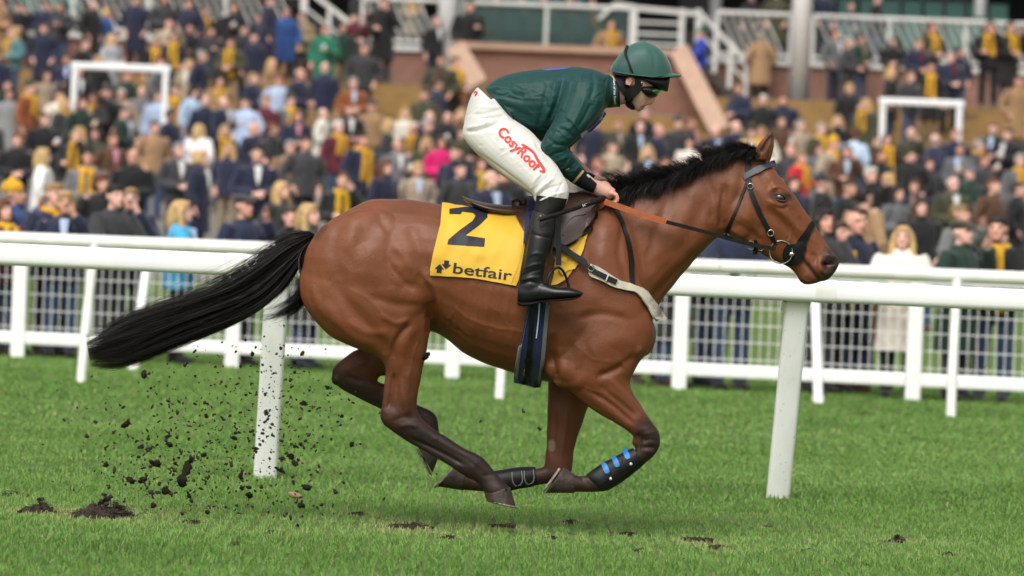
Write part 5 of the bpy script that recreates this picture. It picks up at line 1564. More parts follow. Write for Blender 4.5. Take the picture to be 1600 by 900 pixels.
def patch(bvh, poly, offset, thick=.004, step=5.0, curve=0, relief=None):
    """a sheet with the outline poly (picture points) lying on a surface, with thickness"""
    B = smooth_closed(poly, curve) if curve else np.array(poly, float)
    dense = []
    for i in range(len(B)):
        a, b = B[i], B[(i + 1) % len(B)]
        k = max(1, int(np.hypot(*(b - a)) / step))
        dense += [a + (b - a) * j / k for j in range(k)]
    B = np.array(dense)
    lo, hi = B.min(0), B.max(0)
    gx, gy = np.meshgrid(np.arange(lo[0] + step / 2, hi[0], step), np.arange(lo[1] + step / 2, hi[1], step))
    Gd = np.stack((gx.ravel(), gy.ravel()), 1)
    x, y = Gd[:, 0], Gd[:, 1]
    ins = np.zeros(len(Gd), bool); dmin = np.full(len(Gd), 1e9)
    for i in range(len(B)):
        a, b = B[i], B[(i + 1) % len(B)]
        c = (a[1] > y) != (b[1] > y)
        with np.errstate(divide='ignore', invalid='ignore'):
            xi = (b[0] - a[0]) * (y - a[1]) / (b[1] - a[1]) + a[0]
        ins ^= c & (x < xi)
        dmin = np.minimum(dmin, np.hypot(x - a[0], y - a[1]))
    Gd = Gd[ins & (dmin > step * .55)]
    P = np.concatenate((B, Gd))
    nb = len(B)
    ov, oe, of, *_ = delaunay_2d_cdt([Vector(p) for p in P], [(i, (i + 1) % nb) for i in range(nb)], [], 1, 1e-4)
    P2 = np.array([tuple(v) for v in ov])
    base, Nn = cast_all(bvh, P2, offset)
    top = base + Nn * thick
    if relief is not None:
        top = top + Nn * relief(P2)[:, None]
    n = len(P2)
    Fc = [tuple(f) for f in of]
    ec = {}
    for f in Fc:
        for a, b in zip(f, f[1:] + f[:1]):
            ec[(min(a, b), max(a, b))] = ec.get((min(a, b), max(a, b)), 0) + 1
    sk = [(a, b, b + n, a + n) for (a, b), c in ec.items() if c == 1]
    return np.concatenate((top, base)), Fc + sk

def strap(bvh, line, width, offset, thick=.004, sub=6, dys=None):
    """a flat strap along picture points on a surface"""
    C = catmull(line, sub)
    T = np.gradient(C, axis=0); T /= np.linalg.norm(T, axis=1, keepdims=True)
    Nn = np.stack((-T[:, 1], T[:, 0]), 1)
    wd = np.interp(np.linspace(0, 1, len(C)), np.linspace(0, 1, len(width)), width) if hasattr(width, '__len__') else np.full(len(C), width)
    rows = [C + Nn * (wd * k)[:, None] for k in (-.5, 0, .5)]
    P2 = np.concatenate(rows)
    base, nn = cast_all(bvh, P2, offset)
    top = base + nn * thick
    m = len(C)
    V = np.concatenate((top, base - nn * .002))
    Fc = []
    for r in (0, 1):
        for i in range(m - 1):
            a = r * m + i
            Fc.append((a, a + 1, a + m + 1, a + m))
    q = 3 * m
    for i in range(m - 1):
        Fc.append((i, i + q, i + 1 + q, i + 1)); a = 2 * m + i
        Fc.append((a, a + 1, a + 1 + q, a + q))
    Fc += [(0, m, m + q, q), (m, 2 * m, 2 * m + q, m + q), (m - 1, m - 1 + q, 2 * m - 1 + q, 2 * m - 1), (2 * m - 1, 2 * m - 1 + q, 3 * m - 1 + q, 3 * m - 1)]
    return V, Fc

def put(name, VF, m, parent, smooth=True, ang=45):
    """world-space geometry under a translated root"""
    o = np.array(parent.location) if parent.parent is None else np.array(parent.parent.location) if parent.parent.parent is None else np.array(parent.parent.parent.location)
    me = mesh(name, np.asarray(VF[0]) - o, VF[1], m, smooth)
    bm = bmesh.new(); bm.from_mesh(me); bmesh.ops.recalc_face_normals(bm, faces=bm.faces); bm.to_mesh(me); bm.free()
    if smooth:
        me.set_sharp_from_angle(angle=R(ang))
    return obj(name, me, parent)

def text_shape(body, bold=0.0, spacing=1.0):
    """2-D triangles of a line of lettering, cap height 1"""
    cu = bpy.data.curves.new('t', 'FONT'); cu.body = body; cu.offset = bold; cu.resolution_u = 4; cu.space_character = spacing
    o = bpy.data.objects.new('t', cu); COL.objects.link(o)
    me = bpy.data.meshes.new_from_object(o.evaluated_get(bpy.context.evaluated_depsgraph_get()))
    bpy.data.objects.remove(o)
    bm = bmesh.new(); bm.from_mesh(me); bpy.data.meshes.remove(me)
    bmesh.ops.remove_doubles(bm, verts=bm.verts, dist=1e-5)
    bmesh.ops.triangulate(bm, faces=bm.faces)
    return bm

def print_on(bvh, bm, to_px, offset, maxlen):
    """lay 2-D triangles on a surface; to_px maps (x, y) to picture points"""
    for _ in range(5):
        long = [e for e in bm.edges if np.hypot(*(np.array(to_px(*e.verts[0].co[:2])) - np.array(to_px(*e.verts[1].co[:2])))) > maxlen]
        if not long:
            break
        bmesh.ops.subdivide_edges(bm, edges=long, cuts=1)
        bmesh.ops.triangulate(bm, faces=bm.faces)
    bm.verts.index_update()
    P2 = np.array([to_px(*v.co[:2]) for v in bm.verts])
    V, _ = cast_all(bvh, P2, offset)
    Fc = [tuple(v.index for v in f.verts) for f in bm.faces]
    bm.free()
    return V, Fc

def poly_bm(polys):
    bm = bmesh.new()
    for p in polys:
        bm.faces.new([bm.verts.new((x, y, 0)) for x, y in p])
    bmesh.ops.triangulate(bm, faces=bm.faces)
    return bm

def bvh_of(VF):
    return BVHTree.FromPolygons([tuple(v) for v in VF[0]], [tuple(int(i) for i in f) for f in VF[1]])

def ring3(c, r, tube, axis='Y', n=24, k=8, squash=1.0):
    pts = []
    for i in range(n + 1):
        a = 2 * math.pi * i / n
        p = Vector((r * math.cos(a), 0, r * squash * math.sin(a))) if axis == 'Y' else Vector((0, r * math.cos(a), r * math.sin(a)))
        pts.append(Vector(c) + p)
    b = MB().tube(pts, tube, k, cap=False)
    return b.v, b.f

# ================================================================ materials of the tack
def fabric(name, base, rough=.75, fine=900, bump=.15, sheen=.2, var=.08):
    return mat(name, base, rough, .25, var=var, vscale=9, bump=bump, bscale=fine, sheen=sheen)
YELLOW = fabric('yellow_cloth', (.64, .385, .038), .55, 500, .05, .0, .05)
mud_specks(YELLOW, 60, .05, .57, (.16, .11, .05), 7.0)
INK = mat('charcoal_print', (.022, .022, .028), .55, .25, var=.15, vscale=20)
LEATHER = mat('black_leather', (.007, .0062, .006), .45, .25, var=.4, vscale=25, bump=.15, bscale=220)
LEATHER_B = mat('dark_brown_leather', (.055, .030, .022), .36, .5, var=.35, vscale=14, bump=.12, bscale=200)
LEATHER_T = mat('orange_rubber_grip', (.36, .095, .030), .55, .35, var=.15, vscale=40, bump=.5, bscale=350)
STEEL = mat('polished_steel', (.72, .70, .66), .18, .6, metal=1.0)
NAVY = fabric('navy_webbing', (.014, .022, .085), .7, 400, .3, .2)
GREY_EL = fabric('grey_elastic', (.16, .16, .165), .75, 500, .4, .2)
FLEECE = fabric('cream_sheepskin', (.55, .49, .38), .95, 250, .8, .5, .15)
BOOT_S = mat('black_neoprene', (.008, .008, .009), .48, .28, var=.3, vscale=20, bump=.1, bscale=300)
BLUE = mat('bright_blue_rubber', (.012, .15, .42), .4, .4)
WHITE_P = mat('white_print', (.75, .75, .74), .5, .4)

# ---- number cloth: hangs over the back on both sides
ncloth = empty('number_cloth', Vector(PP(745, 330, 0)))
tag(ncloth, 'yellow number cloth with a black 2 under the saddle', 'number cloth')
def cloth_pt(s, t):
    """s 0..1 rear to front, t 0..1 bottom to spine"""
    bot = np.array((np.interp(s, [0, .45, 1], [672, 737, 806]), np.interp(s, [0, .25, .5, 1], [430, 432, 435, 447.5])))
    top = np.array((np.interp(s, [0, 1], [690, 835]), np.interp(s, [0, .3, .6, 1], [319.5, 327, 332, 329])))
    side = np.interp(t, [0, .3, .7, 1], [0, -.5, 3.0, 0]) * (1 - s) + np.interp(t, [0, .3, .7, 1], [0, 6, 5, 0]) * s
    p = bot * (1 - t) + top * t
    p[0] += side
    return p
nS, nT = 46, 30
P2 = np.array([cloth_pt(i / (nS - 1), j / (nT - 1)) for j in range(nT) for i in range(nS)])
def cloth_relief(P):
    x, y = P[:, 0], P[:, 1]
    r = np.full(len(P), .012)
    for (ax, ay, bx, by, rad, h) in ((700, 335, 745, 400, 9, .004), (735, 345, 720, 425, 8, .004), (750, 360, 800, 440, 8, -.004), (815, 380, 800, 440, 9, .006), (688, 360, 676, 425, 6, .004),
                                     (770, 350, 812, 385, 7, .005), (745, 400, 790, 395, 7, .003), (705, 395, 735, 430, 6, -.003), (780, 400, 800, 415, 5, -.004), (716, 330, 760, 345, 5, .004)):
        d, _ = seg_dist(P, [(ax, ay), (bx, by)])
        r += h * np.exp(-(d / rad) ** 2)
    r += .0012 * np.sin(x * .23 + y * .11) + .0009 * np.sin(y * .31 - x * .08)
    return r
CV, CN = cast_all(HBVH, P2, cloth_relief)
def cloth_cast_smooth(V, it):
    G_ = V.reshape(nT, nS, 3).copy()
    for _ in range(it):
        G2 = G_.copy()
        G2[1:-1, 1:-1] = (G_[:-2, 1:-1] + G_[2:, 1:-1] + G_[1:-1, :-2] + G_[1:-1, 2:]) / 4
        G_ = G2
    return G_.reshape(-1, 3)
CV = cloth_cast_smooth(CV, 2)
cf = [(j * nS + i, j * nS + i + 1, (j + 1) * nS + i + 1, (j + 1) * nS + i) for j in range(nT - 1) for i in range(nS - 1)]
CM = CV.copy(); CM[:, 1] = 2 * HY - CM[:, 1]
n0 = len(CV)
cf2 = cf + [tuple(i + n0 for i in reversed(f)) for f in cf] + [((nT - 1) * nS + i, (nT - 1) * nS + i + 1, n0 + (nT - 1) * nS + i + 1, n0 + (nT - 1) * nS + i) for i in range(nS - 1)]
put('cloth', (np.concatenate((CV, CM)), cf2), YELLOW, ncloth, True, 180)
CBVH = bvh_of((CV, cf))
# hem stitching line near the front edge
seam = [cloth_pt(.93, t) for t in np.linspace(.02, .7, 12)]
put('seam', strap(CBVH, seam, 1.2, .0016, .0008), mat('yellow_thread', (.62, .36, .03), .7), ncloth)
two = [[(702, 326.5), (727, 323.5), (748, 324), (762, 331), (761.5, 340), (749, 352), (727.5, 368), (758, 372.5), (756.5, 386), (699, 382), (700.5, 374.5), (717, 360.5), (738, 345.5), (743, 337.5), (739, 333), (722, 331), (720, 335), (702, 334.5)]]
bm = bmesh.new()
out2 = two[0]
ov, oe, of, *_ = delaunay_2d_cdt([Vector(p) for p in out2], [(i, (i + 1) % len(out2)) for i in range(len(out2))], [], 1, 1e-4)
vv = [bm.verts.new((v.x, v.y, 0)) for v in ov]
for f in of:
    bm.faces.new([vv[i] for i in f])
put('numeral', print_on(CBVH, bm, lambda x, y: (x, y), .0016, 4), INK, ncloth)
# maker's mark: two opposed arrows, then the word
arr = lambda cx, cy, s, a: [(cx + s * (x * math.cos(a) - y * math.sin(a)), cy + s * (x * math.sin(a) + y * math.cos(a))) for x, y in ((-1, .05), (0, -1), (1, .05), (.52, .05), (.52, .85), (-.52, .85), (-.52, .05))]
bm = bmesh.new()
for poly in (arr(686.5, 420, 7.5, R(6)), arr(697.5, 413.5, 7.5, R(186))):
    bm.faces.new([bm.verts.new((x, y, 0)) for x, y in poly])
bmesh.ops.triangulate(bm, faces=bm.faces)
put('logo_arrows', print_on(CBVH, bm, lambda x, y: (x, y), .0016, 3), INK, ncloth)
def text_to(x0, y0, x1, y1, height, slant=0.0):
    """maps text units (width w) along the line (x0,y0)-(x1,y1)"""
    def mk(w):
        L_ = math.hypot(x1 - x0, y1 - y0); ux, uy = (x1 - x0) / L_, (y1 - y0) / L_
        return lambda x, y: (x0 + ux * x / w * L_ + uy * y * height + slant * y, y0 + uy * x / w * L_ - ux * y * height)
    return mk
def lettering(name, body, bvh, mk, off, m, parent, bold=.012, spacing=1.0, maxlen=4):
    bm = text_shape(body, bold, spacing)
    xs_ = [v.co.x for v in bm.verts]
    x0 = min(xs_)
    for v in bm.verts:
        v.co.x -= x0
    f = mk(max(xs_) - x0)
    return put(name, print_on(bvh, bm, f, off, maxlen), m, parent)
lettering('lettering', 'betfair', CBVH, text_to(707.5, 426.5, 799, 438.5, 23.5), .0016, INK, ncloth, .012)
# front corner of the cloth, seen before the girth
fr = patch(HBVH, [(921, 362), (915, 382), (906, 402), (893, 424), (884, 437), (870, 445), (860, 446), (864, 428), (866, 410), (880, 388), (903, 372)], lambda P: .012 + .004 * np.sin(P[:, 0] * .3 + P[:, 1] * .22), .003, 4)
put('cloth_front', fr, YELLOW, ncloth)
fold = patch(HBVH, [(864, 403), (880, 412), (903, 413), (897, 421), (884, 424), (876, 432), (868, 418)], lambda P: .020 + .008 * np.sin((P[:, 1] - 400) * .28), .003, 4)
put('fold', fold, YELLOW, ncloth)

# ---- saddle
saddle = empty('racing_saddle', Vector(PP(850, 335, 0)))
tag(saddle, 'small brown leather racing saddle with stirrups and blue girth', 'saddle')
for sd in (-1, 1):
    flap = patch(HBVH, [(866, 316), (900, 312), (925, 312), (932, 326), (933, 342), (924, 358), (908, 373), (892, 384), (874, 391), (862, 391), (856, 372), (858, 340)], .030, .007, 5, 3,
                 lambda P: .012 * np.exp(-(((P[:, 0] - 895) / 32) ** 2 + ((P[:, 1] - 345) / 26) ** 2)))
    rear = patch(HBVH, [(800, 322), (836, 319), (840, 345), (834, 372), (827, 378), (817, 362), (806, 342)], .022, .006, 5, 2)
    if sd > 0:
        for q_ in (flap, rear):
            q_[0][:, 1] = 2 * HY - q_[0][:, 1]
    fo = put('flap', flap, LEATHER_B, saddle)
    put('rear_panel', rear, LEATHER_B, saddle)
    if sd < 0:
        SB = bvh_of(flap)
        put('flap_edge', strap(SB, [(931, 330), (931, 342), (922, 358), (906, 372), (890, 382), (874, 388), (864, 389)], 3.0, .001, .004), LEATHER, fo)
        put('knee_roll', strap(SB, [(915, 334), (896, 338), (884, 350), (880, 368)], 2.4, .001, .003), LEATHER_B, fo)
seat = pair_loft([(722, 306, 724, 312, .018, 0), (735, 310.5, 738, 322, .075, 0), (760, 317, 764, 334, .115, 0), (795, 320.5, 800, 340, .13, 0), (830, 318, 834, 342, .12, 0), (865, 311, 868, 335, .10, 0), (900, 300, 904, 325, .085, 0), (922, 296, 928, 322, .06, 0), (934, 304, 935, 318, .03, 0)], 5, 24)
put('seat', seat, LEATHER_B, saddle)
put('surcingle', strap(bvh_of((np.concatenate((seat[0], HV)), list(seat[1]) + [tuple(int(v) + len(seat[0]) for v in p.vertices) for p in horse_me.polygons])), [(829, 318), (829, 335), (826, 360), (822, 385)], 11, .032, .003), NAVY, saddle)
gl = [(827, 470), (858, 470), (856, 500), (853, 540), (849, 575), (846, 601), (836, 602), (823, 598), (804, 594), (806, 575), (812, 540), (819, 505)]
gV = patch(HBVH, gl, .008, .005, 5)
gro = put('girth', gV, NAVY, saddle)
GB = bvh_of(gV)
put('elastic_edge', strap(GB, [(826, 472), (818, 510), (811, 548), (806, 592)], 6, .001, .003), GREY_EL, gro)
put('elastic_edge', strap(GB, [(856, 472), (852, 515), (848, 560), (843, 599)], 6, .001, .003), GREY_EL, gro)
put('piping', strap(GB, [(843, 474), (841, 500), (838, 528)], 1.6, .002, .002), WHITE_P, gro)
put('girth_strap', strap(GB, [(832, 480), (829, 530), (826, 560), (823, 596)], 8, .002, .003), LEATHER, gro)
put('girth_buckle', strap(GB, [(820, 562), (832, 563)], 5, .006, .003), LEATHER, gro)
put('buckle_tongue', strap(GB, [(820, 575), (819, 585)], 1.6, .006, .003), STEEL, gro)

# stirrup leather and iron on each side
for sd in (-1, 1):
    def flip(VF):
        if sd > 0:
            VF = (np.array(VF[0], float), VF[1]); VF[0][:, 1] = 2 * HY - VF[0][:, 1]
        return VF
    mb = MB()
    for a, b in (((868, 340), (858, 400)), ((872, 345), (873, 415))):
        mb.beam(PP(a[0], a[1], -.335), PP(b[0], b[1], -.35), .024, .004, up=(0, 1, 0))
    put('stirrup_leather', flip((mb.v, mb.f)), LEATHER, saddle)
    pts = [PP(x, y, dy) for x, y, dy in ((855, 446, -.40), (857, 432, -.40), (863, 423, -.385), (872, 418, -.365), (880, 424, -.35), (886, 438, -.335), (889, 452, -.33), (886, 460, -.33))]
    mb = MB().tube([Vector(p) for p in catmull([tuple(p) for p in pts], 4)], .0062, 8)
    mb.beam(PP(856, 455, -.40), PP(886, 461, -.33), .03, .010, up=(0, 0, 1))
    mb.beam(PP(855, 446, -.40), PP(856, 455, -.40), .012, .012, up=(0, 1, 0))
    put('stirrup_iron', flip((mb.v, mb.f)), BOOT_S, saddle)

# ---- breastplate
bpl = empty('breastplate', Vector(PP(980, 450, -.2)))
tag(bpl, 'cream sheepskin breastplate with black straps across the chest', 'breastplate')
put('strap', strap(HBVH, [(870, 388), (890, 401), (908, 412), (922, 419)], 9.5, .036, .004), LEATHER, bpl)
fl = patch(HBVH, [(926, 413), (945, 424), (968, 440), (985, 446), (1000, 452), (1013, 464), (1025, 477), (1033, 489), (1036, 497), (1021, 503), (1012, 487), (1004, 474), (993, 459), (980, 455), (960, 449), (938, 438), (920, 429)], .012, .009, 3.5, 2)
flo = put('sheepskin_pad', fl, FLEECE, bpl)
FBV = bvh_of(fl)
put('billet', strap(FBV, [(918, 417), (932, 426), (948, 434), (963, 441)], 8, .002, .004), LEATHER, bpl)
put('buckle', ring3(cast(FBV, 924, 419)[0] + np.array((0, -.014, 0)), .013, .0028, squash=1.0), STEEL, bpl)
put('keeper', strap(FBV, [(946, 440), (950, 430)], 2.0, .006, .003), STEEL, bpl)
put('neck_strap', strap(HBVH, [(962, 328), (971, 348), (979, 372), (984, 398), (986, 425), (988, 452)], 6.5, .006, .005), LEATHER, bpl)

# ---- tendon boots on the forelegs
def leg_boot(name, label, st, dys, studs):
    root = empty(name, Vector(PP(st[0][0], st[0][1], dys)))
    tag(root, label, 'leg boot', 'tendon boots on the forelegs')
    V, Fc = pair_loft(st, 4, 24)
    put('shell', (V, Fc), BOOT_S, root)
    bv = bvh_of((V, Fc))
    return root, bv
r_, bv = leg_boot('tendon_boot', 'black tendon boot with three blue pads on the nearer foreleg', [(987, 697, 1007, 721, .042, -.16), (972, 704, 992, 734, .044, -.16), (955, 713, 975, 747, .042, -.16), (938, 722, 960, 757, .044, -.16), (921, 734, 948, 763, .046, -.16), (914, 740, 938, 765, .03, -.16)], -.16, 1)
for k, (cx, cy) in enumerate(((979, 710), (962.5, 722), (946.5, 732))):
    a = R(66)
    pl = [(cx + 7.6 * math.cos(t) * math.cos(a) - 4.0 * math.sin(t) * math.sin(a), cy + 7.6 * math.cos(t) * math.sin(a) + 4.0 * math.sin(t) * math.cos(a)) for t in np.linspace(0, 2 * np.pi, 16, endpoint=False)]
    pl = [(cx + 8.2 * np.sign(math.cos(t)) * abs(math.cos(t)) ** .5 * math.cos(a) - 4.2 * np.sign(math.sin(t)) * abs(math.sin(t)) ** .6 * math.sin(a), cy + 8.2 * np.sign(math.cos(t)) * abs(math.cos(t)) ** .5 * math.sin(a) + 4.2 * np.sign(math.sin(t)) * abs(math.sin(t)) ** .6 * math.cos(a)) for t in np.linspace(0, 2 * np.pi, 20, endpoint=False)]
    put('pad', patch(bv, pl, .001, .005, 3), BLUE, r_)
for ln in ([(995, 708), (985, 728)], [(972, 715), (966, 742)], [(955, 726), (950, 752)]):
    put('strap', strap(bv, ln, 3, .001, .003), LEATHER, r_)
put('strap', strap(bv, [(990, 727), (970, 741), (945, 755)], 6, .001, .004), LEATHER, r_)
for cx, cy in ((986, 725), (954, 748)):
    put('stud', (lambda b: (b.v, b.f))(MB().ball(cast(bv, cx, cy)[0], .008, 8, 6)), mat('silver_print', (.6, .55, .5), .4, .5), r_)
r_, bv = leg_boot('tendon_boot', 'plain black tendon boot on the farther foreleg', [(837, 732, 840, 761, .036, .16), (820, 732, 824, 764, .042, .16), (800, 734, 803, 769, .043, .16), (782, 737, 785, 772, .044, .16), (770, 739, 772, 773, .036, .16)], .16, 0)
for ln in ([(833, 734), (834, 750), (826, 757), (820, 750), (819, 736)], [(815, 736), (816, 752), (808, 760), (801, 752), (800, 738)]):
    put('flap', strap(bv, ln, 1.6, .001, .0025), GREY_EL, r_)
put('strap', strap(bv, [(834, 757), (815, 760), (790, 764)], 4, .001, .003), LEATHER, r_)

# ---- bridle
bridle = empty('bridle', Vector(PP(1200, 330, 0)))
tag(bridle, 'black leather bridle with steel ring bit and orange rubber reins', 'bridle')
def hs(name, ln, w, off=.003, th=.005, m=LEATHER, parent=None):
    return put(name, strap(HBVH, ln, w, off, th), m, parent or bridle)
hs('headpiece', [(1168, 238), (1168, 252), (1168.5, 268), (1171, 288)], [10, 10, 9, 8])
cheek = hs('cheekpiece', [(1171, 286), (1174, 302), (1182, 322), (1192, 343), (1202, 362), (1208, 374), (1212, 380)], [7.5, 7.5, 8, 7, 6])
hs('browband', [(1162, 278), (1174, 271), (1190, 263), (1209, 257)], 9, .006, .006, mat('dark_blue_leather', (.022, .026, .034), .35, .5))
hs('throatlash', [(1168, 284), (1160, 305), (1150, 330), (1140, 353), (1133, 370)], 4.0)
hs('noseband', [(1270, 348), (1262, 362), (1254, 376), (1250, 388)], [7, 9, 13, 20], .004, .006)
put('bit_guard', patch(HBVH, [(1224, 390), (1231, 382), (1243, 381), (1254, 378), (1257, 392), (1254, 406), (1243, 413), (1230, 411), (1223, 401)], .006, .007, 3.5, 2), BOOT_S, bridle)
bc = cast(HBVH, 1220, 394)[0] + np.array((0, -.016, 0))
put('bit_ring', ring3(bc, .0525, .0036, n=32), STEEL, bridle)
put('bit_joint', (lambda b: (b.v, b.f))(MB().ball(cast(HBVH, 1236.5, 397)[0] + np.array((0, -.02, 0)), (.014, .01, .010), 12, 8)), STEEL, bridle)
for cx, cy, rr in ((1172, 291, .013), (1204, 364, .014), (1188, 387, .013)):
    put('buckle', ring3(cast(HBVH, cx, cy)[0] + np.array((0, -.012, 0)), rr, .0025, n=4 * 3), STEEL, bridle)
put('rein_ring', ring3(cast(HBVH, 1173, 383)[0] + np.array((0, -.02, 0)), .018, .0028), STEEL, bridle)
put('rein_stop', patch(HBVH, [(1178, 374), (1183, 374), (1186, 392), (1180, 393)], .010, .010, 3), LEATHER, bridle)
def ribbon(pts, w, th, sub=5):
    """a flat strap through 3-D points, broad side to the viewer"""
    C = catmull([tuple(p) for p in pts], sub)
    b = MB()
    T = np.gradient(C, axis=0); T /= np.linalg.norm(T, axis=1, keepdims=True)
    U = np.cross(T, (0, 1, 0)); U /= np.linalg.norm(U, axis=1, keepdims=True)
    Q = np.cross(U, T)
    V = []
    for s_, t_ in ((-1, -1), (1, -1), (1, 1), (-1, 1)):
        V.append(C + U * w / 2 * s_ + Q * th / 2 * t_)
    m = len(C)
    V = np.concatenate(V)
    Fc = []
    for k in range(4):
        k2 = (k + 1) % 4
        Fc += [(k * m + i, k * m + i + 1, k2 * m + i + 1, k2 * m + i) for i in range(m - 1)]
    Fc += [(0, m, 2 * m, 3 * m), (m - 1, 4 * m - 1, 3 * m - 1, 2 * m - 1)]
    return V, Fc
put('rein', ribbon([PP(1212, 389, -.135), PP(1190, 385, -.14), PP(1160, 379, -.15), PP(1100, 362, -.17), PP(1038, 346, -.19)], .017, .005), LEATHER, bridle)
put('rein_grip', ribbon([PP(1040, 346.5, -.19), PP(1000, 334.5, -.18), PP(965, 322, -.16), PP(945, 315, -.13)], .028, .009), LEATHER_T, bridle)
put('grip_end', ribbon([PP(1041, 347, -.19), PP(1032, 344, -.189)], .033, .013, 2), LEATHER_T, bridle)
put('rein', ribbon([PP(1212, 389, .135), PP(1100, 362, .17), PP(1038, 346, .17), PP(980, 320, .1), PP(958, 306, .03)], .017, .005), LEATHER, bridle)
put('rein_loop', ribbon([PP(945, 315, -.13), PP(938, 322, -.12), PP(930, 324, -.10), PP(932, 316, -.08), PP(948, 310, -.04), PP(960, 300, 0), PP(958, 288, .02), PP(945, 286, .03)], .024, .007), LEATHER_T, bridle)
put('rein_bight', ribbon([PP(905, 302, -.04), PP(925, 306, -.06), PP(940, 312, -.08)], .022, .006), LEATHER_T, bridle)
# ================================================================ the jockey
JO = Vector(PP(860, 330, 0))
jockey = empty('person', JO)
tag(jockey, 'jockey in green silks and white breeches crouched over the racing saddle', 'person')
SKIN = mat('skin', (.62, .355, .28), .5, .35, var=.10, vscale=22, bump=.06, bscale=260)
SILK = mat('green_silk', (.0035, .041, .036), .55, .28, var=.10, vscale=6, sheen=.05, bump=.04, bscale=700)
SILK_B = mat('royal_blue_silk', (.020, .026, .26), .38, .5, sheen=.3)
WHITE_B = mat('white_breeches', (.58, .57, .525), .55, .35, var=.04, vscale=7, bump=.05, bscale=600, sheen=.2)
CAP = mat('green_cap_silk', (.020, .078, .064), .5, .35, var=.10, vscale=9, sheen=.25, bump=.05, bscale=700)
BLACK_F = fabric('black_lycra', (.006, .006, .0065), .65, 700, .2, .0)
BOOT = mat('polished_black_boot', (.007, .007, .0075), .3, .4, var=.3, vscale=16, bump=.06, bscale=150)
CUFF = fabric('dark_cuff', (.004, .007, .008), .7, 500, .4, .0)
mud_specks(WHITE_B, 55, .05, .56, (.20, .16, .12), 6.0)
RED = mat('red_print', (.62, .018, .022), .5, .35)
TAN = mat('tan_band', (.55, .36, .20), .6)
def mirr(st):
    return [tuple(list(s[:5]) + [-(s[5] if len(s) > 5 else 0)] + list(s[6:])) for s in st]
def shrink(st, k, kb):
    o = []
    for s in st:
        cx, cy = (s[0] + s[2]) / 2, (s[1] + s[3]) / 2
        o.append((cx + (s[0] - cx) * k, cy + (s[1] - cy) * k, cx + (s[2] - cx) * k, cy + (s[3] - cy) * k, s[4] * kb, *s[5:]))
    return o
TORSO = [(757, 138, 796, 186, .150), (775, 124, 812, 207, .165), (802, 114, 838, 219, .178), (846, 107.5, 868, 222, .188), (892, 104, 904, 213, .192, 0, -.05), (926, 108, 932, 192, .178, 0, -.05), (946, 116, 945, 171, .12), (954, 119, 953, 167, .085)]
SLEEVE = [(884, 128, 944, 132, .075, -.145), (880, 150, 944, 160, .085, -.175), (866, 187, 922, 196, .073, -.215), (850, 215, 895, 224, .064, -.235), (843, 238, 886, 233, .058, -.24), (861, 261, 894, 243, .055, -.215), (884, 280, 907, 258, .048, -.175), (894, 286, 912, 265, .043, -.155)]
SLEEVE_F = mirr([(s[0] + 6, s[1] - 2, s[2] + 6, s[3] - 2, *s[4:]) for s in SLEEVE])
HIPS = [(746, 136, 792, 182, .145), (736, 150, 796, 196, .165), (727, 180, 792, 206, .18), (724, 208, 790, 216, .17)]
LEG = [(728, 186, 776, 152, .10, -.085), (723.5, 212, 800, 184, .108, -.115), (743, 238, 829, 206, .102, -.165), (784, 273, 851, 232, .09, -.22), (813, 292, 872, 264, .078, -.262), (831, 304, 886, 290, .07, -.29), (835, 314, 887, 309, .064, -.305), (838, 318, 881, 325, .056, -.312)]
SHIN = [(836, 308, 884, 318, .05, -.31), (833, 328, 867, 341, .053, -.325), (827, 354, 865, 364, .056, -.345), (821, 392, 857, 396, .055, -.36), (814, 426, 849, 428, .044, -.37), (809, 448, 851, 444, .041, -.375), (809, 462, 846, 458, .038, -.375)]
FOOT = [(808, 468, 809, 444, .026, -.372), (818, 474, 822, 438, .038, -.375), (840, 470, 846, 439, .042, -.378), (865, 467, 864, 445.5, .044, -.382), (888, 465, 888, 448, .043, -.386), (903, 462, 902, 452, .033, -.388), (909, 458.5, 909, 456, .012, -.388)]
HEADST = [(1022, 74, 978, 76, .035), (1034, 92, 964, 92, .066), (1037, 108, 960, 106, .076), (1033, 126, 962, 121, .077), (1027, 138, 965, 133, .073), (1019, 147, 969, 143, .069), (1014, 156, 973, 151, .063), (1011, 163, 978, 157, .054), (1006, 170, 984, 163, .042), (998, 175, 989, 169, .024)]
NECKST = [(946, 118, 946, 166, .07), (960, 116, 968, 164, .064), (975, 114, 985, 160, .062), (990, 112, 996, 150, .06)]
FORE = [(861, 259, 893, 244, .05, -.215), (886, 280, 906, 260, .042, -.172), (908, 290, 920, 274, .034, -.14), (922, 300, 932, 283, .028, -.12)]
PALM = [(921, 300, 931, 282, .027, -.12), (932, 307, 940, 284, .034, -.105), (945, 312, 952, 290, .040, -.095), (955, 311, 961, 296, .036, -.09)]
def chain(pts, r, n=10):
    b = MB().tube([Vector(p) for p in catmull([tuple(p) for p in pts], 3)], list(np.interp(np.linspace(0, 1, (len(pts) - 1) * 3 + 1), np.linspace(0, 1, len(r)), r)), n)
    return np.array(b.v), b.f
def fingers(sx, sy, sg):
    out = []
    for k in range(4):
        dy = sg * (-.128 + .022 * k)
        x0, y0 = 955 - 1.2 * k + sx, 300 + 1.5 * abs(k - 1) + sy
        out.append(chain([PP(x0, y0, dy), PP(x0 + 8 - k * .6, y0 + 4, dy), PP(x0 + 9.5 - k, y0 + 12, dy), PP(x0 + 1, y0 + 17.5, dy + sg * .004), PP(x0 - 7, y0 + 15, dy + sg * .008)], [.0095, .0098, .0092, .0085, .006]))
        out.append((lambda b: (np.array(b.v), b.f))(MB().ball(PP(x0 + 7.5 - k * .6, y0 + 3, dy), .0108, 10, 8)))
    return out
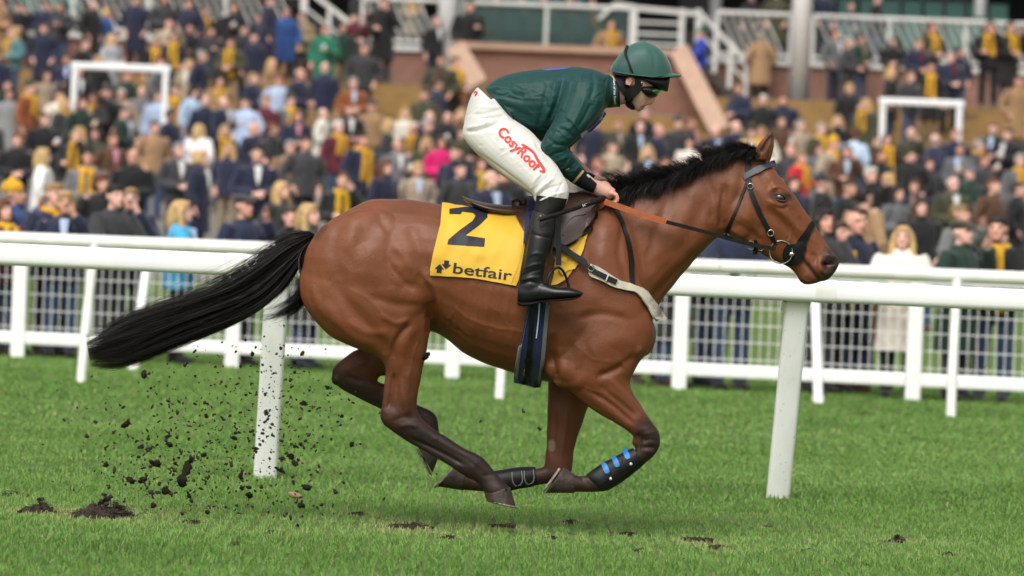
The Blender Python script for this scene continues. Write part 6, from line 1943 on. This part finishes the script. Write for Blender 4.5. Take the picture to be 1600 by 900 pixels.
thumb = [chain([PP(936, 290, -.085), PP(944, 286, -.07), PP(951, 290, -.062), PP(956, 298, -.066)], [.013, .012, .0105, .007])]
thumb_f = [chain([PP(934, 290, .07), PP(938, 281, .05), PP(945, 280.5, .04), PP(947, 289, .035)], [.012, .0115, .0105, .008])]
FORE_F, PALM_F = mirr([(s[0] + 4, s[1] - 8, s[2] + 4, s[3] - 8, *s[4:]) for s in FORE]), mirr([(s[0] + 0, s[1] - 9, s[2] + 0, s[3] - 9, s[4], s[5] * .7) for s in PALM])
nose = pair_loft([(1032, 131, 1022, 131, .010), (1027, 143, 1014, 144, .012), (1025, 150, 1010, 152, .014), (1023.5, 157, 1007, 160, .018), (1018, 163.5, 1006, 164, .016)], 4, 14)
lips = [pair_loft([(1012, 163, 1002, 163, .015), (1009, 166.5, 1000, 166, .022), (1006.5, 169, 1000, 170, .02)], 3, 14)]
ear_s = (lambda b: (np.array(b.v), b.f))
ears = [ear_s(MB().ball(PP(983, 127, sd * .078), (.017, .009, .026), 12, 10, Matrix.Rotation(R(14), 3, 'Y'))) for sd in (-1, 1)]
body_shapes = [pair_loft(shrink(TORSO, .86, .86)), pair_loft(HEADST), pair_loft(NECKST), nose, *lips, *ears,
               pair_loft(shrink(SLEEVE[:6], .72, .75)), pair_loft(FORE), pair_loft(PALM), *fingers(0, 0, 1), *thumb,
               pair_loft(shrink(SLEEVE_F[:6], .72, .75)), pair_loft(FORE_F), pair_loft(PALM_F), *fingers(-6, -10, -.55), *thumb_f,
               pair_loft(shrink(HIPS, .86, .86)), pair_loft(shrink(LEG, .82, .82)), pair_loft(shrink(mirr(LEG), .82, .82)),
               pair_loft(shrink(SHIN, .8, .75)), pair_loft(shrink(mirr(SHIN), .8, .75)), pair_loft(shrink(FOOT, .7, .7)), pair_loft(shrink(mirr(FOOT), .7, .7))]
jb_me, JV, JN = fuse('body', body_shapes, .0042, 3, .5)
JV = sculpt(JV, JN, [([(1003, 167), (1010, 166.5)], 1.6, -.004, 0), ([(1013, 161), (1017, 162)], 1.5, -.003), ([(1004, 158), (1001, 164), (999, 168)], 2.2, -.002), ([(1000, 150), (990, 152)], 6, .003),
                    ([(981, 121), (982, 128), (984, 132)], 2.2, -.005), ([(996, 170), (1000, 172)], 3, .002), ([(1022, 141), (1012, 141)], 4, -.005)])
jb_me.vertices.foreach_set('co', (JV - np.array(JO)).astype(np.float32).ravel()); jb_me.update(); shade(jb_me)
jp = proj(JV)
sc_ = np.tile(np.array((.62, .355, .28)), (len(JV), 1))
def tint(line, rad, col, k=1.0):
    d, _ = seg_dist(jp, line); w = np.clip((rad - d) / rad * 1.6, 0, 1)[:, None] * k
    sc_[:] = sc_ * (1 - w) + np.array(col) * w
tint([(1002, 167), (1010, 166.5)], 2.4, (.34, .12, .10), .8)
tint([(980, 122), (983, 130)], 7, (.60, .24, .18), .6)
tint([(1018, 158), (1015, 162)], 5, (.60, .27, .20), .5)
tint([(955, 300), (966, 312)], 9, (.58, .27, .20), .5)
ca = jb_me.color_attributes.new('coat', 'FLOAT_COLOR', 'POINT'); ca.data.foreach_set('color', np.concatenate((sc_, np.ones((len(sc_), 1))), 1).astype(np.float32).ravel())
sk = SKIN.copy(); nt = sk.node_tree; at = nt.nodes.new('ShaderNodeAttribute'); at.attribute_name = 'coat'
nt.links.new(at.outputs['Color'], nt.nodes['Principled BSDF'].inputs['Base Color']); nt.nodes['Principled BSDF'].inputs['Subsurface Weight'].default_value = .08
nt.nodes['Principled BSDF'].inputs['Subsurface Radius'].default_value = (.01, .004, .002)
jb_me.materials.clear(); jb_me.materials.append(sk)
obj('body', jb_me, jockey)

def garment(name, shapes, m, strokes, voxel=.0048, it=2, parent=None):
    me, V, N = fuse(name, shapes, voxel, it, .5)
    if strokes:
        V = sculpt(V, N, strokes)
    fs = [tuple(p.vertices) for p in me.polygons]
    me.vertices.foreach_set('co', (V - np.array(JO)).astype(np.float32).ravel()); me.update(); shade(me)
    me.materials.clear(); me.materials.append(m)
    return obj(name, me, parent or jockey), V, fs
# silks: creases fan from the armpit, the elbow and the waist
JS = [([(880, 120), (872, 155), (858, 190)], 4, -.010), ([(868, 118), (864, 150), (852, 190)], 4, .006), ([(893, 118), (884, 150), (876, 175)], 4, .006), ([(858, 125), (850, 160), (840, 200)], 5, -.005),
      ([(760, 145), (785, 150), (820, 158)], 3.5, -.006), ([(765, 138), (795, 138), (830, 148)], 3.5, .005), ([(775, 158), (800, 170), (835, 185)], 4, -.006), ([(790, 172), (815, 188), (845, 200)], 4, .006),
      ([(760, 137), (770, 140), (785, 136)], 3, .006), ([(820, 120), (850, 118), (880, 113)], 5, -.003), ([(925, 112), (928, 135), (920, 160)], 5, -.006), ([(908, 112), (905, 130), (898, 145)], 5, .004),
      ([(885, 228), (868, 225), (855, 215)], 3, -.007), ([(884, 236), (868, 240), (852, 246)], 3, -.008), ([(886, 245), (874, 250), (862, 254)], 3, .006), ([(896, 215), (886, 205), (872, 200)], 3, -.006),
      ([(905, 205), (895, 190), (884, 182)], 3, .006), ([(900, 250), (892, 262), (880, 270)], 3, -.006), ([(893, 244), (886, 258), (874, 266)], 3, .005), ([(906, 258), (898, 268), (890, 276)], 2.5, .005),
      ([(915, 150), (905, 175), (890, 205)], 4, .005), ([(925, 160), (915, 180), (900, 205)], 3.5, -.006), ([(935, 150), (928, 175), (914, 195)], 3.5, .004), ([(800, 190), (818, 205), (838, 214)], 4, -.006),
      ([(805, 118), (808, 150), (815, 180)], 6, .003), ([(830, 115), (830, 150), (838, 185)], 6, -.003), ([(948, 120), (944, 140), (946, 160)], 2.5, -.007), ([(870, 205), (862, 222), (850, 232)], 3, .004)]
random.seed(9)
for k in range(60):
    x, y = random.uniform(770, 870), random.uniform(122, 205); a = random.uniform(-.2, 1.1); l = random.uniform(12, 40)
    JS.append(([(x, y), (x + l * .5 * math.cos(a), y + l * .5 * math.sin(a) + 1.5), (x + l * math.cos(a), y + l * math.sin(a))], random.uniform(1.4, 3), random.choice((-1, 1)) * random.uniform(.0012, .003)))
for k in range(40):                                     # fine creases across the sleeve
    t_ = random.random(); x, y = (935 - 85 * t_, 140 + 95 * t_) if random.random() < .6 else (850 + 50 * t_, 235 + 38 * t_)
    x += random.gauss(0, 8); y += random.gauss(0, 6); a = random.gauss(.2 if t_ < .5 else -.4, .5); l = random.uniform(8, 26)
    JS.append(([(x, y), (x + l * .5 * math.cos(a), y + l * .5 * math.sin(a) + 1.5), (x + l * math.cos(a), y + l * math.sin(a))], random.uniform(1.2, 2.4), random.choice((-1, 1)) * random.uniform(.0012, .003)))
jk, JKV, JKF = garment('jacket', [pair_loft(TORSO), pair_loft(SLEEVE), pair_loft(SLEEVE_F)], SILK, JS)
JKB = BVHTree.FromPolygons([tuple(v) for v in JKV], JKF)
put('blue_panel', patch(JKB, [(906, 208), (922, 199), (934, 187), (944, 173), (946, 178), (938, 190), (925, 203), (908, 214)], .002, .002, 3), SILK_B, jk)
put('blue_patch', patch(JKB, [(846, 109), (862, 106.8), (878, 106), (892, 105.6), (886, 107.6), (868, 109.6), (854, 110.6)], .0006, .0008, 3), SILK_B, jk)
# sleeve ends
cuff = pair_loft([(889, 284, 909, 262, .045, -.163), (896, 288, 914, 267, .043, -.15), (910, 296, 922, 276, .039, -.135), (926, 302, 932.5, 286, .035, -.118)], 4, 20, caps=False)
put('cuff', cuff, CUFF, jk)
put('cuff_band', pair_loft([(892.5, 286.5, 911, 264.5, .0475, -.157), (896, 288.5, 913.5, 267, .0465, -.151)], 2, 20, caps=False), TAN, jk)
cuff_f = pair_loft(mirr([(895, 280, 914, 260, .045, -.163), (916, 290, 926, 270, .039, -.125), (928, 294, 935, 277, .033, -.09)]), 4, 20, caps=False)
put('cuff', cuff_f, CUFF, jk)
put('cuff_mark', strap(bvh_of(cuff), [(917, 273), (921, 277)], 2.5, .001, .001), WHITE_P, jk)
col = pair_loft([(947, 116, 947, 168.5, .088), (952, 117, 953, 168.5, .082), (958, 118.5, 961, 167.5, .076), (964, 121, 967, 167, .072)], 3, 28, caps=False)
cl = put('collar', col, mat('collar_green', (.006, .040, .034), .5, .4), jk)
CB_ = bvh_of(col)
lettering('lettering', 'Heart of the South', CB_, text_to(957.8, 120.5, 959.5, 163, 4.8), .0015, WHITE_P, cl, .02, 1.0, 3)
put('collar_edge', pair_loft([(963, 120.5, 966, 167.5, .074), (966, 121, 969, 167, .073)], 2, 28, caps=False), BLACK_F, cl)
# breeches
BS = [([(726, 205), (742, 205), (765, 198), (782, 188)], 3, -.007), ([(728, 200), (748, 197), (770, 188)], 3.5, .005), ([(735, 178), (755, 178), (780, 172)], 3, -.004), ([(740, 165), (765, 168), (785, 168)], 3, .003),
      ([(748, 185), (768, 184), (792, 180)], 2.5, -.004), ([(760, 208), (780, 205), (805, 196)], 4, .003), ([(742, 237), (780, 262), (826, 296)], 3.5, -.005), ([(838, 312), (850, 298), (876, 288)], 3, -.006), ([(836, 306), (850, 290), (868, 278)], 3, .006),
      ([(840, 316), (860, 306), (884, 300)], 2.6, .006), ([(845, 318), (862, 312), (884, 309)], 2.2, -.005), ([(834, 298), (846, 284), (858, 274)], 3, -.005), ([(870, 270), (860, 282), (852, 292)], 3, .004),
      ([(880, 284), (872, 298), (868, 310)], 2.6, -.005), ([(832, 288), (838, 280), (846, 270)], 2.5, .005), ([(770, 150), (782, 170), (798, 192)], 3, .004), ([(830, 225), (840, 240), (852, 252)], 3, .003), ([(836, 222), (846, 236), (862, 256)], 2.6, -.004)]
for k in range(46):
    t_ = random.random(); x, y = 745 + 110 * t_ + random.gauss(0, 14), 185 + 105 * t_ + random.gauss(0, 14)
    a = random.gauss(-.5, .5); l = random.uniform(8, 26)
    BS.append(([(x, y), (x + l * .5 * math.cos(a), y + l * .5 * math.sin(a) + 1), (x + l * math.cos(a), y + l * math.sin(a))], random.uniform(1.2, 2.4), random.choice((-1, 1)) * random.uniform(.0008, .0022)))
br, BRV, BRF = garment('breeches', [pair_loft(HIPS), pair_loft(LEG), pair_loft(mirr(LEG))], WHITE_B, BS)
BRB = BVHTree.FromPolygons([tuple(v) for v in BRV], BRF)
lettering('lettering', 'CosyRoof', BRB, text_to(776, 207.5, 837, 268.5, 21.5, 0), .002, RED, br, .035, 1.02, 3)
put('roof_stroke', strap(BRB, [(815, 225.5), (824, 231), (834, 239), (840, 250), (848, 262), (850, 268), (843, 267.5)], [2.5, 3.6, 3.6, 4, 4.4, 4, 3.0], .002, .001), RED, br)
put('waist_logo', strap(BRB, [(741, 146), (744, 143), (745.5, 146), (742.5, 150)], 1.6, .002, .001), RED, br)
# dark shirt showing at the waist
put('undershirt', pair_loft([(778, 150, 800, 186, .157), (786, 158, 812, 206, .165)], 2, 24), fabric('grey_shirt', (.09, .08, .08), .8), jockey)
# boots
for sd in (-1, 1):
    m_ = (lambda s: s) if sd < 0 else mirr
    bt, BTV, BTF = garment('riding_boot', [pair_loft(m_(SHIN[1:])), pair_loft(m_(FOOT))], BOOT,
        [([(812, 446), (828, 440), (848, 446)], 2.4, -.004, sd), ([(814, 438), (830, 434), (846, 434)], 2.4, .004, sd), ([(814, 432), (832, 424), (848, 420)], 2.4, -.003, sd), ([(818, 420), (834, 414), (850, 412)], 2.4, .003, sd),
         ([(828, 365), (845, 369), (862, 372)], 1.6, -.003, sd), ([(824, 400), (838, 396), (854, 400)], 3, .002, sd), ([(840, 446), (842, 456), (842, 466)], 1.6, -.003, sd)], .0055, 3)
    put('sole', pair_loft(m_([(808, 474, 808, 467, .03, -.374), (816, 477, 816, 470, .042, -.376), (838, 473.5, 839, 468, .042, -.38), (846, 470, 846, 467, .04, -.381), (868, 469, 868, 465, .048, -.384), (892, 467, 892, 463, .045, -.388), (906, 462, 906, 459, .028, -.389)]), 3, 18), LEATHER, bt)
    if sd < 0:
        BTB = BVHTree.FromPolygons([tuple(v) for v in BTV], BTF)
        put('boot_top', patch(BTB, [(832, 330), (848, 334), (866, 342), (864, 366), (846, 364), (828, 358)], .001, .002, 3), mat('boot_cuff', (.011, .010, .010), .5, .4, bump=.4, bscale=300), bt)
        put('zip', strap(BTB, [(831, 332), (826, 360), (820, 395), (812, 440)], 2.0, .001, .002), LEATHER, bt)
        put('stud', (lambda b: (b.v, b.f))(MB().ball(cast(BTB, 845, 338)[0], .005, 8, 6)), mat('brass', (.55, .38, .1), .3, .5, metal=1), bt)
    put('sock', pair_loft(m_([(836, 306, 886, 312, .061, -.311), (836, 316, 880, 326, .058, -.316), (834, 328, 866, 341, .055, -.325), (833, 334, 866, 346, .053, -.33)]), 4, 22), BLACK_F, bt)

# ---- helmet: silk cap over the shell, peak, harness
def dome(prof, rim, wid, ny=20):
    """a cap from its side outline (top points) over a rim line"""
    P = catmull(prof, 5); m = len(P)
    rx = np.array(rim, float)
    V = []
    for i, (x, y) in enumerate(P):
        f = i / (m - 1)
        xr = x
        ry = np.interp(x, rx[:, 0], rx[:, 1])
        w = wid * max(.02, 1 - abs(2 * (x - 1001.5) / 98.0) ** 2.6) ** .5
        top, bot = PP(x, min(y, ry - .2)), PP(x, ry)
        for k in range(ny + 1):
            a = math.pi * k / ny
            p = bot + (top - bot) * math.sin(a) ** .78
            p = np.array(p); p[1] += -w * math.copysign(abs(math.cos(a)) ** .9, math.cos(a))
            V.append(p)
    q = ny + 1
    Fc = [(i * q + k, i * q + k + 1, (i + 1) * q + k + 1, (i + 1) * q + k) for i in range(m - 1) for k in range(ny)]
    return np.array(V), Fc
prof = [(953, 110), (955, 104), (960, 96), (969, 84), (982, 72), (994, 66.5), (1006, 64.5), (1016, 67), (1030, 75), (1040, 86), (1047, 99), (1050, 113)]
rim = [(953, 110.5), (970, 114), (990, 117), (1008, 119), (1022, 120.5), (1036, 117.5), (1050, 114)]
hel = empty('helmet', JO); hel.parent = jockey; hel.location = (0, 0, 0)
def hput(name, VF, m, smooth=True, ang=60):
    me = mesh(name, np.asarray(VF[0]) - np.array(JO), VF[1], m, smooth)
    bm = bmesh.new(); bm.from_mesh(me); bmesh.ops.recalc_face_normals(bm, faces=bm.faces); bm.to_mesh(me); bm.free()
    if smooth: me.set_sharp_from_angle(angle=R(ang))
    return obj(name, me, hel)
dV, dF = dome(prof, rim, .108)
# seams of the panelled cap
dn = np.zeros_like(dV); c0 = PP(1002, 108); dn = dV - c0; dn /= np.linalg.norm(dn, axis=1, keepdims=True)
dV = sculpt(dV, dn, [([(1006, 66), (985, 78), (972, 95), (966, 112)], 1.5, -.004), ([(1006, 66), (1020, 82), (1022, 100), (1020, 119)], 1.5, -.004), ([(990, 78), (1000, 84), (1016, 82)], 5, .003), ([(960, 104), (980, 104), (1000, 108)], 5, .003), ([(1030, 95), (1040, 105), (1046, 110)], 5, .002)])
hput('silk_cap', (dV, dF), CAP, True, 180)
hput('cap_button', (lambda b: (b.v, b.f))(MB().ball(PP(1006, 64.5), (.012, .012, .006), 12, 6)), CAP)
# rolled hem of the cap
hem = [PP(x, np.interp(x, [r[0] for r in rim], [r[1] for r in rim]), -.108 * max(.02, 1 - abs(2 * (x - 1001.5) / 98.0) ** 2.6) ** .5 - .001) for x in np.linspace(953, 1050, 30)]
hput('cap_hem', (lambda b: (b.v, b.f))(MB().tube(hem, .0035, 6)), CAP)
# shell below the cap and both peaks
shell = pair_loft([(956, 111, 960, 122, .07), (975, 114, 978, 124, .1), (990, 117, 994, 124, .102), (1010, 119, 1016, 134, .100), (1030, 119, 1032, 141, .080), (1044, 117, 1042, 143, .045), (1048, 117, 1044, 141, .015)], 4, 28)
hput('shell', shell, mat('black_shell', (.010, .011, .011), .45, .3))
def peak():
    V = []
    n = 17
    for j, (t) in enumerate(np.linspace(0, 1, 5)):
        for k in range(n):
            a = R(-90 + 180 * k / (n - 1))
            wx = math.cos(a)
            x = 1018 + (t * 14 + 18 + 14 * t) * wx ** .8 * (1 if wx > 0 else 0) + 4 * t
            x = 1016 + wx * (34 + 15 * t)
            y = 121.0 - wx * (7.5 - 3.5 * t) + .5 * t
            p = PP(x, y); p[1] += math.sin(a) * (.085 + .008 * t)
            V.append(p)
    V = np.array(V); nt_ = len(V)
    Fc = [(j * n + k, j * n + k + 1, (j + 1) * n + k + 1, (j + 1) * n + k) for j in range(4) for k in range(n - 1)]
    V2 = V.copy(); V2[:, 2] -= .006
    Fc += [tuple(i + nt_ for i in reversed(f)) for f in Fc]
    Fc += [(4 * n + k, 4 * n + k + 1, nt_ + 4 * n + k + 1, nt_ + 4 * n + k) for k in range(n - 1)]
    return np.concatenate((V, V2)), Fc
hput('peak', peak(), CAP)
HELB = bvh_of((np.concatenate((dV, shell[0])), list(dF) + [tuple(i + len(dV) for i in f) for f in shell[1]]))
hput('cap_band', strap(HELB, [(981, 72), (978, 84), (983, 100), (989, 117)], 3.6, .002, .003), BLACK_F)
JB_ = BVHTree.FromPolygons([tuple(v) for v in JV], [tuple(p.vertices) for p in jb_me.polygons])
hput('ear_pad', patch(JB_, [(958, 116), (972, 116), (978, 122), (978, 131), (985, 134), (992, 131), (992, 122), (1000, 122), (1001, 132), (1000, 142), (994, 150), (986, 155), (978, 152), (970, 143), (962, 128)], .008, .008, 3), BLACK_F)
hput('chin_strap', strap(JB_, [(978, 150), (983, 154), (987, 158)], 9, .006, .006), BLACK_F)
hput('chin_cup', pair_loft([(976, 155, 978, 166, .03), (980, 153, 984, 170, .045), (986, 156, 989, 172, .048), (990, 164, 992, 171, .04)], 3, 18), BLACK_F)
hput('buckle', ring3(cast(JB_, 1003, 132)[0] + np.array((0, -.014, 0)), .008, .002), STEEL)
gog = empty('goggles', (0, 0, 0)); gog.parent = jockey
def gput(name, VF, m):
    me = mesh(name, np.asarray(VF[0]) - np.array(JO), VF[1], m, True); me.set_sharp_from_angle(angle=R(60)); return obj(name, me, gog)
gput('frame', pair_loft([(1000, 133, 1002, 146, .076), (1006, 131, 1008, 152, .081), (1016, 132, 1017, 153, .078), (1024, 134, 1025, 151, .064), (1030, 138, 1030, 147, .044)], 4, 28), BOOT_S)
gput('lens', pair_loft([(1019, 136, 1018.5, 150.5, .0765), (1025, 135.5, 1025.5, 150, .0655), (1031.5, 139, 1031.5, 146.5, .046)], 4, 28), mat('green_mirror_lens', (.10, .28, .05), .08, .8, metal=.7, coat=1))
gput('strap', strap(JB_, [(1003, 134), (996, 128), (988, 120)], 4, .014, .003), BLACK_F)

# ---- whip held in the near hand
wh = empty('whip', Vector(PP(890, 330, -.33)))
tag(wh, 'black padded whip held back across the saddle flap', 'whip')
put('shaft', (lambda b: (b.v, b.f))(MB().tube([Vector(PP(x, y, d)) for x, y, d in ((842, 343.5, -.43), (870, 335, -.405), (900, 325.5, -.31), (930, 314, -.17), (948, 307, -.10))], [.0115, .0105, .009, .010, .010], 10)), LEATHER, wh)
put('grip', (lambda b: (b.v, b.f))(MB().tube([Vector(PP(x, y, d)) for x, y, d in ((913, 321, -.25), (930, 314, -.17), (944, 308.5, -.115))], [.0115, .0135, .0145], 10)), BOOT_S, wh)
for k in range(5):
    x = 911 + 2.6 * k; y = 322 - 1.0 * k; d = -.262 + .0122 * k
    put('white_mark', (lambda b: (b.v, b.f))(MB().beam(PP(x - .4, y - 2.6, d - .0135), PP(x + .6, y + 1.4, d - .0135), .0028, .002, up=(0, 1, 0))), WHITE_P, wh)
# ================================================================ soil thrown up behind the horse
def clod_mesh(seed, n=1):
    rg = np.random.default_rng(seed)
    b = MB()
    for k in range(n):
        c = rg.normal(size=3) * .55 if k else np.zeros(3)
        V, Fc = [], []
        t = MB().ball(c, np.array((1, .8, .8)) * (1 if k == 0 else rg.uniform(.4, .8)), 9, 6)
        v = np.array(t.v); v = c + (v - c) * (1 + .42 * rg.normal(size=(len(v), 1)).clip(-1.4, 1.4))
        b.add(v, t.f)
    for k in range(3):
        a = rg.normal(size=3); a /= np.linalg.norm(a)
        b.tube([a * .6, a * 1.2 + rg.normal(size=3) * .2, a * 1.7 + rg.normal(size=3) * .35], [.12, .06, .02], 4)
    me = b.mesh('soil_clod', SOIL, True); return me
CLODS = [clod_mesh(100 + k, 1 + k % 3) for k in range(8)]
rc = random.Random(21)
named = [(226, 585, 9, 'flat clod of soil flying under the tail tip'), (290, 737, 14, 'largest long clod of soil flying left of the rail post'), (300, 718, 9, 'upper lump of the large flying soil clump'), (283, 752, 11, 'lower lump of the large flying soil clump'), (318, 711, 6, 'small clod just right of the large soil clump'),
         (245, 724, 9, 'round clod left of the large soil clump'), (222, 698, 6, 'small clod above and left of the round clod'), (265, 695, 6, 'small clod above the large soil clump'), (165, 726, 6, 'clod flying over the soil heap at left'), (204, 751, 9, 'dark clod flying above the soil heap at left'), (223, 750, 7, 'clod right beside the dark clod over the heap'),
         (258, 767, 10, 'ragged clod flying right of the soil heap'), (296, 775, 6, 'clod flying below the large soil clump'), (198, 662, 7, 'highest ragged clod at left of the soil spray'), (262, 682, 6, 'torn clod high in the soil spray'), (376, 745, 7, 'clod flying left of the post foot'), (378, 762, 7, 'clod flying under and left of the post foot'), (389, 774, 7, 'clod nearest the ground left of the post foot'),
         (455, 713, 7, 'clod flying right of the post'), (441, 717, 6, 'clod touching the right edge of the post'), (461, 724, 6, 'lower clod of the pair right of the post'), (441, 736, 7, 'clod low at the right edge of the post'), (478, 761, 9, 'spiky clod right of the post foot'), (470, 790, 8, 'long clod below the spiky clod'), (475, 630, 6, 'clod flying high right of the post'), (512, 606, 5, 'clod beside the far hind hock'),
         (365, 684, 5, 'clod left of the post at mid height'), (322, 650, 5, 'clod flying below the tail'), (416, 645, 6, 'clod seen against the white post'), (388, 824, 6, 'clod low over the turf below the post'), (324, 800, 6, 'clod low over the turf right of the heap'), (465, 822, 6, 'clod low over the turf right of the post'), (470, 694, 5, 'clod halfway up right of the post'), (550, 695, 5, 'clod under the far hind leg'), (665, 556, 7, 'muddy clod flying at the stifle'), (843, 670, 4, 'small clod flying in front of the far forearm'), (818, 643, 4, 'single clod under the belly'), (240, 790, 6, 'clod just above the turf right of the heap')]
for k, (px, py, r, lab) in enumerate(named):
    Y = HY - .2 + rc.uniform(-.45, .5)
    if px > 640: Y = HY - .3
    s = r / 340 * .74
    o = bpy.data.objects.new('soil_clod', CLODS[k % 8]); COL.objects.link(o)
    o.location = W(px, py, Y)
    o.scale = (s * rc.uniform(.8, 1.25), s * rc.uniform(.7, 1.1), s * rc.uniform(.65, 1.1)) if k not in (1,) else (s * .55, s * .6, s * 1.5)
    o.rotation_euler = (rc.uniform(-.5, .5), rc.uniform(-.6, .6), rc.uniform(0, 6.28)) if k != 1 else (0, R(28), .4)
    tag(o, lab, 'clod', 'clods of soil flying behind the horse')
# the finer spray
b = MB()
rg = np.random.default_rng(9)
def spray(n, cx, cy, sx, sy, rmin, rmax):
    for k in range(n):
        px, py = cx + sx * rg.normal(), cy + sy * rg.normal()
        if py > 830 or py < 470: continue
        if 560 < px < 900 and rg.random() < .7: continue
        r = rg.uniform(rmin, rmax) * (rg.random() ** 1.5 * 1.2 + .4) / 340
        p = W(px, py, HY + rg.uniform(-.5, .6))
        t = MB().ball((0, 0, 0), (r * rg.uniform(.8, 1.9), r, r * rg.uniform(.6, 1.2)), 6, 4, Matrix.Rotation(rg.uniform(0, 3), 3, 'Y'))
        v = np.array(t.v) * (1 + .35 * rg.normal(size=(len(t.v), 1)).clip(-1, 1)) + p
        if v[:, 2].min() < .02: continue
        b.add(v, t.f)
spray(650, 330, 680, 105, 62, .6, 2.1); spray(280, 250, 730, 62, 42, .6, 2.4); spray(260, 450, 640, 60, 60, .6, 2.0); spray(80, 420, 570, 90, 42, .7, 1.8); spray(60, 560, 690, 110, 60, .7, 2.0); spray(60, 470, 780, 60, 26, .8, 2.4)
tag(obj('flying_soil', mesh('flying_soil', b.v, b.f, SOIL, True)), 'fine spray of dark soil crumbs behind the hind legs', kind='stuff')
# pale chip lying in the grass
c = W(461, 774, 20.6)
chip = MB().ball((0, 0, 0), (.036, .02, .014), 12, 8, Matrix.Rotation(R(12), 3, 'Y'))
ch = obj('wood_chip', mesh('wood_chip', np.array(chip.v) * (1 + .12 * np.random.default_rng(2).normal(size=(len(chip.v), 1))), chip.f, mat('pale_wood', (.48, .30, .19), .8, .2, var=.2, vscale=60), True), None, (c[0], c[1], max(.03, c[2])))
tag(ch, 'pale pinkish chip in the grass right of the post foot', 'chip')
